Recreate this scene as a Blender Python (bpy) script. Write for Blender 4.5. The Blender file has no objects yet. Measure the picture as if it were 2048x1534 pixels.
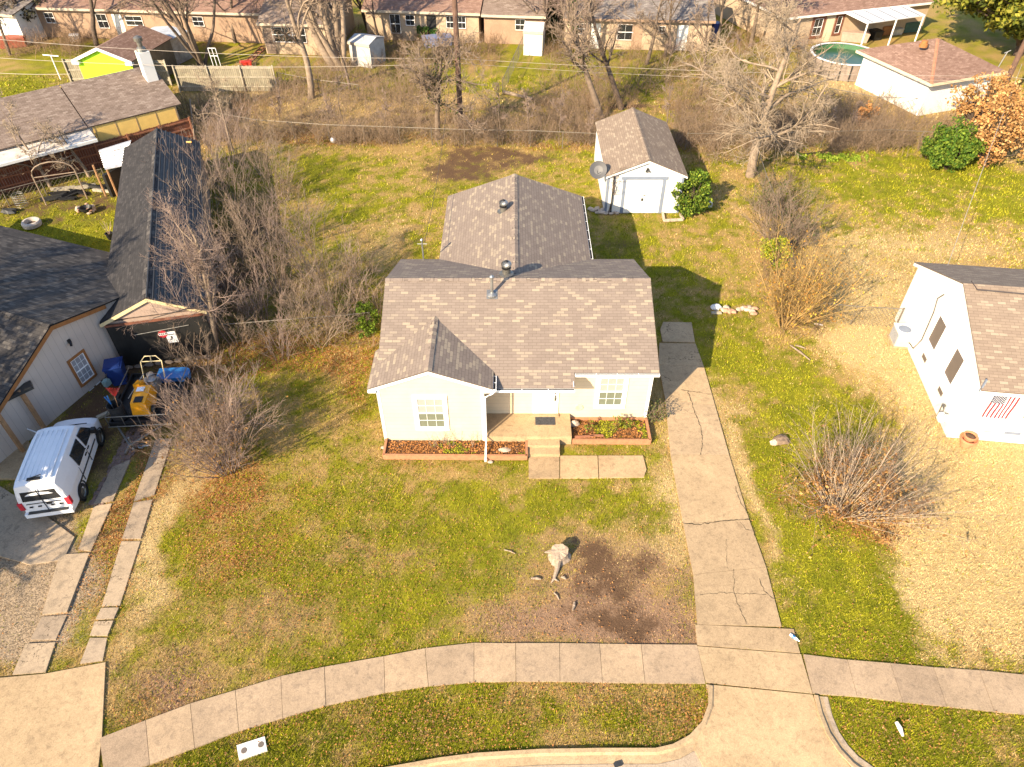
import bpy, math, random
import numpy as np
from mathutils import Vector

# ------------------------------------------------------------------ camera, sky, sun
HC = 21.0
PITCH = math.radians(42.7)
FOC = 1419.0
SP, CP = math.sin(PITCH), math.cos(PITCH)
scene = bpy.context.scene
cam_d = bpy.data.cameras.new("camera")
cam_d.sensor_width = 36.0
cam_d.lens = FOC / 2048 * 36
cam_d.clip_start = 0.1
cam_d.clip_end = 3000
cam = bpy.data.objects.new("camera", cam_d)
cam.location = (0, 0, HC)
cam.rotation_euler = (math.radians(90) - PITCH, 0, 0)
scene.collection.objects.link(cam)
scene.camera = cam

SUN_EL, SUN_AZ = math.radians(30.0), math.radians(40.0)   # azimuth: travel direction, from +Y towards +X
world = bpy.data.worlds.new("World")
scene.world = world
world.use_nodes = True
wn = world.node_tree
sky = wn.nodes.new("ShaderNodeTexSky")
sky.sky_type = 'NISHITA'
sky.sun_disc = False
sky.sun_elevation = SUN_EL
sky.sun_rotation = SUN_AZ + math.pi
bg = wn.nodes["Background"]
bg.inputs[1].default_value = 0.12
wn.links.new(sky.outputs[0], bg.inputs[0])
sun_d = bpy.data.lights.new("sun", 'SUN')
sun_d.energy = 5.0
sun_d.angle = math.radians(0.5)
sun_d.color = (1.0, 0.82, 0.57)
sun = bpy.data.objects.new("sun", sun_d)
tv = Vector((math.sin(SUN_AZ) * math.cos(SUN_EL), math.cos(SUN_AZ) * math.cos(SUN_EL), -math.sin(SUN_EL)))
sun.rotation_euler = tv.to_track_quat('-Z', 'Y').to_euler()
scene.collection.objects.link(sun)
scene.view_settings.view_transform = 'Standard'
scene.view_settings.look = 'None'
scene.view_settings.exposure = 1.4
scene.view_settings.gamma = 1.0
scene.cycles.max_bounces = 5
scene.cycles.diffuse_bounces = 3
scene.cycles.transparent_max_bounces = 4

COL = scene.collection
rnd = random.Random(7)
NR = np.random.default_rng(11)

# ------------------------------------------------------------------ geometry of the survey
def G(x, y, z=0.0):
    v = (y - 767) / FOC
    t = (HC - z) / (SP + v * CP)
    return Vector(((x - 1024) / FOC * t, t * (CP - v * SP), z))

def RP(x, y, O, n):
    """a sight line met with the plane through O with normal n"""
    v = (y - 767) / FOC
    d = Vector(((x - 1024) / FOC, CP - v * SP, -SP - v * CP))
    c = Vector((0, 0, HC))
    n = Vector(n)
    return c + d * ((Vector(O) - c).dot(n) / d.dot(n))

# ------------------------------------------------------------------ materials
def nt(name):
    m = bpy.data.materials.new(name)
    m.use_nodes = True
    t = m.node_tree
    b = t.nodes["Principled BSDF"]
    return m, t, b

class Nd:
    def __init__(s, t): s.t = t
    def n(s, typ, **k):
        o = s.t.nodes.new(typ)
        for a, v in k.items(): setattr(o, a, v)
        return o
    def l(s, a, b): s.t.links.new(a, b)
    def noise(s, vec, scale, detail=3, rough=.55, dist=0):
        o = s.n("ShaderNodeTexNoise")
        o.inputs['Scale'].default_value = scale
        o.inputs['Detail'].default_value = detail
        o.inputs['Roughness'].default_value = rough
        o.inputs['Distortion'].default_value = dist
        s.l(vec, o.inputs['Vector'])
        return o.outputs['Fac']
    def math(s, op, a, b=None, clamp=False):
        o = s.n("ShaderNodeMath", operation=op)
        o.use_clamp = clamp
        for i, q in enumerate((a, b)):
            if q is None: continue
            if isinstance(q, (int, float)): o.inputs[i].default_value = q
            else: s.l(q, o.inputs[i])
        return o.outputs[0]
    def mix(s, f, a, b, mode='MIX'):
        o = s.n("ShaderNodeMix", data_type='RGBA', blend_type=mode)
        for i, q in ((0, f), (6, a), (7, b)):
            if isinstance(q, (int, float)): o.inputs[i].default_value = q
            elif isinstance(q, tuple): o.inputs[i].default_value = (*q[:3], 1)
            else: s.l(q, o.inputs[i])
        return o.outputs[2]
    def ramp(s, f, stops):
        o = s.n("ShaderNodeValToRGB")
        e = o.color_ramp.elements
        while len(e) < len(stops): e.new(.5)
        for q, (p, c) in zip(e, stops):
            q.position = p
            q.color = (*c, 1) if isinstance(c, tuple) else (c, c, c, 1)
        s.l(f, o.inputs[0])
        return o.outputs[0]
    def band(s, f, lo, hi):
        o = s.n("ShaderNodeMapRange")
        o.inputs[1].default_value = lo
        o.inputs[2].default_value = hi
        s.l(f, o.inputs[0])
        return o.outputs[0]
    def pos(s): return s.n("ShaderNodeNewGeometry").outputs['Position']
    def uv(s): return s.n("ShaderNodeTexCoord").outputs['UV']
    def bump(s, h, strength, dist=.02):
        o = s.n("ShaderNodeBump")
        o.inputs['Strength'].default_value = strength
        o.inputs['Distance'].default_value = dist
        s.l(h, o.inputs['Height'])
        return o.outputs[0]

MATS = {}
def mat(name, rgb, rough=.7, var=.18, scale=3.0, metal=0.0, bump=0.0, dirt=None, fine=30.0, spec=.4):
    if name in MATS: return MATS[name]
    m, t, b = nt(name)
    d = Nd(t)
    p = d.pos()
    f1 = d.noise(p, scale, 4, .6)
    f2 = d.noise(p, fine, 2, .6)
    f = d.math('ADD', d.math('MULTIPLY', f1, .65), d.math('MULTIPLY', f2, .35))
    lo = tuple(c * (1 - var * 1.4) for c in rgb)
    hi = tuple(min(.95, c * (1 + var * 1.2)) for c in rgb)
    c = d.ramp(f, [(.3, lo), (.7, hi)])
    if dirt:
        c = d.mix(d.math('MULTIPLY', d.band(d.noise(p, scale * .7, 5, .65), .52, .72), dirt[1]), c, dirt[0])
    d.l(c, b.inputs['Base Color'])
    b.inputs['Roughness'].default_value = rough
    b.inputs['Metallic'].default_value = metal
    b.inputs['Specular IOR Level'].default_value = spec
    if bump: d.l(d.bump(f2, bump), b.inputs['Normal'])
    MATS[name] = m
    return m

def mat_shingle(name, dark, mid, light, tan, bw=.36, rh=.15, tint=.0):
    m, t, b = nt(name)
    d = Nd(t)
    uv = d.uv()
    br = d.n("ShaderNodeTexBrick")
    br.offset = .5
    br.inputs['Color1'].default_value = (0, 0, 0, 1)
    br.inputs['Color2'].default_value = (1, 1, 1, 1)
    br.inputs['Mortar'].default_value = (0, 0, 0, 1)
    br.inputs['Scale'].default_value = 1
    br.inputs['Mortar Size'].default_value = .007
    br.inputs['Mortar Smooth'].default_value = .3
    br.inputs['Brick Width'].default_value = bw
    br.inputs['Row Height'].default_value = rh
    br.inputs['Bias'].default_value = 0
    d.l(uv, br.inputs['Vector'])
    n1 = d.noise(uv, .55, 3, .6)
    f = d.math('ADD', br.outputs['Color'], d.math('MULTIPLY', d.math('SUBTRACT', n1, .5), .5))
    c = d.ramp(f, [(.05, dark), (.45, mid), (.72, mid), (.80, light), (.97, tan)])
    g = d.noise(uv, 55, 2, .7)
    c = d.mix(.35, c, d.ramp(g, [(.3, .25), (.7, 1.0)]), 'MULTIPLY')
    st = d.noise(uv, 1.3, 4, .7)
    c = d.mix(d.math('MULTIPLY', d.band(st, .5, .75), .25), c, tuple(q * .55 for q in mid))
    c = d.mix(d.math('MULTIPLY', br.outputs['Fac'], .6), c, tuple(q * .3 for q in dark))
    d.l(c, b.inputs['Base Color'])
    b.inputs['Roughness'].default_value = .92
    b.inputs['Specular IOR Level'].default_value = .2
    # each course is a small step: height rises towards its lower edge
    sx = d.n("ShaderNodeSeparateXYZ"); d.l(uv, sx.inputs[0])
    fr = d.math('FRACT', d.math('DIVIDE', sx.outputs[1], rh))
    h = d.math('ADD', d.math('MULTIPLY', d.math('SUBTRACT', 1.0, fr), .8), d.math('MULTIPLY', g, .4))
    h = d.math('SUBTRACT', h, br.outputs['Fac'])
    d.l(d.bump(h, .25, .012), b.inputs['Normal'])
    MATS[name] = m
    return m

def mat_lined(name, rgb, axis, period, dark=.55, width=.07, rough=.6, var=.08, dirt=None):
    """boards or laps: a thin groove every `period` metres along the world direction `axis`"""
    m, t, b = nt(name)
    d = Nd(t)
    p = d.pos()
    v = d.n("ShaderNodeVectorMath", operation='DOT_PRODUCT')
    d.l(p, v.inputs[0]); v.inputs[1].default_value = axis
    q = d.math('DIVIDE', v.outputs['Value'], period)
    fr = d.math('FRACT', q)
    line = d.math('LESS_THAN', fr, width)
    cell = d.n("ShaderNodeTexWhiteNoise", noise_dimensions='1D')
    d.l(d.math('FLOOR', q), cell.inputs['W'])
    f = d.noise(p, 1.5, 4, .65)
    c = d.ramp(f, [(.3, tuple(a * (1 - var) for a in rgb)), (.7, tuple(min(.9, a * (1 + var)) for a in rgb))])
    c = d.mix(d.math('MULTIPLY', cell.outputs[0], var), c, tuple(a * .5 for a in rgb))
    if dirt:
        c = d.mix(d.math('MULTIPLY', d.band(d.noise(p, 1.1, 5, .7), .5, .75), dirt[1]), c, dirt[0])
    c = d.mix(d.math('MULTIPLY', line, 1 - dark), c, tuple(a * .25 for a in rgb))
    d.l(c, b.inputs['Base Color'])
    b.inputs['Roughness'].default_value = rough
    d.l(d.bump(d.math('ADD', fr, d.math('MULTIPLY', f, .1)), .25, .02), b.inputs['Normal'])
    MATS[name] = m
    return m

def mat_concrete(name, rgb, stain=(.12, .09, .06), amt=.5, crack=0.0):
    m, t, b = nt(name)
    d = Nd(t)
    p = d.pos()
    a = d.noise(p, .7, 5, .65)
    f = d.noise(p, 45, 3, .7)
    md = d.noise(p, 4.5, 4, .7, .4)
    c = d.ramp(a, [(.28, tuple(q * .82 for q in rgb)), (.72, tuple(min(.9, q * 1.12) for q in rgb))])
    c = d.mix(d.math('MULTIPLY', d.band(md, .5, .8), amt), c, stain)
    c = d.mix(d.math('MULTIPLY', d.band(d.noise(p, 1.6, 4, .7, .8), .55, .72), amt * .6), c, tuple(q * .6 for q in rgb))
    c = d.mix(.6, c, d.ramp(f, [(.28, .40), (.62, 1.0)]), 'MULTIPLY')
    c = d.mix(.5, c, d.ramp(d.noise(p, 16, 4, .75), [(.3, .6), (.6, 1.0)]), 'MULTIPLY')
    if crack:
        vo = d.n("ShaderNodeTexVoronoi", feature='DISTANCE_TO_EDGE')
        vo.inputs['Scale'].default_value = crack
        w = d.n("ShaderNodeVectorMath", operation='ADD')
        nz = d.n("ShaderNodeTexNoise"); nz.inputs['Scale'].default_value = 3; nz.inputs['Detail'].default_value = 4
        d.l(p, nz.inputs['Vector'])
        d.l(p, w.inputs[0]); d.l(nz.outputs['Color'], w.inputs[1])
        d.l(w.outputs[0], vo.inputs['Vector'])
        cr = d.math('MULTIPLY', d.math('LESS_THAN', vo.outputs['Distance'], .006), d.band(d.noise(p, .6, 2), .52, .56), True)
        c = d.mix(d.math('MULTIPLY', cr, .8), c, (.06, .045, .03))
    d.l(c, b.inputs['Base Color'])
    b.inputs['Roughness'].default_value = .93
    b.inputs['Specular IOR Level'].default_value = .2
    d.l(d.bump(f, .5, .01), b.inputs['Normal'])
    MATS[name] = m
    return m

def mat_attr(name, rough=.8, spec=.2, trans=0.0, gain=1.0):
    m, t, b = nt(name)
    d = Nd(t)
    a = d.n("ShaderNodeAttribute", attribute_name="Col")
    c = a.outputs['Color']
    d.l(c, b.inputs['Base Color'])
    b.inputs['Roughness'].default_value = rough
    b.inputs['Specular IOR Level'].default_value = spec
    if trans:
        tr = d.n("ShaderNodeBsdfTranslucent")
        d.l(c, tr.inputs[0])
        mx = d.n("ShaderNodeMixShader"); mx.inputs[0].default_value = trans
        out = t.nodes["Material Output"]
        d.l(b.outputs[0], mx.inputs[1]); d.l(tr.outputs[0], mx.inputs[2]); d.l(mx.outputs[0], out.inputs[0])
    MATS[name] = m
    return m

def mat_glass(name, rgb, rough=.08):
    m, t, b = nt(name)
    b.inputs['Base Color'].default_value = (*rgb, 1)
    b.inputs['Roughness'].default_value = rough
    b.inputs['Specular IOR Level'].default_value = .8
    MATS[name] = m
    return m

# ------------------------------------------------------------------ mesh building
class Fr:
    """a frame: O, horizontal u, horizontal n (right-hand side of u turned towards the viewer) and z up"""
    def __init__(s, O, u, n=None):
        s.O = Vector(O); s.u = Vector(u).normalized()
        s.n = Vector(n).normalized() if n is not None else Vector((s.u.y, -s.u.x, 0))
        s.z = s.u.cross(s.n)
        if s.z.z < 0: s.z = -s.z
    def p(s, a, b, c): return s.O + s.u * a + s.n * b + s.z * c

WF = Fr((0, 0, 0), (1, 0, 0), (0, 1, 0))

class MB:
    def __init__(s): s.v = []; s.f = []; s.uv = []; s.mi = []; s.m = 0
    def face(s, pts, uv=None):
        i = len(s.v)
        s.v += [Vector(p) for p in pts]
        s.f.append(tuple(range(i, i + len(pts))))
        s.uv.append(uv if uv else [(0, 0)] * len(pts))
        s.mi.append(s.m)
        return s
    def hexa(s, q):
        i = len(s.v)
        s.v += [Vector(p) for p in q]
        for f in ((0, 3, 2, 1), (4, 5, 6, 7), (0, 1, 5, 4), (1, 2, 6, 5), (2, 3, 7, 6), (3, 0, 4, 7)):
            s.f.append(tuple(i + k for k in f)); s.uv.append([(0, 0), (1, 0), (1, 1), (0, 1)]); s.mi.append(s.m)
        return s
    def box(s, fr, a0, a1, b0, b1, c0, c1):
        return s.hexa([fr.p(a0, b0, c0), fr.p(a1, b0, c0), fr.p(a1, b1, c0), fr.p(a0, b1, c0),
                       fr.p(a0, b0, c1), fr.p(a1, b0, c1), fr.p(a1, b1, c1), fr.p(a0, b1, c1)])
    def prism(s, poly, z0, z1):
        """vertical-sided solid on a ground polygon"""
        n = len(poly); i = len(s.v)
        s.v += [Vector((p[0], p[1], z0)) for p in poly] + [Vector((p[0], p[1], z1)) for p in poly]
        s.f.append(tuple(i + n + k for k in range(n))); s.uv.append([(p[0], p[1]) for p in poly]); s.mi.append(s.m)
        s.f.append(tuple(i + n - 1 - k for k in range(n))); s.uv.append([(0, 0)] * n); s.mi.append(s.m)
        for k in range(n):
            j = (k + 1) % n
            s.f.append((i + k, i + j, i + n + j, i + n + k)); s.uv.append([(0, 0), (1, 0), (1, 1), (0, 1)]); s.mi.append(s.m)
        return s
    def slab(s, pts, th, down=None):
        """coplanar roof or sheet polygon with thickness; uv in metres, u level, v up the slope"""
        P = [Vector(p) for p in pts]
        nrm = Vector((0, 0, 0))
        for k in range(1, len(P) - 1): nrm += (P[k] - P[0]).cross(P[k + 1] - P[0])
        nrm.normalize()
        if nrm.z < 0: nrm = -nrm; P = P[::-1]
        u = Vector((0, 0, 1)).cross(nrm)
        u = Vector((1, 0, 0)) if u.length < 1e-4 else u.normalized()
        w = nrm.cross(u)
        i = len(s.v); n = len(P)
        off = Vector(down) if down else nrm * -th
        s.v += P + [p + off for p in P]
        s.f.append(tuple(range(i, i + n))); s.uv.append([(p.dot(u), p.dot(w)) for p in P]); s.mi.append(s.m)
        s.f.append(tuple(i + 2 * n - 1 - k for k in range(n))); s.uv.append([(0, 0)] * n); s.mi.append(s.m)
        for k in range(n):
            j = (k + 1) % n
            s.f.append((i + j, i + k, i + n + k, i + n + j)); s.uv.append([(0, 0)] * 4); s.mi.append(s.m)
        return s
    def tube(s, path, r, sides=6, cap=True):
        P = [Vector(p) for p in path]; n = len(P)
        rs = r if isinstance(r, (list, tuple)) else [r] * n
        base = len(s.v)
        for k, p in enumerate(P):
            t = (P[min(k + 1, n - 1)] - P[max(k - 1, 0)]).normalized()
            ref = Vector((0, 0, 1)) if abs(t.z) < .9 else Vector((1, 0, 0))
            a = t.cross(ref).normalized(); b = a.cross(t)
            for q in range(sides):
                w = 2 * math.pi * q / sides
                s.v.append(p + (a * math.cos(w) + b * math.sin(w)) * rs[k])
        for k in range(n - 1):
            for q in range(sides):
                q2 = (q + 1) % sides
                s.f.append((base + k * sides + q, base + (k + 1) * sides + q, base + (k + 1) * sides + q2, base + k * sides + q2))
                s.uv.append([(0, 0)] * 4); s.mi.append(s.m)
        if cap:
            s.f.append(tuple(base + q for q in range(sides))); s.uv.append([(0, 0)] * sides); s.mi.append(s.m)
            s.f.append(tuple(base + (n - 1) * sides + sides - 1 - q for q in range(sides))); s.uv.append([(0, 0)] * sides); s.mi.append(s.m)
        return s
    def lathe(s, c, prof, seg=20, axis=(0, 0, 1)):
        """profile of (radius, height) pairs turned about an axis through c"""
        ax = Vector(axis).normalized()
        ref = Vector((1, 0, 0)) if abs(ax.x) < .9 else Vector((0, 1, 0))
        a = ax.cross(ref).normalized(); b = ax.cross(a)
        base = len(s.v); c = Vector(c)
        for (r, h) in prof:
            for q in range(seg):
                w = 2 * math.pi * q / seg
                s.v.append(c + ax * h + (a * math.cos(w) + b * math.sin(w)) * max(r, 1e-4))
        for k in range(len(prof) - 1):
            for q in range(seg):
                q2 = (q + 1) % seg
                s.f.append((base + k * seg + q, base + k * seg + q2, base + (k + 1) * seg + q2, base + (k + 1) * seg + q))
                s.uv.append([(0, 0)] * 4); s.mi.append(s.m)
        return s
    def rock(s, c, rx, ry, rz, rg, seg=7):
        base = len(s.v); c = Vector(c)
        rings = 4
        for k in range(rings + 1):
            th = math.pi * k / rings
            for q in range(seg):
                w = 2 * math.pi * q / seg
                j = 1 + rg.uniform(-.25, .25)
                s.v.append(c + Vector((rx * math.sin(th) * math.cos(w) * j, ry * math.sin(th) * math.sin(w) * j, rz * math.cos(th) * (1 + rg.uniform(-.1, .1)))))
        for k in range(rings):
            for q in range(seg):
                q2 = (q + 1) % seg
                s.f.append((base + k * seg + q, base + (k + 1) * seg + q, base + (k + 1) * seg + q2, base + k * seg + q2))
                s.uv.append([(0, 0)] * 4); s.mi.append(s.m)
        return s
    def build(s, name, mats, parent=None, loc=None, smooth=False):
        if parent is not None: off = parent['_w']
        else: off = loc if loc is not None else (0, 0, 0)
        off = Vector(off)
        me = bpy.data.meshes.new(name)
        me.from_pydata([tuple(v - off) for v in s.v], [], s.f)
        uvl = me.uv_layers.new(name="UVMap")
        flat = [c for f in s.uv for c in f]
        uvl.data.foreach_set("uv", np.array(flat, dtype=np.float32).ravel())
        for m in (mats if isinstance(mats, (list, tuple)) else [mats]): me.materials.append(m)
        me.polygons.foreach_set("material_index", np.array(s.mi, dtype=np.int32))
        if smooth: me.polygons.foreach_set("use_smooth", np.ones(len(s.f), dtype=bool))
        me.validate(); me.update()
        o = bpy.data.objects.new(name, me)
        COL.objects.link(o)
        if parent is not None: o.parent = parent; o['_w'] = tuple(off)
        else: o.location = off; o['_w'] = tuple(off)
        return o

def tag(o, label=None, cat=None, group=None, kind=None):
    if label: o['label'] = label
    if cat: o['category'] = cat
    if group: o['group'] = group
    if kind: o['kind'] = kind
    return o

def thing(name, label, cat, loc, group=None):
    o = bpy.data.objects.new(name, None)
    o.empty_display_size = .3
    COL.objects.link(o)
    o.location = tuple(loc); o['_w'] = tuple(loc)
    return tag(o, label, cat, group)

def big(name, V, F, mat_, parent=None, col=None, loc=(0, 0, 0), smooth=False):
    """a mesh straight from arrays: V (n,3) world, F (m,3 or 4)"""
    off = np.array(parent['_w'] if parent is not None else loc, dtype=np.float64)
    V = np.asarray(V) - off
    me = bpy.data.meshes.new(name)
    k = F.shape[1]
    me.vertices.add(len(V)); me.vertices.foreach_set("co", V.astype(np.float32).ravel())
    me.loops.add(F.size); me.loops.foreach_set("vertex_index", F.astype(np.int32).ravel())
    me.polygons.add(len(F))
    me.polygons.foreach_set("loop_start", np.arange(0, F.size, k, dtype=np.int32))
    if smooth: me.polygons.foreach_set("use_smooth", np.ones(len(F), dtype=bool))
    me.update(calc_edges=True)
    if col is not None:
        a = me.color_attributes.new("Col", 'FLOAT_COLOR', 'POINT')
        c = np.ones((len(V), 4), dtype=np.float32); c[:, :3] = col
        a.data.foreach_set("color", c.ravel())
    me.materials.append(mat_)
    o = bpy.data.objects.new(name, me)
    COL.objects.link(o)
    o['_w'] = tuple(off)
    if parent is not None: o.parent = parent
    else: o.location = tuple(off)
    return o

def copy_tree(o, parent=None):
    c = o.copy(); COL.objects.link(c); c.parent = parent
    for ch in [q for q in bpy.data.objects if q.parent == o]: copy_tree(ch, c)
    return c

# ------------------------------------------------------------------ palette
M_MAIN = mat_shingle("shingle_weathered", (.215, .17, .142), (.242, .192, .160), (.29, .235, .185), (.345, .28, .21), .32, .13)
M_SHED = mat_shingle("shingle_tan", (.235, .178, .137), (.265, .203, .155), (.31, .24, .18), (.35, .28, .21), .32, .13)
M_DARKROOF = mat_shingle("shingle_charcoal", (.035, .033, .034), (.060, .055, .054), (.085, .078, .074), (.105, .095, .088))
M_BROWNROOF = mat_shingle("shingle_brown", (.17, .125, .10), (.225, .17, .14), (.26, .20, .165), (.29, .23, .19), .3, .13)
M_REDROOF = mat_shingle("shingle_red_brown", (.20, .12, .09), (.25, .155, .12), (.28, .18, .14), (.31, .20, .155), .3, .13)
M_GREYROOF = mat_shingle("shingle_grey", (.15, .13, .12), (.21, .18, .17), (.25, .22, .20), (.30, .27, .25), .3, .13)
M_RUSTCAP = mat("rust_cap", (.32, .15, .09), .9)
M_CREAM = mat_lined("siding_cream", (.60, .495, .35), (0, 0, 1), .20, dark=.75, width=.07, var=.05, dirt=((.42, .34, .22), .25))
M_TRIMW = mat("white_trim", (.82, .82, .82), .5, .04)
M_WHITE = mat_lined("siding_white", (.66, .65, .62), (0, 0, 1), .18, dark=.85, width=.05, var=.02)
M_WHITEP = mat("white_paint", (.70, .69, .66), .45, .03)
M_GREYTRIM = mat("grey_blue_trim", (.17, .20, .26), .6, .1)
M_GLASSD = mat_glass("glass_dark", (.02, .022, .025))
M_GLASSG = mat("glass_curtained", (.14, .155, .115), .25, .08, spec=.7)
M_BLIND = mat_lined("blinds", (.30, .30, .28), (0, 0, 1), .05, dark=.85, width=.2, var=.02)
M_SCREEN = mat("window_screen", (.13, .105, .09), .6, .1)
M_METAL = mat("galvanized", (.33, .33, .32), .45, .15, metal=.8)
M_METALD = mat("weathered_steel", (.20, .19, .17), .45, .25, metal=.7)
M_DARKMETAL = mat("dark_metal", (.06, .06, .06), .45, .2, metal=.5)
M_BLACK = mat("black_paint", (.012, .012, .013), .5, .2)
M_RUBBER = mat("rubber", (.022, .022, .022), .8, .2)
M_GUTTERIN = mat("gutter_debris", (.015, .012, .009), .95, .5, scale=12)
M_CONC = mat_concrete("concrete_warm", (.475, .345, .205), (.18, .125, .08), amt=.65)
M_CONCD = mat_concrete("concrete_old", (.47, .345, .215), (.16, .115, .08), amt=.65, crack=.45)
M_CONCG = mat_concrete("concrete_stained", (.42, .325, .23), (.10, .085, .07), amt=.65, crack=.7)
M_WALK = mat_concrete("sidewalk_concrete", (.42, .31, .207), (.17, .13, .10), amt=.7)
M_PORCH = mat_concrete("porch_concrete", (.47, .335, .195), (.17, .11, .07), amt=.65)
M_STREET = mat_concrete("street_concrete", (.46, .36, .26), (.12, .10, .09), amt=.7)
M_BORDER = mat("planter_timber", (.36, .165, .085), .85, .2, scale=6, bump=.2)
M_MULCH = mat("planter_soil", (.085, .05, .03), .95, .5, scale=9, bump=.6)
M_FENCEG = mat_lined("fence_weathered", (.36, .33, .26), (1, 0, 0), .14, dark=.5, width=.09, var=.25)
M_FENCEW = mat("weathered_wood", (.33, .29, .22), .9, .3, scale=5)
M_REDWOOD = mat("stained_redwood", (.16, .06, .035), .8, .35, scale=4)
M_REDWOODL = mat("redwood_rail", (.26, .11, .06), .8, .25, scale=4)
M_BLACKBOARD = mat_lined("black_planks", (.011, .0105, .010), (.98, .2, 0), .17, dark=.3, width=.08, var=.5)
M_BEIGE = mat_lined("beige_panel_siding", (.50, .43, .38), (.355, .934, 0), .30, dark=.5, width=.04, var=.04)
M_ORANGETRIM = mat("stained_orange_trim", (.30, .125, .04), .6, .2, scale=4)
M_CEDAR = mat("cedar_post", (.32, .18, .09), .55, .25, scale=5)
M_CREAMTRIM = mat("cream_trim", (.62, .50, .28), .6, .1)
M_GABLE = mat("gable_tan", (.34, .25, .20), .8, .15)
M_YELLOWWALL = mat("mustard_wall", (.75, .50, .15), .7, .08)
M_GREYWALL = mat("grey_wall", (.42, .40, .40), .8, .1)
M_LIME = mat("lime_wall", (.42, .80, .02), .6, .06)
M_BRICKT = mat("tan_brick", (.30, .20, .135), .9, .16, scale=1.2, fine=14)
M_STUCCO = mat("pale_brick", (.38, .285, .195), .9, .14, scale=1.2, fine=14)
M_BARK = mat("bark_grey", (.15, .11, .08), .95, .35, scale=4, bump=.6)
M_BARKL = mat("bark_pale", (.24, .18, .13), .95, .3, scale=4, bump=.5)
M_BARKD = mat("bark_dark", (.085, .06, .045), .95, .4, scale=4, bump=.6)
M_TWIG = mat("twigs_grey", (.22, .162, .118), .95, .3, scale=1.5)
M_TWIGL = mat("twigs_pale", (.31, .24, .17), .95, .3, scale=1.5)
M_TWIGP = mat("twigs_purple_brown", (.235, .17, .14), .95, .3, scale=1.5)
M_TWIGR = mat("twigs_brown", (.21, .135, .08), .95, .35, scale=1.5)
M_TWIGY = mat("twigs_yellow", (.31, .20, .075), .95, .35, scale=1.5)
M_ATTR = mat_attr("leaf_colours", .75, .25, .25)
M_ATTRG = mat_attr("grass_colours", .85, .12, .15)
M_POLE = mat("creosote_pole", (.12, .07, .05), .9, .3, scale=3)
M_WIRE = mat("bright_wire", (.36, .31, .26), .5, .1)
M_WIRED = mat("dark_wire", (.05, .04, .04), .6, .1)
M_LINK = mat("chain_link", (.17, .145, .115), .5, .15, metal=.3)
M_VAN = mat("van_paint", (.70, .71, .74), .28, .03, spec=.6)
M_BLUE = mat("blue_plastic", (.012, .035, .16), .45, .15)
M_BLUEL = mat("bright_blue_plastic", (.02, .14, .40), .35, .15)
M_YEL = mat("machine_yellow", (.72, .30, .01), .4, .12)
M_ORANGE = mat("pool_orange", (.6, .2, .05), .6, .1)
M_RED = mat("red_plastic", (.55, .03, .02), .45, .1)
M_REDF = mat("flag_red", (.40, .015, .03), .8, .05)
M_BLUEF = mat("flag_blue", (.008, .012, .05), .8, .05)
M_WHITEF = mat("flag_white", (.80, .80, .80), .8, .03)
M_TERRA = mat("terracotta", (.50, .20, .10), .85, .15)
M_ROCK = mat("limestone", (.42, .34, .27), .9, .3, scale=7)
M_ROCKR = mat("red_stone", (.42, .24, .16), .9, .3, scale=7)
M_STUMP = mat("dead_wood", (.30, .23, .17), .95, .4, scale=8, bump=.7)
M_CORR = mat("corrugated_sheet", (.50, .50, .52), .45, .35, scale=2.5, metal=.5, dirt=((.30, .22, .16), .5))
M_PLASTIC = mat("white_plastic", (.75, .76, .78), .4, .05)
M_TEAL = mat("meter_grey_green", (.20, .30, .30), .5, .1)
M_BRICKP = mat("paver_brick", (.20, .13, .105), .95, .35, scale=4)

# ------------------------------------------------------------------ what grows where: fields over the ground plane
def vnoise(x, y, s, seed):
    """smooth value noise, numpy"""
    x = x / s; y = y / s
    xi = np.floor(x).astype(np.int64); yi = np.floor(y).astype(np.int64)
    fx = x - xi; fy = y - yi
    fx = fx * fx * (3 - 2 * fx); fy = fy * fy * (3 - 2 * fy)
    def h(a, b):
        n = (a * 374761393 + b * 668265263 + seed * 974634777) & 0x7fffffff
        n = ((n ^ (n >> 13)) * 1274126177) & 0x7fffffff
        return ((n ^ (n >> 16)) & 0xffff) / 65535.0
    return (h(xi, yi) * (1 - fx) + h(xi + 1, yi) * fx) * (1 - fy) + (h(xi, yi + 1) * (1 - fx) + h(xi + 1, yi + 1) * fx) * fy

def fbm(x, y, s, seed, o=4):
    t = 0; a = .5; w = 0
    for k in range(o):
        t = t + a * vnoise(x, y, s / 2 ** k, seed + k * 17); w += a; a *= .6
    return t / w

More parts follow.
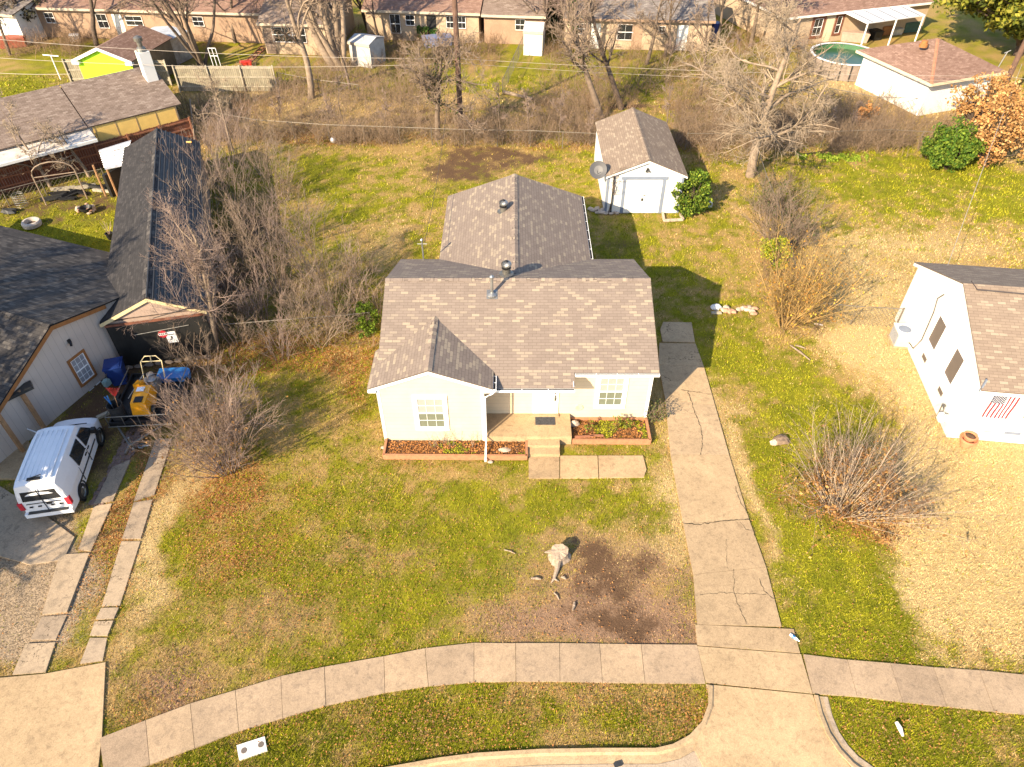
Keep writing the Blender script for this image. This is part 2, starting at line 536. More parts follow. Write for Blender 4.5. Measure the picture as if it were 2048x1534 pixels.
# centre in the survey photo's pixels, radii in metres (across, along), amount
GREEN = [(1980, 420, 4, 1.5, .5), (1700, 470, 2, 1.5, .35), (1780, 440, 2, .8, .4), (1900, 480, 2, .6, .35), (1760, 520, 1.5, .5, .35), (2000, 600, 1.5, .5, .2), (1990, 870, .5, .3, .3), (360, 1250, 2.5, 1.5, .25), (700, 1180, 4, 2, .2), (960, 1200, 2, 1.5, .2), (900, 1010, 4, 1.6, .45), (1080, 1055, 3, 1.5, .55), (1000, 1120, 2, 1.5, .3), (640, 1090, 4, 2, .2), (830, 1240, 4, 1.5, .25),
         (560, 960, 3, 2, .2), (500, 1150, 3, 2, .2), (1150, 1350, 6, 1.2, .1), (250, 1400, .8, .6, .5), (520, 1330, 4, .7, .25),
         (1640, 1120, 1.6, 2.5, .6), (1580, 1210, 2.2, 2, .6), (1740, 1260, 3, 1.5, .6), (1850, 1300, 3, 1, .5), (1560, 980, 1, 3, .45),
         (1620, 790, 1.8, 2.0, .7), (1700, 860, 2.2, 1.6, .75), (1540, 720, 2.0, 1.8, .5), (1480, 690, 1.5, 1.5, .4), (1640, 960, 1.5, 1.5, .5),
         (1700, 340, 5, 2, .6), (1860, 350, 5, 2.4, .7), (2000, 350, 4, 3, .65), (1800, 400, 4, 2, .35), (1700, 1440, 3, 1.2, .4), (1950, 1480, 4, 1, .35),
         (1340, 470, 2.2, 3, .2), (1330, 560, 2.4, 3, .35), (1440, 620, 1.5, 1.5, .3), (1260, 460, 2, 3, .3),
         (640, 400, 3, 4, .35), (700, 340, 3, 2.5, .45), (560, 340, 3, 2, .35), (780, 430, 3, 4, .25), (1160, 340, 2, 2.5, .4), (640, 300, 4, 1, .2),
         (150, 430, 6, 4, 1.1), (60, 470, 5, 4, 1.0), (200, 470, 3, 4, 1.0), (60, 200, 8, 4, .8), (60, 130, 8, 5, .6), (270, 100, 8, 3, .4),
         (1060, 150, 2.5, 7, .5), (1180, 100, 4, 5, .6), (1290, 170, 4, 5, .35), (1420, 100, 5, 4, .4), (1550, 150, 4, 5, .3), (980, 190, 2.5, 2.5, .6),
         (580, 130, 5, 5, .35), (760, 120, 5, 4, .15), (1270, 880, 1.3, .5, .45), (1255, 850, .8, .5, .4), (1200, 900, 1, .4, .5), (1320, 300, 2, 2, -.1),
         (750, 860, .5, 2.5, .35), (560, 820, 1.5, 2, .25), (1310, 1170, .9, 2, .35), (1345, 1230, .4, 1.2, .35), (1380, 1480, 1.0, .5, .5), (770, 1490, 4, .4, .3)]
STRAW = [(1960, 1080, 3.2, 3.5, 1.0), (1850, 780, 1.8, 4, 1.1), (2020, 1180, 3, 3, 1.0), (1720, 690, 1.5, 1.2, .9), (1940, 660, 3, 3, .7), (1800, 480, 5, 2.5, .3),
         (1950, 500, 5, 2, .35), (1700, 560, 3, 4, .6), (1900, 1000, 2.5, 2, 1.0), (2048, 950, 3, 4, .9), (1380, 950, .35, 5, .6), (1320, 950, .7, 2, .5),
         (1490, 900, .5, 4, .6), (1520, 1060, .5, 3, .5), (1330, 1060, 1.5, 1.5, .45), (270, 1150, .6, 4, .6), (330, 1000, .8, 3, .4), (1760, 150, 5, 4, .8),
         (1700, 170, 5, 3, .6), (2000, 240, 4, 6, .6), (560, 240, 8, 3, .5), (800, 200, 10, 1.4, .4), (1470, 420, 1.2, 5, .3), (1180, 960, 3, .6, .25),
         (1260, 1120, 2.5, 1, .4), (800, 480, 1.0, 3, .4), (480, 190, 4, 1.3, .7), (1900, 1240, 1.6, 1.0, .5), (740, 480, 1.5, 3, .2), (420, 1400, 2, 1, .2)]
SOIL = [(1225, 1175, .9, .5, .55), (1240, 1262, 1.6, .35, .42), (190, 820, 1.0, 2.0, .6), (150, 900, 1, 1, .5), (240, 800, .9, 2.2, .9), (280, 900, .8, 1.0, .7), (200, 880, .5, 1.5, .8), (330, 740, 2, 1, .8), (90, 1060, 1, .5, .5), (1215, 1165, 1.2, .8, .50), (1200, 1200, 2.0, 1.4, .22), (1260, 1262, 1.6, .45, .42), (1140, 1240, 1.3, .8, .26), (1170, 1130, .9, .6, .25), (965, 325, 2.9, 1.9, 1.1), (1020, 310, 2.2, .9, .7), (900, 350, 1.3, 1.1, .6),
        (1700, 1015, 1.6, 1.0, .45), (1060, 215, 14, .35, .45), (900, 240, 10, .5, .35), (1350, 215, 12, .5, .35), (440, 560, 2.6, 6, .6), (520, 420, 2.0, 5, .45), (620, 580, 2.5, 3, .3),
        (60, 400, 5, 2.5, .7), (60, 80, 6, 5, .6), (1220, 480, 1.0, 2.3, .3), (1790, 170, 3, .5, .3), (1580, 440, 1.0, 4, .3), (210, 400, 1, 1.5, .4), (700, 230, 12, .6, .25)]
LEAF = [(640, 705, 3.4, 1.1, 1.5), (720, 730, 1.0, 1.4, .8), (735, 800, .5, 1.4, .8), (450, 960, 1.4, .8, 1.0), (500, 980, .9, .5, .8), (460, 1100, 1.2, 1.0, .55), (560, 1200, 2.0, 1.2, .3),
        (240, 1000, .45, 3.5, 1.1), (260, 1060, .4, 2, .8), (560, 270, 5, 1.0, .8), (800, 275, 6, .8, .6), (1100, 285, 5, .8, .7), (1350, 290, 3, 1, .9), (650, 1450, 3, .7, .22),
        (900, 1420, 4, .8, .15), (1380, 1410, 1, .9, .4), (1200, 1420, 4, .9, .2), (1700, 1020, 1.7, 1.1, 1.0), (1190, 900, 1.6, .4, .5), (830, 925, 3, .35, .35), (1700, 1320, 4, .7, .2),
        (1790, 1460, 4, 1, .2), (480, 700, 3, 1, .5), (430, 1010, 2, 1, .4), (900, 1180, 5, 2.5, .18), (600, 1030, 5, 2.5, .22), (1560, 100, 5, 2, .5), (1640, 80, 3, .6, .9), (250, 1450, .8, .8, .4)]
DEAD = [(330, 1380, 2.0, 1.0, .7), (500, 1210, 1.8, .6, .35), (700, 1080, 1.3, .5, .3), (780, 1120, 1.6, .6, .3), (1200, 1275, 3.3, .7, .85), (1210, 1190, 2.6, 1.7, .8), (1000, 1250, 1.4, .5, .3),
        (560, 1250, 1.4, .5, .35), (1200, 1420, .9, .5, .35), (870, 1030, 1.2, .4, .25), (780, 960, 1.4, .5, .25), (1640, 1080, .6, .4, .3)]
GRAVEL = [(30, 1180, 1.6, 2.6, 1.3), (10, 1120, 2, 2, 1.0), (80, 1120, .8, .8, .7), (60, 1280, 1.0, 1.0, .8)]

def blobs(L, x, y):
    t = np.zeros_like(x)
    for (px, py, rx, ry, a) in L:
        c = G(px, py)
        q = ((x - c.x) / rx) ** 2 + ((y - c.y) / ry) ** 2
        t += a * np.exp(-q * .8)
    return t

def fields(x, y):
    wx = x + (fbm(x, y, 2.5, 3, 5) - .5) * 3.6
    wy = y + (fbm(x, y, 2.5, 9, 5) - .5) * 3.6
    n = fbm(x, y, 3.0, 21) - .5
    n2 = fbm(x, y, .8, 33, 3) - .5
    bg_ = blobs(GREEN, wx, wy); n3 = fbm(x, y, .35, 57, 2) - .5
    g = .49 + .10 * np.clip((20 - y) / 4, 0, 1) + bg_ * .55 + n * .55 + n2 * 1.2 + n3 * 1.1 - .25 * np.clip(bg_ - .8, 0, 1)
    s = np.clip(blobs(STRAW, wx, wy), 0, 1.1) * (1 + n2 * .9 + n * .5)
    far = np.clip((y - 42) / 6, 0, 1)
    alley = np.exp(-((y - 51 - .02 * x) / 4.5) ** 2)
    g = g - s * .9 - alley * .25 + n * .2
    so = blobs(SOIL, wx, wy) + np.where(blobs(SOIL, wx, wy) > .12, n2 * .9 + n * .4, 0) + alley * (n * 1.2 + .05)
    lf = blobs(LEAF, wx, wy) + n2 * .25
    de = blobs(DEAD, wx, wy) + n2 * .5 * (blobs(DEAD, wx, wy) > .1)
    gr = blobs(GRAVEL, wx, wy)
    g = g - de * .8 - alley * .1
    so = np.clip(so, 0, .80) * np.clip(1 + (fbm(x, y, .5, 44, 3) - .5) * 1.3, .4, 1.3)
    return [np.clip(q, 0, 1) for q in (g, s, so, lf, de, gr)]

C_GREEN = np.array((.15, .165, .010)); C_GREEN2 = np.array((.30, .28, .018)); C_TAN = np.array((.43, .285, .11)); C_STRAW = np.array((.60, .445, .215))
C_SOIL = np.array((.105, .062, .036)); C_DEAD = np.array((.34, .215, .135)); C_GRAV = np.array((.38, .285, .19)); C_LEAF = np.array((.38, .17, .055)); C_OLIVE = np.array((.29, .225, .035))

# ground sheet, fine near the houses and coarse to the horizon
def axis_steps(segs):
    out = [np.array([segs[0][0]])]
    for a, b, st in segs: out.append(np.arange(a + st, b + 1e-6, st))
    return np.concatenate(out)
gx = axis_steps([(-1500, -300, 200), (-300, -60, 20), (-60, -30, 1), (-30, 30, .2), (30, 60, 1), (60, 300, 20), (300, 1500, 200)])
gy = axis_steps([(-300, -20, 40), (-20, 5, 1), (5, 60, .2), (60, 100, 1), (100, 300, 20), (300, 2500, 200)])
GX, GY = np.meshgrid(gx, gy)
nx_, ny_ = len(gx), len(gy)
fx_, fy_ = GX.ravel(), GY.ravel()
F6 = fields(fx_, fy_)
gz = (fbm(fx_, fy_, 4, 5) - .5) * .05 - .03
idx = np.arange(nx_ * ny_).reshape(ny_, nx_)
quads = np.stack([idx[:-1, :-1], idx[:-1, 1:], idx[1:, 1:], idx[1:, :-1]], -1).reshape(-1, 4)

def ground_material():
    m, t, b = nt("ground_mix")
    d = Nd(t)
    p = d.pos()
    a1 = d.n("ShaderNodeAttribute", attribute_name="Col"); a2 = d.n("ShaderNodeAttribute", attribute_name="Col2")
    s1 = d.n("ShaderNodeSeparateColor"); d.l(a1.outputs['Color'], s1.inputs[0])
    s2 = d.n("ShaderNodeSeparateColor"); d.l(a2.outputs['Color'], s2.inputs[0])
    g, s, so = s1.outputs; lf, de, gr = s2.outputs
    nA = d.noise(p, 2.2, 5, .7); nB = d.noise(p, 13, 4, .75); nC = d.noise(p, 55, 3, .7)
    nz = d.math('ADD', d.math('MULTIPLY', d.math('SUBTRACT', nA, .5), .7), d.math('ADD', d.math('MULTIPLY', d.math('SUBTRACT', nB, .5), 1.6), d.math('MULTIPLY', d.math('SUBTRACT', nC, .5), 1.2)))
    def thr(f, k=2.2, off=0.0):
        return d.math('ADD', d.math('MULTIPLY', d.math('ADD', d.math('SUBTRACT', f, .5 + off), nz), k), .5, True)
    T = lambda c: tuple(float(q) for q in c)
    col = d.mix(nC, T(C_TAN * .75), T(C_TAN * 1.15))
    col = d.mix(thr(s, 1.4), col, d.mix(nB, T(C_STRAW * .75), T(C_STRAW * 1.1)))
    gcol = d.mix(d.band(d.noise(p, 1.1, 5, .7), .35, .65), T(C_GREEN), T(C_GREEN2))
    col = d.mix(thr(g, 1.6), col, gcol)
    col = d.mix(thr(de), col, T(C_DEAD))
    col = d.mix(thr(so, 1.8), col, d.mix(nB, T(C_SOIL * .5), T(C_SOIL * 1.9)))
    vo = d.n("ShaderNodeTexVoronoi"); vo.inputs['Scale'].default_value = 18; d.l(p, vo.inputs['Vector'])
    lcol = d.mix(d.math('FRACT', d.math('MULTIPLY', vo.outputs['Color'], 3.0)), T(C_LEAF * .45), T(C_LEAF * 1.25))
    lfm = d.math('MULTIPLY', thr(lf, 2.5, .05), d.math('GREATER_THAN', d.math('FRACT', d.math('MULTIPLY', vo.outputs['Color'], 7.0)), .35))
    col = d.mix(lfm, col, lcol)
    vg = d.n("ShaderNodeTexVoronoi"); vg.inputs['Scale'].default_value = 26; d.l(p, vg.inputs['Vector'])
    gc = d.mix(d.math('FRACT', d.math('MULTIPLY', vg.outputs['Color'], 5.0)), T(C_GRAV * .5), T(C_GRAV * 1.3))
    col = d.mix(thr(gr, 2.5), col, gc)
    col = d.mix(.8, col, d.ramp(nC, [(.28, .30), (.62, 1.0)]), 'MULTIPLY')
    d.l(col, b.inputs['Base Color'])
    b.inputs['Roughness'].default_value = .97
    b.inputs['Specular IOR Level'].default_value = .1
    h = d.math('ADD', d.math('MULTIPLY', nB, .6), d.math('MULTIPLY', nC, .5))
    d.l(d.bump(h, .9, .05), b.inputs['Normal'])
    return m
M_GROUND = ground_material()
ground = big("ground", np.stack([fx_, fy_, gz], 1), quads, M_GROUND, col=np.stack(F6[:3], 1), smooth=True)
a2 = ground.data.color_attributes.new("Col2", 'FLOAT_COLOR', 'POINT')
c4 = np.ones((len(fx_), 4), dtype=np.float32); c4[:, :3] = np.stack(F6[3:], 1)
a2.data.foreach_set("color", c4.ravel())
ground['kind'] = 'structure'

# ------------------------------------------------------------------ paving (pixel outlines laid on the ground plane)
PAVED = []
def PG(pts, z=0.0): return [G(x, y, z) for x, y in pts]
def shrink(poly, e=.008):
    c = sum((Vector((p[0], p[1], 0)) for p in poly), Vector((0, 0, 0))) / len(poly)
    return [p + (c - Vector((p[0], p[1], 0))).normalized() * e for p in poly]

VAR = {}
def variants(m):
    if m.name not in VAR:
        out = [m]
        for k, f in enumerate((.90, 1.08)):
            c = m.copy(); t = c.node_tree; b = t.nodes['Principled BSDF']; l = b.inputs['Base Color'].links[0]; src = l.from_socket
            x = t.nodes.new('ShaderNodeMix'); x.data_type = 'RGBA'; x.blend_type = 'MULTIPLY'; x.inputs[0].default_value = 1; x.inputs[7].default_value = (f, f * (.99 if k else 1.0), f * (.96 if k else 1.02), 1)
            t.links.new(src, x.inputs[6]); t.links.new(x.outputs[2], b.inputs['Base Color']); out.append(c)
        VAR[m.name] = out
    return VAR[m.name]
def slabs(name, polys, m, z0=-.10, z1=.035, kind='structure', jit=.006):
    mb = MB()
    for i, pl in enumerate(polys):
        w = PG(pl); PAVED.append([(q.x, q.y) for q in w]); mb.m = rnd.choice((0, 0, 1, 2))
        mb.prism(shrink([Vector((q.x, q.y, 0)) for q in w]), z0, z1 + rnd.uniform(-jit, jit))
    o = mb.build(name, variants(m))
    return tag(o, kind=kind)

def lerp2(a, b, t): return (a[0] + (b[0] - a[0]) * t, a[1] + (b[1] - a[1]) * t)
def poly_at(line, x):
    for a, b in zip(line, line[1:]):
        if a[0] <= x <= b[0]: return (x, a[1] + (b[1] - a[1]) * (x - a[0]) / (b[0] - a[0]))
    return line[0] if x < line[0][0] else line[-1]

top = [(60, 1545), (200, 1477), (295, 1440), (380, 1408), (471, 1381), (562, 1353), (650, 1334), (768, 1313), (850, 1297), (948, 1286), (1032, 1287), (1120, 1287), (1200, 1288), (1282, 1289), (1394, 1290)]
bot = [(120, 1600), (210, 1560), (300, 1530), (390, 1497), (478, 1463), (566, 1437), (652, 1412), (770, 1386), (857, 1373), (948, 1365), (1032, 1364), (1120, 1364), (1205, 1366), (1290, 1367), (1411, 1368)]
jt = [200, 292, 381, 471, 562, 649, 768, 850, 948, 1031, 1119, 1199, 1282, 1394]
jb = [210, 300, 390, 478, 566, 652, 770, 857, 948, 1032, 1120, 1205, 1290, 1411]
sw = []
for k in range(len(jt) - 1):
    a0, a1 = poly_at(top, jt[k]), poly_at(top, jt[k + 1]); b0, b1 = poly_at(bot, jb[k]), poly_at(bot, jb[k + 1])
    mt = [p for p in top if jt[k] < p[0] < jt[k + 1] - 1]; mbt = [p for p in bot if jb[k] + 1 < p[0] < jb[k + 1] - 1]
    sw.append([b0] + mbt + [b1, a1] + mt[::-1] + [a0])
slabs("sidewalk", sw, M_WALK)
rt = [(1606, 1309), (1694, 1320), (1780, 1327), (1866, 1335), (1958, 1341), (2048, 1350), (2150, 1360), (2260, 1372)]
rb = [(1625, 1388), (1714, 1394), (1805, 1405), (1893, 1414), (1988, 1424), (2085, 1433), (2190, 1443), (2300, 1455)]
slabs("sidewalk", [[rb[k], rb[k + 1], rt[k + 1], rt[k]] for k in range(7)], M_WALK)

dl = [(1321, 645), (1318, 688), (1317, 730), (1330, 800), (1341, 911), (1366, 1048), (1386, 1150), (1394, 1250)]
dr = [(1383, 645), (1391, 686), (1408, 735), (1430, 812), (1458, 911), (1498, 1040), (1532, 1135), (1563, 1254)]
drv = []
drv.append([(1325, 684), (1390, 686), (1383, 646), (1326, 645), (1320, 660)])
drv += [[dl[k], dr[k], dr[k - 1], dl[k - 1]] for k in (2, 3, 4)]
drv[1] = [dl[2], dr[2], (1391, 688), (1318, 687)]
slabs("driveway", drv[:1] + drv[1:2], M_CONCD, jit=.012)
slabs("driveway", drv[2:], M_CONCD, jit=.004)
slabs("driveway", [[dl[k], dr[k], dr[k - 1], dl[k - 1]] for k in (5, 6, 7)], M_CONC, jit=.004)
slabs("driveway_apron", [[(1394, 1291), (1600, 1307), (1587, 1259), (1390, 1250)],
                         [(1411, 1366), (1625, 1388), (1602, 1309), (1394, 1293)]], M_CONC)
slabs("driveway_apron", [[(1440, 1600), (1760, 1600), (1700, 1534), (1665, 1490), (1640, 1440), (1625, 1390), (1411, 1369), (1419, 1400), (1412, 1440), (1396, 1475), (1388, 1500)]], M_CONC, jit=0)
slabs("front_walk", [[(1057, 957), (1119, 957), (1119, 912), (1057, 912)], [(1120, 957), (1197, 956), (1195, 912), (1120, 912)],
                     [(1198, 956), (1288, 955), (1293, 940), (1286, 912), (1196, 912)]], M_PORCH)
# neighbour's drive: two old strips, an apron and a slab towards the porch
slabs("driveway_strip", [[(268, 1003), (309, 990), (345, 878), (312, 878)], [(245, 1078), (282, 1078), (306, 1000), (268, 1006)], [(204, 1213), (240, 1212), (281, 1083), (243, 1083)],
                         [(192, 1240), (229, 1238), (239, 1216), (203, 1217)], [(180, 1272), (216, 1272), (228, 1242), (190, 1244)], [(160, 1328), (206, 1322), (215, 1276), (180, 1276)]], M_CONCG, jit=.015)
slabs("driveway_strip", [[(188, 1010), (226, 1003), (262, 920), (225, 935)], [(157, 1100), (182, 1103), (225, 1007), (188, 1013)], [(85, 1230), (135, 1225), (180, 1107), (120, 1110)],
                         [(60, 1280), (112, 1280), (135, 1230), (84, 1234)], [(25, 1350), (92, 1345), (112, 1285), (52, 1288)]], M_CONCG, jit=.015)
slabs("driveway_apron", [[(-60, 1600), (190, 1600), (205, 1472), (212, 1325), (90, 1348), (-60, 1362)]], M_CONC)
slabs("driveway", [[(-120, 1080), (60, 1130), (128, 1120), (150, 1075), (90, 1030), (-20, 960), (-120, 940)]], M_CONCG)
slabs("patio", [[(-140, 960), (45, 960), (70, 905), (40, 850), (-120, 830)]], M_PORCH, z1=.07)
# worn pavers beside the parked van
mb = MB(); rg = random.Random(3)
O = G(176, 1010); U = (G(262, 850) - O); L = U.length; U.normalize(); fb_ = Fr(O, U, (U.y, -U.x, 0))
k = 0
while k * .22 < L:
    for j in range(6):
        if rg.random() < .88:
            a = k * .22; b = j * .115 + (.05 if k % 2 else 0)
            mb.box(fb_, a, a + .205, b, b + .105, -.05, .025 + rg.uniform(-.008, .008))
    k += 1
tag(mb.build("brick_path", M_BRICKP), kind='structure')
# street and kerb
cb = [(700, 1548), (785, 1534), (880, 1517), (950, 1508), (1080, 1500), (1200, 1498), (1310, 1498), (1345, 1490), (1378, 1472), (1403, 1445), (1416, 1410), (1417, 1372)]
cw = [G(x, y) for x, y in cb]
def ribbon(pts, off, z):
    out = []
    for i, p in enumerate(pts):
        t = (pts[min(i + 1, len(pts) - 1)] - pts[max(i - 1, 0)]); t.z = 0; t.normalize()
        q = p + Vector((t.y, -t.x, 0)) * off; q.z = z; out.append(q)
    return out
def kerb(name, pts, side=1):
    prof = [(0, -.1), (0, .085), (.11, .08), (.17, .02), (.42, -.005), (.42, -.1)]
    mb = MB(); R = [ribbon(pts, o * side, z) for o, z in prof]
    for k in range(len(prof) - 1):
        for i in range(len(pts) - 1):
            q = [R[k][i], R[k][i + 1], R[k + 1][i + 1], R[k + 1][i]]
            mb.face(q if side < 0 else q[::-1])
    return tag(mb.build(name, M_CONC, smooth=False), kind='structure')
kerb("kerb", cw)
cr = [G(x, y) for x, y in [(1627, 1392), (1636, 1430), (1652, 1470), (1675, 1505), (1702, 1534), (1745, 1565), (1820, 1600)]]
kerb("kerb", cr, -1)
sc_ = ribbon(cr, -.40, .010); sw_ = ribbon(cw, .40, .010)
mb = MB(); mb.face([(-60, -12, .010), (60, -12, .010), (60, sc_[-1].y - 2, .010)] + [tuple(q) for q in sc_[::-1]] + [tuple(q) for q in sw_[::-1]] + [(-60, sw_[0].y - 6, .010)])
tag(mb.build("street", M_STREET), kind='structure')
PAVED.append([(-60, -12), (60, -12), (60, sc_[-1].y - 2)] + [(q.x, q.y) for q in sc_[::-1]] + [(q.x, q.y) for q in sw_[::-1]] + [(-60, sw_[0].y - 6)])
PAVED.append([(p.x, p.y) for p in cw] + [(p.x, p.y) for p in ribbon(cw, .45, 0)[::-1]])
PAVED.append([(p.x, p.y) for p in cr] + [(p.x, p.y) for p in ribbon(cr, -.45, 0)[::-1]])

# cracks in the drive: dark filled grooves
mb = MB()
def crackline(pts, w=.014, seed=0, z=.0405):
    rg = random.Random(seed); P = []
    W = PG(pts)
    for a, b in zip(W, W[1:]):
        n = max(2, int((b - a).length / .09))
        for k in range(n):
            p = a.lerp(b, k / n); P.append(p + Vector((rg.uniform(-.03, .03), rg.uniform(-.03, .03), 0)))
    P.append(W[-1])
    for i in range(len(P) - 1):
        t = (P[i + 1] - P[i]); t.z = 0
        if t.length < 1e-4: continue
        s = Vector((t.y, -t.x, 0)).normalized() * w * rg.uniform(.3, 1.1)
        q = [P[i] - s, P[i + 1] - s * .9, P[i + 1] + s * .9, P[i] + s]
        mb.face([(v.x, v.y, z) for v in q])
crackline([(1366, 1048), (1400, 1050), (1450, 1042), (1498, 1040)], .02, 1, .046)
crackline([(1375, 784), (1391, 830), (1402, 860), (1404, 880), (1401, 911)], .016, 2, .046)
crackline([(1362, 781), (1424, 790)], .013, 3, .046)
crackline([(1400, 1190), (1440, 1187), (1532, 1190)], .009, 4, .046)
crackline([(1466, 1140), (1468, 1190), (1480, 1220), (1492, 1250)], .010, 5, .046)
crackline([(1470, 975), (1480, 1005), (1498, 1035), (1510, 1075)], .012, 6, .046)
crackline([(1480, 1045), (1492, 1060), (1505, 1062)], .010, 7, .046)
crackline([(1520, 1160), (1526, 1182), (1550, 1200)], .013, 8, .046)
crackline([(1453, 1080), (1452, 1120), (1456, 1140)], .006, 9, .046)
tag(mb.build("driveway_cracks", mat("crack_fill", (.05, .04, .025), .95, .4)), kind='structure')

# ------------------------------------------------------------------ building parts
def window(parent, fr, a0, a1, c0, c1, trim=.10, cols=3, rows=2, mtrim=None, glass=None, upper=None, name="window", proud=.03, sash=True):
    """fr: origin on the wall face, n outwards. Opening a0..a1, c0..c1"""
    mt = mtrim or M_TRIMW
    mb = MB()
    mb.box(fr, a0 - trim, a0, .001, proud + .015, c0 - trim, c1 + trim); mb.box(fr, a1, a1 + trim, .001, proud + .015, c0 - trim, c1 + trim)
    mb.box(fr, a0, a1, .001, proud + .013, c1, c1 + trim); mb.box(fr, a0 - .02, a1 + .02, .001, proud + .035, c0 - trim, c0)
    w = mb.build(name, mt, parent)
    mb = MB()
    cm = (c0 + c1) / 2
    s = .035
    if sash:
        mb.box(fr, a0, a0 + s, .002, proud, c0, c1); mb.box(fr, a1 - s, a1, .002, proud, c0, c1)
        mb.box(fr, a0 + s, a1 - s, .002, proud, c0, c0 + s); mb.box(fr, a0 + s, a1 - s, .002, proud, c1 - s, c1)
        mb.box(fr, a0 + s, a1 - s, .002, proud + .004, cm - .02, cm + .025)
    for k in range(1, cols):
        a = a0 + (a1 - a0) * k / cols
        mb.box(fr, a - .006, a + .006, .002, .022, c0 + s, c1 - s)
    for lo, hi in ((c0, cm), (cm, c1)):
        for k in range(1, rows):
            c = lo + (hi - lo) * k / rows
            mb.box(fr, a0 + s, a1 - s, .002, .020, c - .006, c + .006)
    if mb.v: mb.build("sash", M_TRIMW, w)
    g = glass or M_GLASSD
    mb = MB(); mb.box(fr, a0, a1, .001, .008, c0, cm); mb.build("pane", g, w)
    mb = MB(); mb.box(fr, a0, a1, .001, .009, cm, c1); mb.build("pane", upper or g, w)
    return w

def gutter(parent, A, B, out, white=M_TRIMW, w=.11, h=.10):
    """open trough from A to B along the eave, `out` pointing away from the roof"""
    A = Vector(A); B = Vector(B); fr = Fr(A, B - A, out); L = (B - A).length
    mb = MB()
    mb.box(fr, 0, L, 0, .008, -h, 0); mb.box(fr, 0, L, w - .02, w, -h, .01); mb.box(fr, 0, L, .008, w - .02, -h, -h + .008)
    mb.box(fr, 0, .01, .008, w - .02, -h, 0); mb.box(fr, L - .01, L, .008, w - .02, -h, 0)
    n = max(2, int(L / .8))
    for k in range(1, n): mb.box(fr, L * k / n - .012, L * k / n + .012, .006, w - .018, -.012, 0)
    g = mb.build("gutter", white, parent)
    mb = MB(); mb.box(fr, .01, L - .01, .009, w - .021, -h + .009, -.006); mb.build("gutter_debris", M_GUTTERIN, g)
    return g

def turbine(parent, c, r=.20):
    c = Vector(c)
    mb = MB(); mb.lathe(c, [(.30, -.14), (.30, -.10), (.17, -.06), (.17, .16), (.20, .17)], 20)
    g = mb.build("turbine_vent", M_METALD, parent)
    mb = MB(); mb.lathe(c + Vector((0, 0, .17)), [(r * .78, 0), (r * .8, .02), (r * .8, .24), (r * .3, .34), (0, .36)], 18); mb.build("core", M_BLACK, g)
    mb = MB()
    n = 22
    for k in range(n):
        w = 2 * math.pi * k / n
        pr = []
        for q in range(7):
            th = -.9 + 2.3 * q / 6
            rr = r * math.cos(th) * 1.05; z = .17 + .17 + r * .75 * math.sin(th)
            w2 = w + .12 * q
            pr.append(c + Vector((rr * math.cos(w2), rr * math.sin(w2), z)))
        d1 = Vector((-math.sin(w), math.cos(w), 0)) * .024
        for q in range(6): mb.face([pr[q] - d1, pr[q + 1] - d1 * .6, pr[q + 1] + d1 * .6, pr[q] + d1])
    mb.build("fins", M_METAL, g)
    return g

BLD = []

# ------------------------------------------------------------------ the cream house in the middle
hx0, hx1 = -5.02, 5.50          # walls of the front range
EZ, RZ, RY = 3.0, 4.60, 24.05
FY, BY = 20.12, 27.98           # eaves of the front range
SL = (RZ - EZ) / (RY - FY)
WY = 20.47
h = thing("cottage", "cream sided single storey cottage with weathered brown shingle roof behind the tree stump lawn", "house", (0.3, 20.5, 0))
mb = MB()
mb.prism([(hx0, WY), (hx1, WY), (hx1, 27.6), (hx0, 27.6)], 0, 2.93)
# gable triangles of the front range
for x, s in ((hx0, -1), (hx1, 1)):
    mb.face([(x, WY, 2.93), (x, 27.6, 2.93), (x, RY, RZ - .12)])
mb.prism([(-3.2, 27.5), (3.5, 27.5), (3.5, 33.85), (-3.2, 33.85)], 0, 2.93)
mb.face([(-3.2, 33.85, 2.93), (3.5, 33.85, 2.93), (.14, 33.85, 4.12)])
mb.build("wall", M_CREAM, h)
mb = MB()   # the gabled bay
mb.prism([(-5.06, 19.3), (-1.07, 19.3), (-1.07, 20.6), (-5.06, 20.6)], 0, 2.95)
mb.face([(-5.06, 19.3, 2.95), (-1.07, 19.3, 2.95), (-3.05, 19.3, 3.78)])
mb.build("bay", M_CREAM, h)
BLD += [[(hx0, WY), (hx1, WY), (hx1, 27.6), (hx0, 27.6)], [(-3.2, 27.5), (3.5, 27.5), (3.5, 33.85), (-3.2, 33.85)], [(-5.06, 19.3), (-1.07, 19.3), (-1.07, 20.6), (-5.06, 20.6)]]
mb = MB()
X0, X1 = -5.14, 5.62
def zf(y): return EZ + SL * (y - FY)
PY = 19.52
mb.slab([(X0, FY, EZ), (-.66, FY, EZ), (-.66, PY, zf(PY)), (2.37, PY, zf(PY)), (2.37, FY, EZ), (X1, FY, EZ), (X1, RY, RZ), (X0, RY, RZ)], .055, (0, 0, -.055))
mb.slab([(X0, RY, RZ), (X1, RY, RZ), (X1, BY, EZ), (X0, BY, EZ)], .055, (0, 0, -.055))
WXm, WX0, WX1 = .13, -3.36, 3.64
mb.slab([(WXm, 23.9, 4.24), (WXm, 34.0, 4.24), (WX0, 34.0, 3.0), (WX0, 24.2, 3.0)], .05, (0, 0, -.05))
mb.slab([(WXm, 23.9, 4.24), (WXm, 34.0, 4.24), (WX1, 34.0, 3.0), (WX1, 24.2, 3.0)], .05, (0, 0, -.05))
BM, B0, B1 = -3.05, -5.38, -.70
mb.slab([(BM, 19.18, 3.93), (BM, 22.8, 3.93), (B0, 21.35, 3.02), (B0, 19.18, 3.02)], .05, (0, 0, -.05))
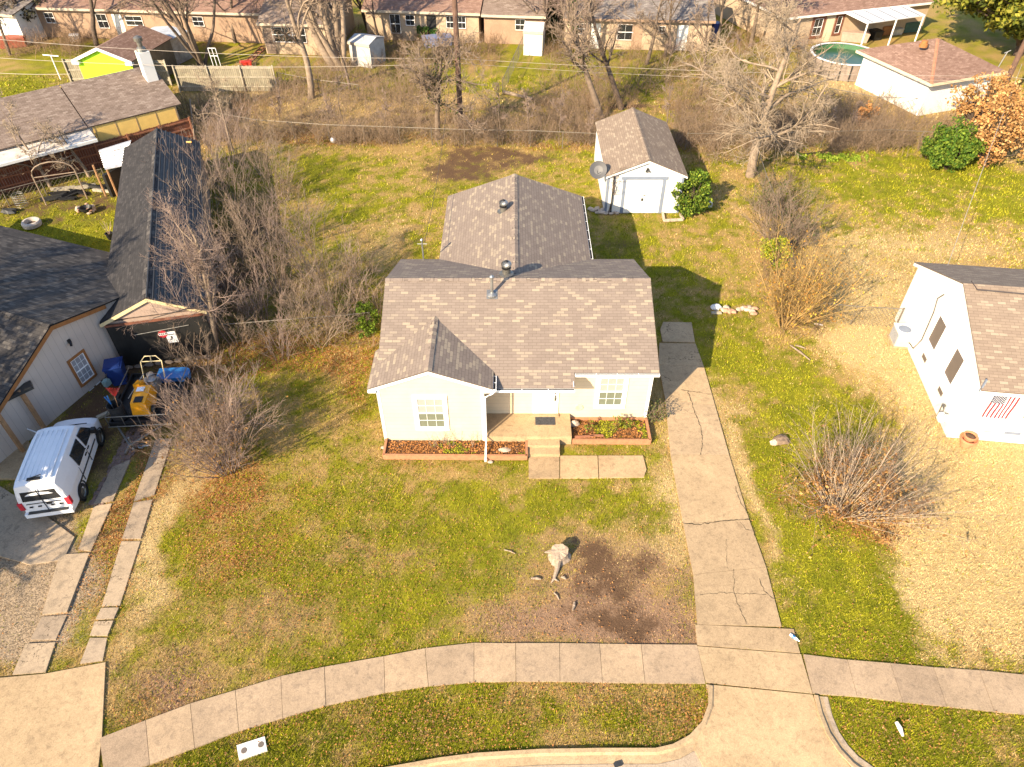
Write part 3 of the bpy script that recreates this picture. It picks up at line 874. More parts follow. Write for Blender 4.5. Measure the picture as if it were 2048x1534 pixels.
mb.slab([(BM, 19.18, 3.93), (BM, 22.8, 3.93), (B1, 20.7, 3.02), (B1, 19.18, 3.02)], .05, (0, 0, -.05))
roof = mb.build("roof", M_MAIN, h)
# ridge caps
mb = MB(); rg = random.Random(5)
def ridgecap(mb, A, B, wd=.15, st=.15, sl=.4):
    A = Vector(A); B = Vector(B); fr = Fr(A, B - A); L = (B - A).length; k = 0.0
    while k < L:
        e = min(L, k + st * 1.15); u = rg.random() * 9
        for s in (-1, 1):
            q = [fr.p(k, 0, .020), fr.p(e, 0, .028), fr.p(e, s * wd, .028 - wd * sl), fr.p(k, s * wd, .020 - wd * sl)]
            mb.face(q if s < 0 else q[::-1], [(u, u), (u + .1, u), (u + .1, u + .05), (u, u + .05)])
        k += st
for a_, b_, s_ in (((X0, RY, RZ), (X1, RY, RZ), .4), ((WXm, 24.95, 4.24), (WXm, 34.0, 4.24), .36), ((BM, 19.18, 3.93), (BM, 22.4, 3.93), .39)):
    mb = MB(); ridgecap(mb, a_, b_, sl=s_); mb.build("ridge_cap", M_MAIN, roof)
# fascia and soffit
mb = MB()
mb.box(WF, -.70, 2.33, PY + .01, PY + .035, zf(PY) - .17, zf(PY) - .056); mb.box(WF, 2.37, X1 - .01, FY + .01, FY + .035, EZ - .17, EZ - .056)
mb.face([(-1.07, 20.45, 2.70), (-1.07, PY + .04, 2.66), (2.33, PY + .04, 2.66), (2.33, 20.45, 2.70)])
mb.face([(2.33, WY, 2.86), (2.33, FY + .04, 2.86), (X1, FY + .04, 2.86), (X1, WY, 2.86)])
mb.box(WF, 2.31, 2.335, PY + .04, WY - .02, 2.62, 2.86)
for (a, za, b, zb) in ((B0, 3.02, BM, 3.93), (BM, 3.93, B1, 3.02)):
    for y in (19.20,):
        q = [(a, y, za - .21), (b, y, zb - .21), (b, y, zb - .052), (a, y, za - .052)]
        mb.face(q); mb.face([(v[0], y + .12, v[2]) for v in q]); mb.face([q[0], q[1], (b, y + .12, zb - .21), (a, y + .12, za - .21)])
mb.box(WF, B0 + .01, -5.08, 19.19, 19.32, 2.80, 2.86); mb.box(WF, -1.05, B1 - .01, 19.19, 20.3, 2.80, 2.86)
mb.box(WF, X1 - .035, X1 - .01, FY, RY, 0, 0) if False else None
for x in (X0 + .012, X1 - .034):
    for (ya, za, yb, zb) in ((FY, EZ, RY, RZ), (RY, RZ, BY, EZ)):
        mb.hexa([(x, ya, za - .2), (x + .022, ya, za - .2), (x + .022, yb, zb - .2), (x, yb, zb - .2), (x, ya, za - .06), (x + .022, ya, za - .06), (x + .022, yb, zb - .06), (x, yb, zb - .06)])
mb.build("fascia", M_TRIMW, h)
# corner boards
mb = MB()
mb.box(WF, -5.075, -4.965, 19.285, 19.297, 0, 2.9); mb.box(WF, -5.085, -5.063, 19.285, 19.40, 0, 2.9); mb.build("corner_board", M_TRIMW, h)
mb = MB(); mb.box(WF, -1.165, -1.055, 19.285, 19.297, 0, 2.9); mb.build("corner_board", M_TRIMW, h)
mb = MB(); mb.box(WF, hx1 - .1, hx1 + .012, WY - .014, WY - .002, 0, 2.85); mb.box(WF, hx1 + .002, hx1 + .014, WY - .002, WY + .12, 0, 2.85)
mb.build("corner_board", M_TRIMW, h)
gutter(h, (2.40, FY - .005, EZ - .03), (X1, FY - .005, EZ - .03), (0, -1, 0))
gutter(h, (-.62, PY - .005, zf(PY) - .03), (2.36, PY - .005, zf(PY) - .03), (0, -1, 0))
gutter(h, (WX1 + .005, 28.05, 2.97), (WX1 + .005, 34.0, 2.97), (1, 0, 0))
gutter(h, (B1 + .005, 19.2, 2.98), (B1 + .005, 19.95, 2.98), (1, 0, 0))
mb = MB()
mb.tube([(-.60, 19.24, 2.9), (-.75, 19.2, 2.75), (-1.02, 19.22, 2.55), (-1.02, 19.22, .55), (-1.02, 18.6, .35), (-1.02, 18.15, .12)], .038, 6)
mb.build("downspout", M_TRIMW, h)
frB = Fr((0, 19.3, 0), (1, 0, 0), (0, -1, 0)); frM = Fr((0, WY, 0), (1, 0, 0), (0, -1, 0))
window(h, frB, -3.63, -2.60, .86, 2.45, .14, 3, 2, glass=M_GLASSG, upper=M_BLIND)
window(h, frM, 3.45, 4.42, .92, 2.45, .14, 3, 2, glass=M_GLASSG, upper=M_BLIND)
# entrance
mb = MB(); mb.box(frM, .84, 1.86, .001, .045, .50, 2.56); d = mb.build("door_frame", M_TRIMW, h)
mb = MB(); mb.box(frM, .900, .922, .046, .050, .53, 2.50); mb.box(frM, .900, 1.82, .046, .050, .512, .53); mb.build("door_shade_strip", M_GREYTRIM, d)  # dark strips stand in for the shadow line along the door edge
mb = MB(); mb.box(frM, .924, 1.80, .046, .07, .532, 2.50); dd = mb.build("door", M_WHITEP, h)
mb = MB()
for a in (1.0, 1.42):
    for c0, c1 in ((.65, 1.2), (1.3, 1.85), (1.95, 2.38)): mb.box(frM, a, a + .32, .0705, .076, c0, c1)
mb.build("door_panel", M_WHITEP, dd)
mb = MB(); mb.box(frM, 1.69, 1.75, .071, .10, 1.25, 1.55); mb.tube([frM.p(1.72, .10, 1.5), frM.p(1.72, .13, 1.46), frM.p(1.72, .13, 1.33), frM.p(1.72, .10, 1.28)], .012, 6); mb.lathe(frM.p(1.72, .071, 1.66), [(.03, 0), (.03, .025), (0, .03)], 10, (0, -1, 0))
mb.build("handle", M_METALD, dd)
mb = MB(); mb.box(frM, .80, 1.90, .05, .22, .455, .50); mb.build("threshold", M_PORCH, h)
mb = MB(); mb.lathe(frM.p(2.72, .001, .80), [(.17, 0), (.17, .02), (.14, .03), (0, .03)], 18, (0, -1, 0)); mb.build("wall_plaque", M_ROCK, h)
mb = MB(); mb.box(WF, -.18, .30, 19.95, 20.05, 2.50, 2.58); mb.build("porch_light", M_BLACK, h)
mb = MB(); mb.prism([(-1.05, 19.18), (2.36, 19.18), (2.36, WY), (-1.05, WY)], 0, .45); pr = mb.build("porch", M_PORCH, h)
mb = MB(); mb.prism([(.62, 18.85), (1.88, 18.85), (1.88, 19.18), (.62, 19.18)], 0, .30); mb.prism([(.61, 18.5), (1.87, 18.5), (1.87, 18.85), (.61, 18.85)], 0, .17); mb.build("step", M_PORCH, h)
BLD.append([(-1.05, 18.5), (2.36, 18.5), (2.36, WY), (-1.05, WY)])
turbine(h, (-.23, 24.55, 4.62)); turbine(h, (-.41, 30.6, 4.10))
pv = Vector((-.80, 23.35, 0)); pv.z = zf(pv.y)
mb = MB(); mb.lathe(pv, [(.20, -.02), (.20, .02), (.075, .10), (.06, .14), (.06, .78), (.09, .79), (.10, .86), (.04, .92), (0, .92)], 14)
vp = mb.build("vent_pipe", M_METAL, h)
mb = MB(); mb.slab([(pv.x - .22, pv.y - .2, zf(pv.y - .2) + .012), (pv.x + .22, pv.y - .2, zf(pv.y - .2) + .012), (pv.x + .22, pv.y + .2, zf(pv.y + .2) + .012), (pv.x - .22, pv.y + .2, zf(pv.y + .2) + .012)], .01); mb.build("flashing", M_METAL, vp)
mp = Vector((-4.05, 27.75, 0))
mb = MB(); mb.tube([mp + Vector((0, 0, 2.9)), mp + Vector((0, 0, 4.15))], .035, 8); mb.lathe(mp + Vector((0, 0, 4.1)), [(.05, 0), (.07, .06), (.03, .12), (0, .12)], 10)
mb.tube([mp + Vector((-.22, 0, 3.95)), mp + Vector((.22, .0, 3.95))], .015, 5); mb.build("service_mast", M_METAL, h)

t = thing("doormat", "dark grey doormat in front of the white front door", "doormat", (1.35, 20.05, .45))
mb = MB(); mb.box(WF, .94, 1.74, 19.82, 20.30, .451, .468); mb.build("mat_pad", mat("mat_fibre", (.045, .045, .05), .95, .5, scale=14), t)

# planter beds
def bedbox(root, pts, hgt, th=.09, mat_=M_BORDER, soil=True, closed=False):
    P = [Vector(p) for p in pts]
    prs = list(zip(P, P[1:] + P[:1])) if closed else list(zip(P, P[1:]))
    for a, b in prs:
        fr = Fr(a, b - a); mb = MB(); mb.box(fr, -.02, (b - a).length + .02, -th / 2, th / 2, 0, hgt); mb.build("timber", mat_, root)
    if soil:
        mb = MB(); mb.prism([(p.x, p.y) for p in P], 0, hgt * .55); mb.build("soil", M_MULCH, root)
t = thing("planter_bed", "long low timber planter bed of brown leaves under the gabled bay window", "planter bed", (-3, 18.8, 0))
bedbox(t, [(-5.0, 19.28, 0), (-5.0, 18.42, 0), (-1.0, 18.38, 0), (.57, 18.38, 0), (.57, 19.16, 0)], .25)
BLD.append([(-5.0, 19.28), (-5.0, 18.42), (.57, 18.38), (.57, 19.2)])
t = thing("planter_bed", "timber planter bed of leaves and green plants right of the porch steps", "planter bed", (4, 19.7, 0))
bedbox(t, [(2.42, 19.22, 0), (5.50, 19.20, 0), (5.50, 20.4, 0), (2.42, 20.4, 0)], .25)
BLD.append([(2.40, 19.2), (5.50, 19.2), (5.50, 20.4), (2.40, 20.4)])
t = thing("broken_timber", "loose split board lying on the planter corner by the porch steps", "board", (2.9, 19.3, .2))
mb = MB(); mb.box(Fr((2.5, 19.33, .25), (1, .06, 0)), 0, .75, -.04, .05, 0, .05); mb.box(Fr((3.1, 19.42, .25), (1, -.03, 0)), 0, .55, -.03, .05, 0, .05); mb.build("plank", M_REDWOODL, t)
def stone(label, x, y, rx, ry, rz, m=M_ROCK, z=0.0, cat="stone", name="stone", seed=1):
    mb = MB(); mb.rock((x, y, z + rz * .4), rx, ry, rz, random.Random(seed), 9)
    o = mb.build(name, m, loc=(x, y, z)); return tag(o, label, cat)
p = G(1009, 899, .2); stone("flat round pale stone in the leaf bed left of the porch steps", p.x, p.y, .22, .14, .05, z=.16, seed=2)
p = G(980, 924); stone("small pale splash stone at the foot of the downspout", p.x, p.y, .11, .09, .05, seed=3)
p = G(1149, 846, .3); stone("upright round pale stone leaning beside the porch slab", p.x, p.y, .19, .13, .20, z=.15, seed=4)
p = G(766, 896); stone("pale pebble outside the left corner of the long planter", p.x, p.y, .11, .09, .05, seed=5)

# ------------------------------------------------------------------ white shed
s = thing("storage_shed", "white gabled shed with double doors and tan shingle roof in the back yard", "shed", (7.6, 37.5, 0))
sx0, sx1, sy0, sy1 = 5.45, 9.80, 37.6, 44.7
mb = MB(); mb.prism([(sx0, sy0), (sx1, sy0), (sx1, sy1), (sx0, sy1)], 0, 2.36)
for y in (sy0, sy1): mb.face([(sx0, y, 2.36), (sx1, y, 2.36), (7.65, y, 3.24)])
mb.build("wall", M_WHITE, s); BLD.append([(sx0, sy0), (sx1, sy0), (sx1, sy1), (sx0, sy1)])
mb = MB(); mb.slab([(7.65, 37.42, 3.36), (7.65, 44.9, 3.36), (5.33, 44.9, 2.42), (5.33, 37.42, 2.42)], .05, (0, 0, -.05)); mb.slab([(7.65, 37.42, 3.36), (7.65, 44.9, 3.36), (9.95, 44.9, 2.42), (9.95, 37.42, 2.42)], .05, (0, 0, -.05))
r = mb.build("roof", M_SHED, s); mb = MB(); ridgecap(mb, (7.65, 37.42, 3.36), (7.65, 44.9, 3.36)); mb.build("ridge_cap", M_SHED, r)
mb = MB()
for (a, za, b, zb) in ((5.33, 2.42, 7.65, 3.36), (7.65, 3.36, 9.95, 2.42)):
    mb.hexa([(a, 37.43, za - .17), (b, 37.43, zb - .17), (b, 37.46, zb - .17), (a, 37.46, za - .17), (a, 37.43, za - .051), (b, 37.43, zb - .051), (b, 37.46, zb - .051), (a, 37.46, za - .051)])
mb.build("fascia", M_WHITEP, s)
frS = Fr((0, sy0, 0), (1, 0, 0), (0, -1, 0))
mb = MB(); mb.box(frS, 6.35, 6.53, .002, .03, 0, 2.12); mb.box(frS, 8.62, 8.80, .002, .03, 0, 2.12); mb.box(frS, 6.25, 8.90, .002, .035, 2.12, 2.30); mb.build("door_trim", M_GREYTRIM, s)
mb = MB(); mb.box(frS, sx0, sx0 + .12, .002, .02, 0, 2.36); mb.box(Fr((sx0, 0, 0), (0, 1, 0), (-1, 0, 0)), sy0, sy0 + .1, .002, .02, 0, 2.36); mb.build("corner_board", M_GREYTRIM, s)
mb = MB(); mb.box(frS, sx1 - .12, sx1, .002, .02, 0, 2.36); mb.build("corner_board", M_GREYTRIM, s)
for a0, a1 in ((6.54, 7.565), (7.585, 8.61)):
    mb = MB(); mb.box(frS, a0, a1, .004, .035, .05, 2.10); dd = mb.build("door", M_WHITEP, s)
    if a0 > 7: mb = MB(); mb.box(frS, 7.60, 7.72, .036, .06, 1.15, 1.2); mb.box(frS, 7.50, 7.62, .036, .07, .82, .97); mb.build("latch", M_DARKMETAL, dd)
mb = MB(); mb.box(frS, 7.58, 7.70, .002, .10, 2.70, 2.82); mb.tube([frS.p(7.60, .06, 2.7), frS.p(7.55, .14, 2.64)], .05, 8); mb.tube([frS.p(7.69, .06, 2.7), frS.p(7.76, .14, 2.64)], .05, 8); mb.build("flood_light", M_DARKMETAL, s)
mb = MB(); mb.tube([(5.80, 37.50, 2.45), (5.80, 37.52, 0)], .045, 8); mb.build("downpipe", M_DARKMETAL, s)
mb = MB(); c = Vector((4.92, 37.9, 2.55)); ax = Vector((-.15, -.55, .35)).normalized()
mb.lathe(c, [(0, 0), (.25, .015), (.42, .06), (.50, .10), (.49, .115), (.25, .03), (0, .015)], 24, ax)
ds = mb.build("satellite_dish", mat("dish_grey", (.065, .065, .07), .5, .1), s)
mb = MB(); mb.tube([c, c + Vector((.35, .05, -.15)), (5.45, 37.95, 2.2)], .025, 6); mb.tube([c + ax * .02 - Vector((0, 0, .3)), c + ax * .55 - Vector((0, 0, .1))], .015, 5); mb.build("bracket", M_DARKMETAL, ds)
rg = random.Random(31)
for i in range(9):
    p = G(rg.uniform(1180, 1208), rg.uniform(418, 430)); mb = MB(); mb.rock((p.x, p.y, .07), rg.uniform(.12, .28), rg.uniform(.1, .2), .10, rg)
    tag(mb.build("stone", M_ROCK, loc=(p.x, p.y, 0)), "pale rough stone in the heap at the left corner of the white shed", "stone", "stones heaped at the shed corner")
for i in range(5):
    p = G(1212 + i * 5.5, 428 - (i % 2) * 2); mb = MB(); mb.rock((p.x, p.y, .05), .16, .1, .08, rg)
    tag(mb.build("stone", M_ROCK, loc=(p.x, p.y, 0)), "flat pale stone in the row before the white shed wall", "stone", "stones laid along the shed front")
t = thing("planter_edging", "white block edging around the green shrub at the shed", "garden edging", (9.3, 36.2, 0))
e = [G(x, y) for x, y in ((1325, 428), (1328, 443), (1366, 441), (1360, 430))]
for a, b in zip(e, e[1:]):
    n = max(1, int((b - a).length / .32))
    for k in range(n):
        fr = Fr(a.lerp(b, k / n), b - a); mb = MB(); mb.box(fr, .01, (b - a).length / n - .01, -.06, .06, 0, .13); mb.build("block", M_ROCK, t)
p = G(1420, 412); t = thing("bucket", "white bucket lying on its side right of the green shed shrub", "bucket", (p.x, p.y, 0))
mb = MB(); mb.lathe((p.x, p.y, .16), [(.12, .0), (.13, .0), (.16, .32), (.165, .34), (.15, .34), (.12, .02)], 16, (-.35, -.8, .12)); mb.build("bucket_body", M_PLASTIC, t)
mb = MB(); mb.tube([Vector((p.x, p.y, .16)) + Vector((-.35, -.8, .12)).normalized() * .33 + Vector((math.cos(q) * .17, 0, math.sin(q) * .17)) for q in [k * math.pi / 6 for k in range(7)]], .008, 4); mb.build("handle", M_METAL, t)

# ------------------------------------------------------------------ white house on the right
ya = math.radians(-7.3)
u = Vector((math.cos(ya), math.sin(ya), 0)); nf = Vector((math.sin(ya), -math.cos(ya), 0))   # nf: towards the street
if nf.y > 0: nf = -nf
C0 = Vector((17.52, 19.57, 0))
W = 7.85; Lr = 13.0
w = thing("white_house", "white painted gable house with tan shingle roof and a hanging flag", "house", C0)
frF = Fr(C0, u, nf)
def q(a, b, z): return C0 + u * a - nf * b + Vector((0, 0, z))
mb = MB(); mb.prism([q(0, 0, 0).xy, q(Lr, 0, 0).xy, q(Lr, W, 0).xy, q(0, W, 0).xy], 0, 2.93)
mb.face([q(0, 0, 2.93), q(0, W, 2.93), q(0, W / 2, 4.62)])
mb.build("wall", M_WHITE, w); BLD.append([tuple(q(0, 0, 0).xy), tuple(q(Lr, 0, 0).xy), tuple(q(Lr, W, 0).xy), tuple(q(0, W, 0).xy)])
mb = MB(); e0, zr, ze = -.42, 4.78, 2.98
mb.slab([q(-.05, e0, ze), q(Lr, e0, ze), q(Lr, W / 2, zr), q(-.05, W / 2, zr)], .05, (0, 0, -.05)); mb.slab([q(-.05, W / 2, zr), q(Lr, W / 2, zr), q(Lr, W + .42, ze), q(-.05, W + .42, ze)], .05, (0, 0, -.05))
r = mb.build("roof", M_SHED, w)
mb = MB(); mb.tube([q(.35, W / 2 - .35, 4.75), q(Lr, W / 2 - .62, 4.62)], .03, 5); mb.tube([q(.35, W / 2 - .35, 4.78), q(.25, W / 2 + .1, 4.85)], .02, 5); mb.build("roof_cable", M_WIRED, r)
mb = MB()
for a, za, b, zb in ((e0, ze, W / 2, zr), (W / 2, zr, W + .42, ze)):
    A0, A1 = q(-.045, a, za), q(-.045, b, zb); o = u * .03
    mb.hexa([A0 - Vector((0, 0, .2)), A0 + o - Vector((0, 0, .2)), A1 + o - Vector((0, 0, .2)), A1 - Vector((0, 0, .2)), A0 - Vector((0, 0, .051)), A0 + o - Vector((0, 0, .051)), A1 + o - Vector((0, 0, .051)), A1 - Vector((0, 0, .051))])
mb.box(frF, -.04, Lr, .40, .425, ze - .2, ze - .052)
mb.build("fascia", M_WHITEP, w)
frE = Fr(C0, -nf, -u)     # the gable end, a runs towards the back
def onE(x, y):
    P = RP(x, y, C0, u) - C0; return (P.dot(-nf), P.z)
for (pa, pb) in (((1862, 666), (1889, 666)), ((1894, 733), (1924, 733))):
    a, c = onE((pa[0] + pb[0]) / 2, pa[1]); window(w, frE, a - .42, a + .42, c - .66, c + .66, .05, 1, 1, glass=M_SCREEN, sash=False)
for px, py in ((1849, 716), (1881, 783)):
    a, c = onE(px, py); mb = MB(); mb.box(frE, a - .22, a + .22, .002, .02, c - .1, c + .1); mb.build("foundation_vent", M_SCREEN, w)
cp = [onE(x, y) for x, y in ((1890, 589), (1877, 597), (1869, 625), (1845, 680), (1828, 697), (1822, 688), (1800, 686))]
mb = MB(); mb.tube([frE.p(a, .04, max(c, .12)) for a, c in cp], .022, 5); mb.build("conduit", M_WIRED, w)
a, c = onE(1968, 772); mb = MB(); mb.box(frE, a - .02, a + .05, .002, .05, c - .3, c + .3); mb.build("downspout", M_GREYTRIM, w)
def onF(x, y):
    P = RP(x, y, C0, nf) - C0; return (P.dot(u), P.z)
a, c = onF(2052, 820); window(w, frF, a, a + .9, c - .45, c + .75, .06, 1, 1, glass=M_GLASSG)
a, c = onF(2025, 866); mb = MB(); mb.box(frF, a - .3, a + .3, .002, .02, c - .08, c + .06); mb.build("foundation_vent", M_GREYTRIM, w)
a, c = onF(1975, 863); mb = MB(); mb.box(frF, a - .14, a + .14, .002, .02, c - .03, c + .03); mb.build("foundation_vent", M_CREAMTRIM, w)
# flag
A = onF(1991, 786); B = onF(2034, 788); Cc = onF(1963, 832)
fw = B[0] - A[0]; fh = .0
fa0 = A[0]; ft = A[1]; fbm_ = Cc[1]
fl = thing("flag", "red white and blue striped flag hanging upright on the white house front", "flag", frF.p(fa0, .05, fbm_))
fw = .92; nst = 13; nr = 16
mb = MB(); Hf = ft - fbm_
for i in range(nst):
    for j in range(nr):
        a0, a1 = fa0 + fw * i / nst, fa0 + fw * (i + 1) / nst; c0, c1 = ft - Hf * j / nr, ft - Hf * (j + 1) / nr
        canton = i < 7 and j < 6
        mb.m = 1 if canton else (0 if i % 2 == 0 else 2)
        def o(a, c): return .055 + .018 * math.sin(a * 9 + c * 2) + .01 * math.sin(c * 7)
        mb.face([frF.p(a0, o(a0, c0), c0), frF.p(a0, o(a0, c1), c1), frF.p(a1, o(a1, c1), c1), frF.p(a1, o(a1, c0), c0)])
mb.build("cloth", [M_REDF, M_BLUEF, M_WHITEF], fl)
mb = MB()
cwid, chei = fw * 7 / 13, Hf * 6 / 16
for i in range(9):
    for j in range(11):
        if (i + j) % 2: continue
        a = fa0 + cwid * (i + 1) / 10; c = ft - chei * (j + 1) / 12
        of = .055 + .018 * math.sin(a * 9 + c * 2) + .01 * math.sin(c * 7) + .006
        P = []
        for k in range(10):
            w_ = math.pi / 2 + math.pi * k / 5; r_ = .024 if k % 2 == 0 else .011
            P.append(frF.p(a + r_ * math.cos(w_), of, c + r_ * math.sin(w_)))
        mb.face(P)
mb.build("stars", M_WHITEF, fl)
mb = MB(); mb.tube([frF.p(fa0 - .05, .05, ft + .02), frF.p(fa0 + fw + .05, .05, ft + .02)], .012, 6); mb.build("hanging_rod", M_WHITEP, fl)
# air conditioner
p = G(1800, 684); frA = Fr((p.x, p.y, 0), -nf, -u)
a_ = thing("air_conditioner", "white boxy air conditioner unit at the white house gable end", "air conditioner", p)
mb = MB(); mb.box(frA, -.42, .42, -.40, .40, .05, .72); mb.build("cabinet", mat("cabinet_beige", (.42, .39, .35), .5, .1), a_)
mb = MB(); mb.box(frA, -.44, .44, -.42, .42, .722, .76); tp = mb.build("top_cover", M_WHITEP, a_)
mb = MB(); mb.lathe(frA.p(0, .05, .762), [(.28, 0), (.28, .012), (.25, .012), (.25, 0), (.12, .015), (.0, .02)], 18); mb.build("fan_grille", M_GREYTRIM, tp)
mb = MB()
for k in range(8): mb.box(frA, -.40, .40, .401, .41, .12 + k * .07, .14 + k * .07)
mb.build("louvres", M_GREYTRIM, a_)
mb = MB(); mb.box(frA, -.5, .5, -.48, .48, 0, .05); mb.build("pad", M_CONC, a_)
mb = MB(); mb.tube([frA.p(-.2, -.42, .4), frA.p(-.3, -.7, .15), frA.p(-.6, -.85, .1)], .03, 6); mb.build("pipe", M_CEDAR, a_)
# meter, pot
a, c = onE(1889, 838); g = thing("gas_meter", "white painted gas meter with pipes at the white house corner", "gas meter", frE.p(a, .15, 0))
mb = MB(); mb.box(frE, a - .14, a + .14, .06, .26, .28, .58); mb.lathe(frE.p(a, .16, .58), [(.12, 0), (.10, .06), (0, .08)], 12); mb.build("meter_body", M_WHITEP, g)
mb = MB(); mb.tube([frE.p(a + .1, .16, .62), frE.p(a + .1, .16, .78), frE.p(a + .35, .16, .80), frE.p(a + .35, .1, .0)], .022, 6); mb.tube([frE.p(a - .1, .16, .62), frE.p(a - .1, .16, .74), frE.p(a - .1, .03, .74)], .022, 6); mb.lathe(frE.p(a + .24, .16, .84), [(.08, 0), (.09, .03), (0, .06)], 12); mb.build("pipe", M_METALD, g)
p = G(1930, 890); pt = thing("flower_pot", "terracotta flower pot with a smaller pot inside at the white house corner", "flower pot", p)
mb = MB(); mb.lathe(p, [(.20, 0), (.30, .32), (.34, .33), (.34, .42), (.30, .42), (.28, .34), (.2, .3)], 22); mb.build("outer_pot", M_TERRA, pt)
mb = MB(); mb.lathe(p + Vector((.03, .04, .3)), [(.19, 0), (.23, .17), (.25, .18), (.25, .23), (.21, .23), (.20, .18)], 20); mb.build("inner_pot", M_TERRA, pt)
mb = MB(); mb.lathe(p + Vector((.03, .04, .46)), [(.205, 0), (.1, .03), (0, .05)], 14); mb.build("soil", M_MULCH, pt)

# ------------------------------------------------------------------ dark roofed beige house on the left
lu = Vector((-.355, -.935, 0)).normalized(); ln = Vector((.935, -.355, 0)).normalized()   # along the gable wall towards the viewer; outwards
LC = Vector((-17.45, 24.45, 0))
frL = Fr(LC, lu, ln)
lh = thing("beige_house", "beige panelled house with charcoal shingle roof and orange trim beside the van", "house", LC)
PKa = 2.45; ZP = 3.72; sR, sF = .27, .46
def lroof_z(a): return ZP - (PKa - a) * sR if a < PKa else ZP - (a - PKa) * sF
mb = MB()
pts = [frL.p(-5.6, 0, 0), frL.p(7.2, 0, 0)]
mb.face([frL.p(-4.4, 0, 0), frL.p(7.2, 0, 0), frL.p(7.2, 0, lroof_z(7.2) - .06), frL.p(PKa, 0, ZP - .06), frL.p(-4.4, 0, lroof_z(-4.4) - .06)])
mb.face([frL.p(-4.4, 0, 0), frL.p(-4.4, -14, 0), frL.p(-4.4, -14, 1.7), frL.p(-4.4, 0, 1.7)])
mb.face([frL.p(7.2, 0, 0), frL.p(7.2, -14, 0), frL.p(7.2, -14, 1.5), frL.p(7.2, 0, 1.5)])
mb.build("wall", M_BEIGE, lh); BLD.append([tuple(frL.p(a, b, 0).xy) for a, b in ((-4.4, 0), (7.2, 0), (7.2, -14), (-4.4, -14))])
mb = MB()
ov = .12
mb.slab([frL.p(PKa, ov, ZP), frL.p(PKa, -16, ZP), frL.p(-4.7, -16, lroof_z(-4.7)), frL.p(-4.7, ov - .3, lroof_z(-4.7)), frL.p(-.1, ov, lroof_z(-.1))], .06, (0, 0, -.06))
mb.slab([frL.p(PKa, ov, ZP), frL.p(PKa, -16, ZP), frL.p(7.0, -16, lroof_z(7.0)), frL.p(7.0, ov, lroof_z(7.0))], .06, (0, 0, -.06))
r = mb.build("roof", M_DARKROOF, lh); mb = MB(); ridgecap(mb, frL.p(PKa, -16, ZP), frL.p(PKa, ov, ZP), sl=.35); mb.build("ridge_cap", M_DARKROOF, r)
mb = MB()
for a, b in ((-.05, PKa), (PKa, 7.0)):
    za, zb = lroof_z(a), lroof_z(b)
    mb.hexa([frL.p(a, .02, za - .24), frL.p(b, .02, zb - .24), frL.p(b, ov + .01, zb - .24), frL.p(a, ov + .01, za - .24), frL.p(a, .02, za - .062), frL.p(b, .02, zb - .062), frL.p(b, ov + .01, zb - .062), frL.p(a, ov + .01, za - .062)])
mb.build("barge_board", M_ORANGETRIM, lh)
def onL(x, y):
    P = RP(x, y, LC, ln) - LC; return (P.dot(lu), P.z)
a0, c1 = onL(165, 690); a1, c0 = onL(163, 782); b0, d0 = onL(196, 750); b1, d1 = onL(130, 722)
aw0, aw1 = min(b0, b1) + .02, max(b0, b1) - .02
cm = (c0 + c1 + d0 + d1) / 4
window(lh, frL, aw0 + .12, aw1 - .12, cm - .62, cm + .62, .11, 3, 2, mtrim=M_ORANGETRIM, glass=mat("lace_pane", (.30, .30, .32), .3, .15), name="window")
a, c = onL(137, 682); mb = MB(); mb.box(frL, a - .06, a + .06, .002, .08, c - .08, c + .08); mb.tube([frL.p(a, .08, c), frL.p(a + .12, .22, c - .1)], .05, 8); mb.build("flood_light", M_BLACK, lh)
for px, py in ((197, 768), (184, 780)):
    a, c = onL(px, py); mb = MB(); mb.box(frL, a - .13, a + .13, .002, .02, c - .07, c + .07); mb.build("foundation_vent", M_PLASTIC, lh)
a, c = onL(150, 715)
mb = MB(); mb.box(frL, -.02, .08, .002, .02, 0, 2.9); mb.build("corner_board", M_BEIGE, lh)
# gutter end and porch
mb = MB(); A = RP(20, 800, (0, 0, 2.2), (0, 0, 1)); B = RP(66, 766, (0, 0, 2.45), (0, 0, 1))
A = G(-30, 815, 2.1); B = G(64, 770, 2.3)
frG = Fr(A, B - A, (B - A).cross(Vector((0, 0, 1)))); mb.box(frG, 0, (B - A).length, -.35, .12, -.12, .0); mb.build("porch_roof_edge", M_DARKMETAL, lh)
for px, py, tx, ty in ((92, 862, 50, 795), (48, 905, 0, 832)):
    P = G(px, py); Q = G(tx, ty, 2.3); mb = MB(); fr = Fr(P, lu, ln); mb.box(fr, -.07, .07, -.07, .07, 0, 2.25); mb.build("porch_post", M_CEDAR, lh)
t = thing("porch_railing", "white pipe bench frame on the shaded porch behind the van", "bench", G(40, 880))
mb = MB(); mb.tube([G(0, 890, .5), G(47, 855, .5), G(82, 868, .5)], .03, 6); mb.tube([G(47, 855, .5), G(47, 855, 0)], .03, 6); mb.tube([G(82, 868, .5), G(82, 868, 0)], .03, 6); mb.tube([G(0, 890, .5), G(0, 890, 0)], .03, 6); mb.build("frame", M_PLASTIC, t)

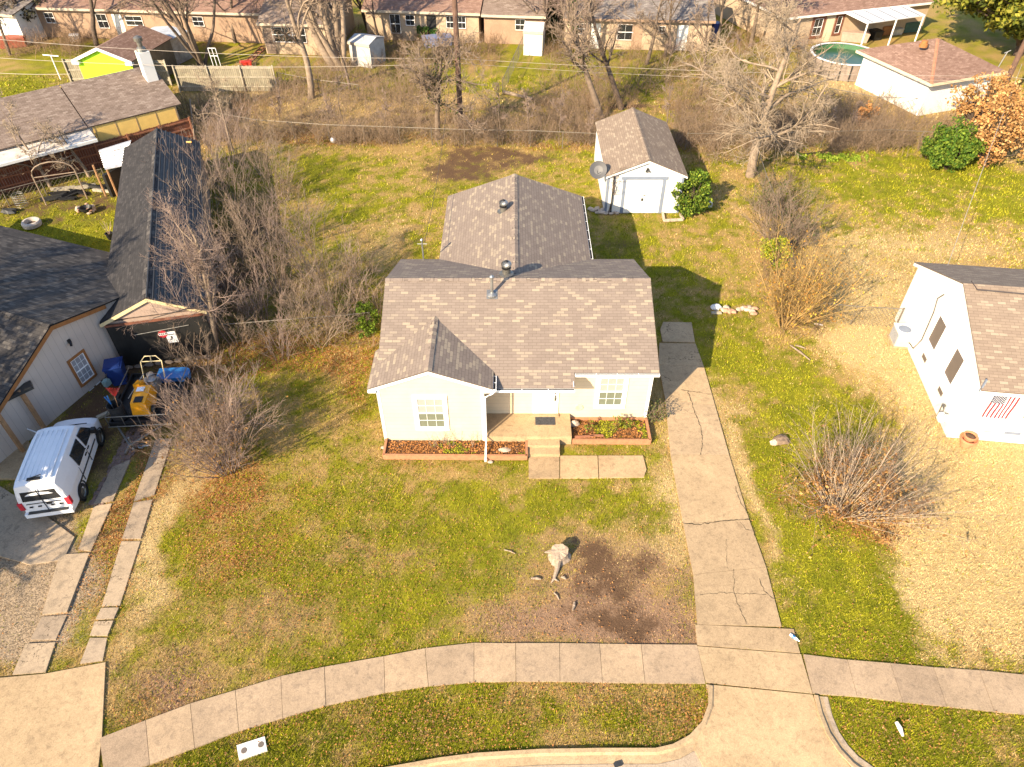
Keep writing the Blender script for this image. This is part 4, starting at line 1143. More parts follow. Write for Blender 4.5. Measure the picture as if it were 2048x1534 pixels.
# gas meter by the wall, blue bin
p = G(222, 782); t = thing("utility_meter", "grey green gas meter on pipes against the beige wall", "gas meter", p)
mb = MB(); fr = Fr(p, lu, ln); mb.box(fr, -.14, .14, -.1, .1, .35, .62); mb.lathe(p + Vector((0, 0, .62)), [(.1, 0), (.1, .04), (0, .07)], 10); mb.build("meter_body", M_TEAL, t)
mb = MB(); mb.tube([fr.p(.1, 0, .35), fr.p(.1, 0, 0)], .025, 6); mb.tube([fr.p(-.1, 0, .6), fr.p(-.1, 0, .85), fr.p(-.4, 0, .85), fr.p(-.4, 0, .4)], .025, 6); mb.build("pipe", M_METALD, t)
p = G(246, 768); t = thing("recycling_bin", "dark blue wheeled bin between the beige wall and the black planked garage", "bin", p)
fr = Fr(p + Vector((-.1, .1, 0)), (.95, .3, 0), (.3, -.95, 0))
mb = MB(); mb.hexa([fr.p(-.26, .24, .05), fr.p(.26, .24, .05), fr.p(.26, -.28, .05), fr.p(-.26, -.28, .05), fr.p(-.35, .33, 1.02), fr.p(.35, .33, 1.02), fr.p(.35, -.38, 1.02), fr.p(-.35, -.38, 1.02)]); mb.build("bin_body", M_BLUE, t)
mb = MB(); mb.box(fr, -.37, .37, -.42, .37, 1.03, 1.08); mb.box(fr, -.30, .30, -.34, .28, 1.08, 1.11); mb.build("lid", M_BLUE, t)
mb = MB(); mb.tube([fr.p(-.3, -.42, .98), fr.p(.3, -.42, .98)], .02, 6); mb.build("handle", M_BLUE, t)
for s_ in (-.27, .27): mb = MB(); mb.lathe(fr.p(s_, -.3, .12), [(0, -.03), (.12, -.03), (.12, .03), (0, .03)], 14, fr.u); mb.build("wheel", M_RUBBER, t)

# ------------------------------------------------------------------ long garage with dark roof
bA, bB = Vector((-17.4, 23.98, 0)), Vector((-13.42, 24.88, 0))      # front corners
bdir = Vector((-5.8, 17.0, 0)).normalized(); LL = 17.9
lg = thing("long_garage", "long narrow garage with dark roof and black planked front", "garage", (bA + bB) / 2)
ZE, ZK = 2.42, 3.42
M_ = (bA + bB) / 2
def lgp(P, d, z): return Vector((P.x + bdir.x * d, P.y + bdir.y * d, z))
side = (bB - bA).normalized()
eL, eR = bA - side * .0, bB + side * .0
mb = MB(); mb.prism([bB.xy + bdir.xy * .05, bB.xy + bdir.xy * LL, bA.xy + bdir.xy * LL, bA.xy + bdir.xy * .05], 0, ZE - .06); mb.face([lgp(bA, .35, ZE - .06), lgp(bB, .35, ZE - .06), lgp(M_, .35, ZK - .1)]); mb.face([lgp(bA, LL, ZE - .06), lgp(bB, LL, ZE - .06), lgp(M_, LL, ZK - .1)]); mb.build("wall", M_GABLE, lg)
BLD.append([tuple(q_) for q_ in (bB.xy, bB.xy + bdir.xy * LL, bA.xy + bdir.xy * LL, bA.xy)])
mb = MB(); mb.slab([lgp(M_, -.1, ZK), lgp(M_, LL + .2, ZK), lgp(bA - side * .15, LL + .2, ZE), lgp(bA - side * .15, -.1, ZE)], .05, (0, 0, -.05)); r = mb.build("roof", mat_shingle("shingle_grey_dark", (.032, .030, .031), (.042, .039, .040), (.052, .048, .048), (.06, .055, .055), .3, .13), lg)
mb = MB(); mb.slab([lgp(M_, -.1, ZK), lgp(M_, LL + .2, ZK), lgp(bB + side * .1, LL + .2, ZE), lgp(bB + side * .1, -.1, ZE)], .05, (0, 0, -.05))
nrib = 10
for k in range(nrib + 1):
    f = k / nrib
    A = lgp(M_, -.08, ZK).lerp(lgp(bB + side * .1, -.08, ZE), f); B = lgp(M_, LL + .18, ZK).lerp(lgp(bB + side * .1, LL + .18, ZE), f)
    mb.hexa([A, B, B + side * .06, A + side * .06, A + Vector((0, 0, .055)), B + Vector((0, 0, .055)), B + side * .05 + Vector((0, 0, .055)), A + side * .05 + Vector((0, 0, .055))])
mb.build("ribbed_roof", mat("black_ribbed_sheet", (.028, .028, .031), .5, .35, scale=2), lg)
mb = MB(); ridgecap(mb, lgp(M_, -.1, ZK + .01), lgp(M_, LL + .2, ZK + .01), .18, .3, .45); mb.build("ridge_cap", M_DARKROOF, r)
frK = Fr(bA, side, side.cross(Vector((0, 0, 1))))
WL = (bB - bA).length
mb = MB(); mb.box(frK, 0, WL, 0, .06, 0, 2.25); mb.build("plank_front", M_BLACKBOARD, lg)
mb = MB(); P0, P1, P2 = frK.p(-.15, .12, ZE - .02), frK.p(WL / 2, .12, ZK - .02), frK.p(WL + .1, .12, ZE - .02)
for A, B in ((P0, P1), (P1, P2)):
    mb.hexa([A - Vector((0, 0, .16)), B - Vector((0, 0, .16)), B - Vector((0, 0, .16)) - frK.n * .05, A - Vector((0, 0, .16)) - frK.n * .05, A, B, B - frK.n * .05, A - frK.n * .05])
mb.build("barge_board", M_CREAMTRIM, lg)
mb = MB(); mb.face([frK.p(.1, .02, 2.5), frK.p(WL - .2, .02, 2.5), frK.p(WL / 2, .02, ZK - .1)]); mb.build("gable_panel", M_GABLE, lg)
mb = MB(); mb.box(frK, 0, WL, .062, .12, 2.2, 2.3); mb.build("top_rail", M_REDWOOD, lg)
mb = MB(); mb.tube([frK.p(1.0, .09, 1.62), frK.p(WL - .8, .09, 1.78)], .018, 6); mb.build("slide_bar", M_METALD, lg)
def onK(x, y):
    P = RP(x, y, frK.O, frK.n) - frK.O; return (P.dot(frK.u), P.z)
rg = random.Random(8)
for i in range(9):
    a = .25 + i * .42; mb = MB(); mb.rock(frK.p(a, .28, .05), .2, .12, .09, rg); P = frK.p(a, .28, 0)
    tag(mb.build("stone", mat("dull_stone", (.22, .17, .13), .95, .3, scale=7), loc=tuple(P)), "rough stone in the border row before the black planked garage front", "stone", "stones bordering the black garage front")
# signs
a, c = onK(326, 666); sg = thing("stop_sign", "small red octagonal sign with white band on the black planks", "sign", frK.p(a, .07, c - .2))
mb = MB()
mb.lathe(frK.p(a, .07, c), [(0, 0), (.20, 0), (.20, .015), (0, .015)], 8, frK.n); mb.build("face_plate", M_REDF, sg)
mb = MB(); mb.box(frK, a - .17, a + .17, .087, .090, c - .06, c + .06); mb.build("white_band", M_WHITEF, sg)
mb = MB()
for i in range(4): mb.box(frK, a - .145 + i * .08, a - .095 + i * .08, .0905, .093, c - .04, c + .04)
mb.build("lettering", M_BLACK, sg)
a, c = onK(344, 672); sg = thing("warning_sign", "white rectangular sign with black figure beside the red octagon", "sign", frK.p(a, .07, c - .3))
mb = MB(); mb.box(frK, a - .21, a + .21, .065, .08, c - .30, c + .30); mb.build("face_plate", M_PLASTIC, sg)
mb = MB(); mb.box(frK, a - .15, a + .15, .0805, .084, c + .13, c + .17); mb.box(frK, a - .04, a + .04, .0805, .084, c - .08, c + .06); mb.box(frK, a - .09, a + .0, .0805, .084, c - .14, c - .08); mb.build("lettering", M_BLACK, sg)
# lean-to with corrugated roof
la, lb = G(197, 300, 2.0), G(262, 280, 2.4); lc_, ld = G(252, 330, 2.3), G(210, 339, 2.0)
t = thing("lean_to", "corrugated sheet lean-to roof against the long garage", "lean-to", G(225, 390))
mb = MB(); mb.slab([la, lb, lc_ + (lb - lc_) * 0, ld], .03); 
for k in range(1, 9):
    A = la.lerp(ld, k / 9); B = lb.lerp(lc_, k / 9); mb.tube([A + Vector((0, 0, .01)), B + Vector((0, 0, .01))], .035, 5)
mb.build("sheet_roof", M_CORR, t)
for P in ((212, 392), (236, 393)):
    A = G(*P); mb = MB(); mb.tube([A, Vector((A.x, A.y, 2.0))], .06, 6); mb.build("post", M_CEDAR, t)
mb = MB(); A = G(225, 393); mb.box(Fr(A, (.3, .9, 0)), -.05, 2.2, -.1, .1, 0, 1.4); mb.build("back_board", M_BLACK, t)
t = thing("clothes_pole", "slim pole with yellow cap standing by the black ribbed roof", "pole", G(385, 318)); A = G(389, 325); B = G(378, 284, 2.9)
mb = MB(); mb.tube([A, B], .03, 6); mb.build("shaft", M_CEDAR, t); mb = MB(); mb.tube([B - Vector((.15, 0, 0)), B + Vector((.15, 0, 0))], .05, 6); mb.build("cap", M_YEL, t)

# ------------------------------------------------------------------ brown roofed long house, top left
eR_, eL_ = Vector((-22.1, 47.5, 2.6)), Vector((-35.5, 36.45, 2.6))
tu = (eL_ - eR_).normalized(); tn = Vector((tu.y, -tu.x, 0)); tn = tn if tn.y < 0 else -tn
frT = Fr((eR_.x, eR_.y, 0), tu, tn)      # a from the right end to the left, n towards the viewer
tl = thing("brown_roof_house", "long house with brown shingle roof and mustard end wall", "house", frT.O)
LT = 20
D = 8.8; RZ2 = 3.98
mb = MB(); mb.prism([frT.p(.35, -.12, 0).xy, frT.p(LT, -.12, 0).xy, frT.p(LT, -D + .3, 0).xy, frT.p(.35, -D + .3, 0).xy], 0, 2.5); mb.face([frT.p(.35, -.3, 2.5), frT.p(.35, -D + .3, 2.5), frT.p(.35, -D / 2, RZ2 - .12)]); mb.build("wall", M_GREYWALL, tl)
BLD.append([tuple(frT.p(a, b, 0).xy) for a, b in ((.35, -.35), (LT, -.35), (LT, -D), (.35, -D))])
mb = MB(); mb.box(frT, .4, 5.7, -.118, -.05, .1, 2.5); yw = mb.build("mustard_wall", M_YELLOWWALL, tl)
mb = MB()
for k in range(0, 5): mb.box(frT, .45 + k * 1.28, .49 + k * 1.28, -.049, -.035, .1, 2.5)
mb.box(frT, .4, 5.7, -.049, -.036, 1.35, 1.39); mb.build("wall_batten", M_BRICKT, yw)
mb = MB(); mb.slab([frT.p(0, 0, 2.6), frT.p(5.9, 0, 2.6), frT.p(5.9, -D / 2, RZ2), frT.p(0, -D / 2, RZ2)], .06, (0, 0, -.06)); mb.slab([frT.p(0, -D / 2, RZ2), frT.p(5.9, -D / 2, RZ2), frT.p(5.9, -D, 2.6), frT.p(0, -D, 2.6)], .06, (0, 0, -.06))
mb.slab([frT.p(5.96, 0, 2.58), frT.p(LT, 0, 2.58), frT.p(LT, -D / 2, RZ2 - .02), frT.p(5.96, -D / 2, RZ2 - .02)], .06, (0, 0, -.06)); mb.slab([frT.p(5.96, -D / 2, RZ2 - .02), frT.p(LT, -D / 2, RZ2 - .02), frT.p(LT, -D, 2.58), frT.p(5.96, -D, 2.58)], .06, (0, 0, -.06))
mb.build("roof", M_BROWNROOF, tl)
mb = MB(); mb.slab([frT.p(5.9, .05, 2.45), frT.p(LT, .05, 2.45), frT.p(LT, 1.3, 2.25), frT.p(5.9, 1.3, 2.25)], .05, (0, 0, -.05)); mb.build("canopy", mat("pale_membrane", (.50, .45, .40), .7, .25, scale=1.5), tl)
mb = MB(); mb.box(frT, 5.9, LT, 1.31, 1.42, 2.12, 2.28); mb.build("canopy_gutter", M_WHITEP, tl)
ch = frT.p(.6, -3.1, 0)
mb = MB(); frC = Fr(ch, tu, tn); mb.box(frC, -.36, .36, -.4, .4, 2.9, 5.3); cc = mb.build("chimney", M_WHITEP, tl)
mb = MB(); mb.lathe(ch + Vector((0, 0, 5.3)), [(.34, 0), (.28, .2), (.17, .3), (.17, .62), (.28, .64), (.28, .85), (.1, .95), (0, .95)], 14); mb.build("flue_cap", M_METALD, cc)

# ------------------------------------------------------------------ lime green shed with brown roof
g0, gp, g1 = G(142, 120, 2.5), G(190, 93, 3.35), G(263, 123, 2.5)
r0 = G(275, 40, 3.35); bR = G(345, 75, 2.5); dd_ = bR - g1; dd_.z = 0
gr = thing("green_shed", "bright lime green outbuilding with brown gable roof", "outbuilding", (g0.x, g0.y, 0))
gu = (g1 - g0); gu.z = 0; gu.normalize(); gd = dd_.normalized(); LD = dd_.length
gm = (g0 + g1) / 2; pk_ = Vector((gm.x, gm.y, 3.45))
mb = MB(); ins = .25
b0, b1 = g0 + gu * ins + gd * .25, g1 - gu * ins + gd * .25
mb.m = 1; mb.prism([(b0 + gd * .02).xy, (b1 + gd * .02).xy, (b1 + gd * (LD - .3)).xy, (b0 + gd * (LD - .3)).xy], 0, 2.40); mb.m = 0; mb.face([(b0.x, b0.y, 0), (b1.x, b1.y, 0), (b1.x, b1.y, 2.42), (b0.x, b0.y, 2.42)]); mb.face([(b0.x, b0.y, 2.42), (b1.x, b1.y, 2.42), (pk_ + gd * .25 - Vector((0, 0, .12)))]); mb.build("wall", [M_LIME, M_METALD], gr)  # side and back walls dark: their shade is put into the colour
BLD.append([tuple(q_) for q_ in (b0.xy, b1.xy, (b1 + gd * LD).xy, (b0 + gd * LD).xy)])
mb = MB(); mb.slab([g0, pk_, pk_ + gd * LD, g0 + gd * LD], .05, (0, 0, -.05)); mb.slab([g1, pk_, pk_ + gd * LD, g1 + gd * LD], .05, (0, 0, -.05)); mb.build("roof", M_REDROOF, gr)
mb = MB()
for A, B in ((g0, pk_), (pk_, g1)):
    z_ = Vector((0, 0, .22)); o = gd * .04; mb.hexa([A - z_ - o, B - z_ - o, B - z_, A - z_, A - o - Vector((0, 0, .0)), B - o, B, A])
for P, s_ in ((g0, 1), (g1, -1)): mb.box(Fr((P.x, P.y, 2.2), gu * s_, -gd), 0, .55, -.2, .05, 0, .2)
mb.build("barge_board", M_WHITEP, gr)
# low tin shack behind it
def simple_house(name, label, cat, eave_px, z_e, depth, ridge, wallm, roofm, wins=(), over=.4, base_z=0.0, hip=False, fascia=None, doors=(), ext=0.0):
    """eave_px: two pixels of the eave facing the viewer (left to right); windows as (fraction, width, sill, head)"""
    A, B = G(*eave_px[0], z_e), G(*eave_px[1], z_e)
    u_ = (B - A).normalized(); A = A - u_ * ext; B = B; n_ = Vector((u_.y, -u_.x, 0)); n_ = n_ if n_.y < 0 else -n_
    L_ = (B - A).length; fr = Fr((A.x, A.y, 0), u_, n_)
    o = thing(name, label, cat, fr.p(L_ / 2, -over, 0))
    mb = MB(); mb.prism([fr.p(over * .5, -over, 0).xy, fr.p(L_ - over * .5, -over, 0).xy, fr.p(L_ - over * .5, -depth + over, 0).xy, fr.p(over * .5, -depth + over, 0).xy], 0, z_e - .07)
    if not hip:
        for a in (over * .5, L_ - over * .5): mb.face([fr.p(a, -over, z_e - .07), fr.p(a, -depth + over, z_e - .07), fr.p(a, -depth / 2, ridge - .12)])
    mb.build("wall", wallm, o)
    BLD.append([tuple(fr.p(a, b, 0).xy) for a, b in ((0, -over), (L_, -over), (L_, -depth), (0, -depth))])
    mb = MB(); hi = depth / 2 if hip else 0
    R0, R1 = fr.p(hi, -depth / 2, ridge), fr.p(L_ - hi, -depth / 2, ridge)
    mb.slab([fr.p(0, 0, z_e), fr.p(L_, 0, z_e), R1, R0], .06, (0, 0, -.06)); mb.slab([fr.p(0, -depth, z_e), fr.p(L_, -depth, z_e), R1, R0], .06, (0, 0, -.06))
    if hip:
        mb.slab([fr.p(0, 0, z_e), R0, fr.p(0, -depth, z_e)], .06, (0, 0, -.06)); mb.slab([fr.p(L_, 0, z_e), R1, fr.p(L_, -depth, z_e)], .06, (0, 0, -.06))
    mb.build("roof", roofm, o)
    mb = MB(); mb.box(fr, 0, L_, .002, .03, z_e - .2, z_e - .0); mb.build("fascia", fascia or mat("fascia_cream", (.46, .38, .29), .6, .1), o)
    frw = Fr(fr.p(0, -over, 0), u_, n_)
    for (f, w_, c0, c1) in wins: window(o, frw, f * L_ - w_ / 2, f * L_ + w_ / 2, c0, c1, .05, 2, 1, mtrim=M_BRICKT)
    for (f, w_, c1, m_) in doors: mb = MB(); mb.box(frw, f * L_ - w_ / 2, f * L_ + w_ / 2, .002, .03, .05, c1); mb.build("door", m_, o)
    return o, frw, L_
simple_house("tin_shack", "low shack with pale flat roof behind the lime green outbuilding", "shack", ((325, 86), (378, 62)), 2.1, 3.6, 2.35, M_CORR, mat("sheet_grey_blue", (.42, .45, .50), .5, .2), over=.15)
simple_house("brick_house", "long tan brick house with red brown roof behind the lime green outbuilding", "house", ((117, 16), (519, 27)), 2.6, 11, 4.6, M_BRICKT, M_REDROOF, ((.07, .9, 1.2, 2.1), (.3, 1.0, .9, 2.1), (.44, 1.6, 1.2, 2.0), (.72, 1.0, 1.3, 2.1)), doors=((.37, .9, 2.1, M_WHITEP),), ext=3)
simple_house("brick_wing", "low tan brick wing with a wide window bank behind the two large bare trees", "house", ((512, 46), (655, 50)), 2.6, 9, 4.3, M_STUCCO, M_BROWNROOF, ((.32, 1.9, 1.0, 2.2), (.55, 1.2, 1.0, 2.2)), doors=((.12, .9, 2.1, M_BROWNROOF),))
simple_house("pale_brick_house", "pale brick house with red brown roof behind the brown utility pole", "house", ((722, 19), (960, 27)), 2.6, 11, 4.7, M_STUCCO, M_REDROOF, ((.27, .95, .6, 2.2), (.40, .85, 1.3, 2.2), (.74, .7, 1.2, 2.2), (.84, .7, 1.2, 2.2)), doors=((.58, .85, 2.2, M_BLACK),))
simple_house("brick_annex", "pale brick annex with dull brown roof right of the pale brick house", "house", ((962, 29), (1092, 33)), 2.5, 9, 4.2, M_BRICKT, M_BROWNROOF, ((.6, .9, 1.2, 2.1),))
simple_house("grey_roof_house", "grey roofed pale brick house behind the bare trees", "house", ((1126, 36), (1432, 42)), 2.6, 10, 4.3, M_STUCCO, M_GREYROOF, ((.13, .8, 1.2, 2.1), (.42, 1.4, .8, 2.1), (.66, .6, 1.4, 2.0)), doors=((.50, .9, 2.1, M_BRICKT), (.80, .9, 2.1, M_WHITEP), (.22, .9, 2.1, M_WHITEP)), fascia=M_BRICKT)
simple_house("grey_roof_building", "grey roofed white building in the far top left corner", "building", ((-60, 22), (24, 30)), 2.6, 9, 3.4, M_WHITEP, M_GREYROOF)
# house with the patio cover
A = G(1569, 36, 2.6); B = G(1745, 17, 2.6); Cx = G(1478, -8, 2.6)
ph = thing("patio_house", "sandy brick house with red brown roof and white patio cover", "house", (A.x, A.y, 0))
u1 = (B - A).normalized(); u2 = (Cx - A).normalized(); L1, L2 = 16.0, 13.0
P_ = lambda a, b, z: Vector((A.x, A.y, 0)) + u1 * a + u2 * b + Vector((0, 0, z))
mb = MB(); mb.prism([P_(.4, .4, 0).xy, P_(L1, .4, 0).xy, P_(L1, L2, 0).xy, P_(.4, L2, 0).xy], 0, 2.52); mb.build("wall", M_STUCCO, ph); BLD.append([tuple(P_(a, b, 0).xy) for a, b in ((.4, .4), (L1, .4), (L1, L2), (.4, L2))])
mb = MB(); hh = 5.0; zr = 4.5
mb.slab([P_(0, 0, 2.6), P_(L1, 0, 2.6), P_(L1 - hh, hh, zr), P_(hh, hh, zr)], .06, (0, 0, -.06)); mb.slab([P_(0, 0, 2.6), P_(hh, hh, zr), P_(hh, L2 - hh, zr), P_(0, L2, 2.6)], .06, (0, 0, -.06)); mb.slab([P_(hh, hh, zr), P_(L1 - hh, hh, zr), P_(L1 - hh, L2 - hh, zr), P_(hh, L2 - hh, zr)], .06, (0, 0, -.06)); mb.slab([P_(L1, 0, 2.6), P_(L1 - hh, hh, zr), P_(L1 - hh, L2 - hh, zr), P_(L1, L2, 2.6)], .06, (0, 0, -.06))
mb.build("roof", M_REDROOF, ph)
n1 = Vector((u1.y, -u1.x, 0)); n1 = n1 if n1.y < 0 else -n1; fr1 = Fr(P_(0, 0, 0), u1, n1); n2 = Vector((u2.y, -u2.x, 0)); n2 = n2 if n2.x < 0 else -n2; fr2 = Fr(P_(0, 0, 0), u2, n2)
mb = MB(); mb.box(fr1, 0, L1, .002, .03, 2.42, 2.60); mb.box(fr2, 0, L2, .002, .03, 2.42, 2.60); mb.build("fascia", M_WHITEP, ph)
frp = Fr(P_(0, .4, 0), u1, n1)
window(ph, frp, 3.6, 4.5, .7, 2.1, .25, 2, 1, mtrim=M_REDWOOD); window(ph, frp, 6.0, 6.5, .7, 2.1, .2, 1, 1, mtrim=M_REDWOOD)
mb = MB(); mb.box(frp, 4.9, 5.7, .002, .03, .05, 2.1); mb.build("door", M_CREAM, ph)
c1_, c2_, c3_, c4_ = G(1689, 24, 2.55), G(1806, 8, 2.55), G(1852, 30, 2.3), G(1734, 46, 2.3)
mb = MB(); mb.slab([c1_, c2_, c3_, c4_], .05, (0, 0, -.08))
pc = mb.build("patio_cover", mat("cover_sheet", (.50, .51, .54), .35, .08), ph)
for k in range(5):
    f = k / 5 + .1; Aq = c1_.lerp(c2_, f); Bq = c4_.lerp(c3_, f); mb = MB(); mb.tube([Aq + Vector((0, 0, .01)), Bq + Vector((0, 0, .01))], .02, 4); mb.build("seam", M_DARKMETAL, pc)
for f in (.02, .5, .97):
    Q = c4_.lerp(c3_, f); mb = MB(); mb.tube([Q, (Q.x, Q.y, 0)], .07, 6); mb.build("cover_post", M_WHITEP, ph)
# clutter under the cover
def crate(label, px, py, sx, sy, sz, m, name="storage_box", cat="box", rz=0.3):
    p = G(px, py); t = thing(name, label, cat, p); fr = Fr(p, (math.cos(rz), math.sin(rz), 0), (math.sin(rz), -math.cos(rz), 0))
    mb = MB(); mb.hexa([fr.p(-sx * .46, sy * .46, 0), fr.p(sx * .46, sy * .46, 0), fr.p(sx * .46, -sy * .46, 0), fr.p(-sx * .46, -sy * .46, 0), fr.p(-sx / 2, sy / 2, sz * .85), fr.p(sx / 2, sy / 2, sz * .85), fr.p(sx / 2, -sy / 2, sz * .85), fr.p(-sx / 2, -sy / 2, sz * .85)]); mb.build("box_body", m, t)
    mb = MB(); mb.box(fr, -sx / 2 - .03, sx / 2 + .03, -sy / 2 - .03, sy / 2 + .03, sz * .85 + .002, sz * .93); mb.box(fr, -sx / 2 + .04, sx / 2 - .04, -sy / 2 + .04, sy / 2 - .04, sz * .93, sz); mb.build("lid", m, t)
    return t
crate("tan timber bench box at the left edge of the patio cover", 1706, 82, 2.4, .9, .8, M_GABLE, "bench_box", "box", -.25)
crate("black lidded tub under the patio cover", 1748, 78, .9, .9, .8, M_BLACK)
crate("orange tarp covered stack under the patio cover", 1767, 68, 1.2, .9, .8, M_ORANGETRIM)
crate("dark green covered grill under the patio cover", 1815, 62, 1.7, .9, .9, mat("dark_green_cover", (.05, .10, .08), .7, .2))
crate("pale grey cushion box under the patio cover", 1788, 68, 1.2, .8, .55, M_CORR)
crate("blue topped stacked cooler against the sandy brick house wall", 1630, 62, .7, .6, 1.3, M_BLUEL, "cooler", "cooler")
crate("small red plastic crate on the grass behind the weathered wood fence", 493, 132, .9, .6, .4, M_RED, "crate", "crate")
crate("dark blue upright bin in front of the pale brick annex", 1020, 84, .8, .8, 1.3, M_BLUE, "wheeled_bin", "bin")
crate("dark blue upright bin at the right end of the grey roofed house", 1426, 80, .8, .8, 1.5, M_BLUE, "wheeled_bin", "bin")
crate("low teal tub beside the blue bin of the grey roofed house", 1396, 93, 1.2, .7, .4, M_TEAL, "tub", "tub")
crate("small bright blue tub beside the lime green outbuilding", 208, 66, .9, .9, .9, M_BLUEL, "tub", "tub")
crate("pale cooler box on the dark ground left of the lime outbuilding", 152, 82, .8, .6, .6, M_PLASTIC, "cooler", "cooler")
crate("grey covered cart under the tree in the top left yard", 112, 60, 1.6, .9, .9, M_CORR, "covered_cart", "cart")
crate("blue tarp covered pile beside the brown utility pole", 875, 90, 2.6, 1.2, .8, mat("tarp_blue_grey", (.16, .19, .32), .6, .2), "tarp_pile", "tarp pile")
crate("mint green tub before the pale brick house wall", 808, 69, .7, .7, .5, mat("mint", (.25, .6, .45), .5, .1), "tub", "tub")
crate("rust red container in the dark corner yard", 30, 92, 2.2, 1.2, .8, mat("rust_red", (.28, .07, .04), .7, .3), "container", "box")
crate("white washing machine against the grey roofed house", 1330, 74, .7, .7, .95, M_PLASTIC, "appliance", "appliance")
crate("white upright cabinet against the grey roofed house", 1353, 78, .45, .5, 1.7, M_PLASTIC, "cabinet", "cabinet")
# small backyard sheds
simple_house("metal_shed", "small white shed striped by tree shadows beside the large bare tree", "shed", ((694, 83), (738, 90)), 1.9, 2.4, 2.2, mat("shed_sheet", (.42, .41, .40), .5, .15), mat("sheet_pale", (.40, .40, .41), .5, .15), over=.1)
simple_house("white_play_shed", "small white shed at the head of the long wire fence", "shed", ((1046, 62), (1086, 64)), 2.0, 2.0, 2.5, M_WHITEP, M_GREYWALL, over=.1)
# white garage with hip roof at the right
A, B, Cc_ = G(1713, 100, 2.55), G(1863, 168, 2.55), G(2015, 143, 2.55); Dd = A + Cc_ - B; Ap = (A + Cc_) / 2; Ap.z = 4.15
gg = thing("white_garage", "white garage with red brown pyramid roof right of the round pool", "garage", (B.x, B.y, 0))
cen = Vector((Ap.x, Ap.y, 0))
ins = lambda P, f=.87: Vector((cen.x + (P.x - cen.x) * f, cen.y + (P.y - cen.y) * f, 0))
mb = MB(); mb.prism([ins(P).xy for P in (A, B, Cc_, Dd)], 0, 2.5); mb.build("wall", M_WHITEP, gg); BLD.append([tuple(ins(P).xy) for P in (A, B, Cc_, Dd)])
mb = MB()
for P, Q in ((A, B), (B, Cc_), (Cc_, Dd), (Dd, A)): mb.slab([P, Q, Ap], .06, (0, 0, -.06))
r = mb.build("roof", M_REDROOF, gg)
mb = MB()
hv = (Ap - B); hl = Fr(B, hv); k = 0
L_ = hv.length; sd = Vector((hv.y, -hv.x, 0)).normalized()
for k in range(int(L_ / .25)):
    P = B + hv * (k * .25 / L_); Q = B + hv * min(1, (k * .25 + .27) / L_)
    for s_ in (-1, 1): mb.face([P + Vector((0, 0, .03)), Q + Vector((0, 0, .045)), Q + sd * s_ * .11 + Vector((0, 0, .01)), P + sd * s_ * .11 + Vector((0, 0, -.005))])
mb.build("hip_cap", M_RUSTCAP, r)
mb = MB(); P = G(1848, 88, 4.0); mb.lathe(P, [(.3, -.2), (.3, .02), (.22, .05), (.22, .25), (.0, .3)], 12); mb.build("roof_vent", M_ORANGETRIM, r)
mb = MB()
for P, Q in ((A, B), (B, Cc_)):
    d_ = (Q - P).normalized(); n_ = Vector((d_.y, -d_.x, 0)); n_ = n_ if n_.y < 0 else -n_; mb.box(Fr((P.x, P.y, 0), d_, n_), 0, (Q - P).length, .002, .03, 2.36, 2.555)
mb.build("fascia", M_CREAM, gg)
mb = MB(); P = G(1997, 132, 2.7); mb.tube([P - Vector((0, 0, .2)), P + Vector((.2, 0, 1.0))], .04, 6); mb.tube([P + Vector((.0, 0, .9)), P + Vector((.4, 0, 1.1))], .03, 5); mb.build("vent_pipe", M_METAL, gg)
t = thing("gate_panel", "weathered wooden gate panel at the near corner of the white garage", "gate", G(1845, 222))
P, Q = G(1850, 224), G(1878, 222); mb = MB(); fr = Fr(P, Q - P); Lq = (Q - P).length
for k in range(7): mb.box(fr, Lq * k / 7, Lq * (k + .9) / 7, -.02, .02, .02, 1.9 + (k % 3) * .03)
mb.build("boards", M_FENCEW, t); mb = MB(); mb.box(fr, Lq, Lq + .15, -.07, .07, 0, 2.1); mb.build("post", M_REDWOOD, t)
# pool
pc = G(1688, 120, 1.25); pr_ = 2.75; pc = Vector((G(1625, 108, 1.25).x + pr_, G(1625, 108, 1.25).y, 0))
pl = thing("swimming_pool", "round above ground pool with dark panelled wall and green water", "pool", pc)
mb = MB(); mb.lathe(pc, [(pr_, 0), (pr_, 1.25), (pr_ - .05, 1.25), (pr_ - .05, .7)], 40); mb.build("pool_wall", mat("pool_wall_grey", (.24, .19, .16), .6, .25), pl)
for k in range(22):
    mb = MB(); w_ = 2 * math.pi * k / 22; c_ = pc + Vector((math.cos(w_) * (pr_ + .05), math.sin(w_) * (pr_ + .05), 0)); mb.tube([c_, c_ + Vector((0, 0, 1.22))], .05, 5); mb.build("upright", M_DARKMETAL, pl)
mb = MB(); mb.lathe(pc, [(pr_ - .13, 1.26), (pr_ + .08, 1.26), (pr_ + .08, 1.30), (pr_ - .13, 1.30)], 40); mb.build("pool_rim", M_PLASTIC, pl)
mb = MB(); mb.lathe(pc, [(pr_ - .06, .72), (pr_ - .055, 1.24)], 40); mb.build("liner", mat("liner_green", (.05, .13, .06), .5, .2), pl)
mb = MB(); mb.lathe(pc, [(0, .86), (pr_ - .07, .86)], 40); mb.build("water", mat_glass("pool_water", (.02, .06, .022), .3), pl)

# ------------------------------------------------------------------ white van
vO = Vector((-16.50, 15.55, 0)); vf = Vector((-.186, .983, 0)).normalized(); vr = Vector((.983, .186, 0)).normalized()
frV = Fr(vO, vf, vr)             # a forwards from the rear, n to its right
frV.n = frV.n * .94; frV.z = frV.z * .96
vn = thing("van", "white panel van with ribbed roof parked on the shaded drive", "van", vO)
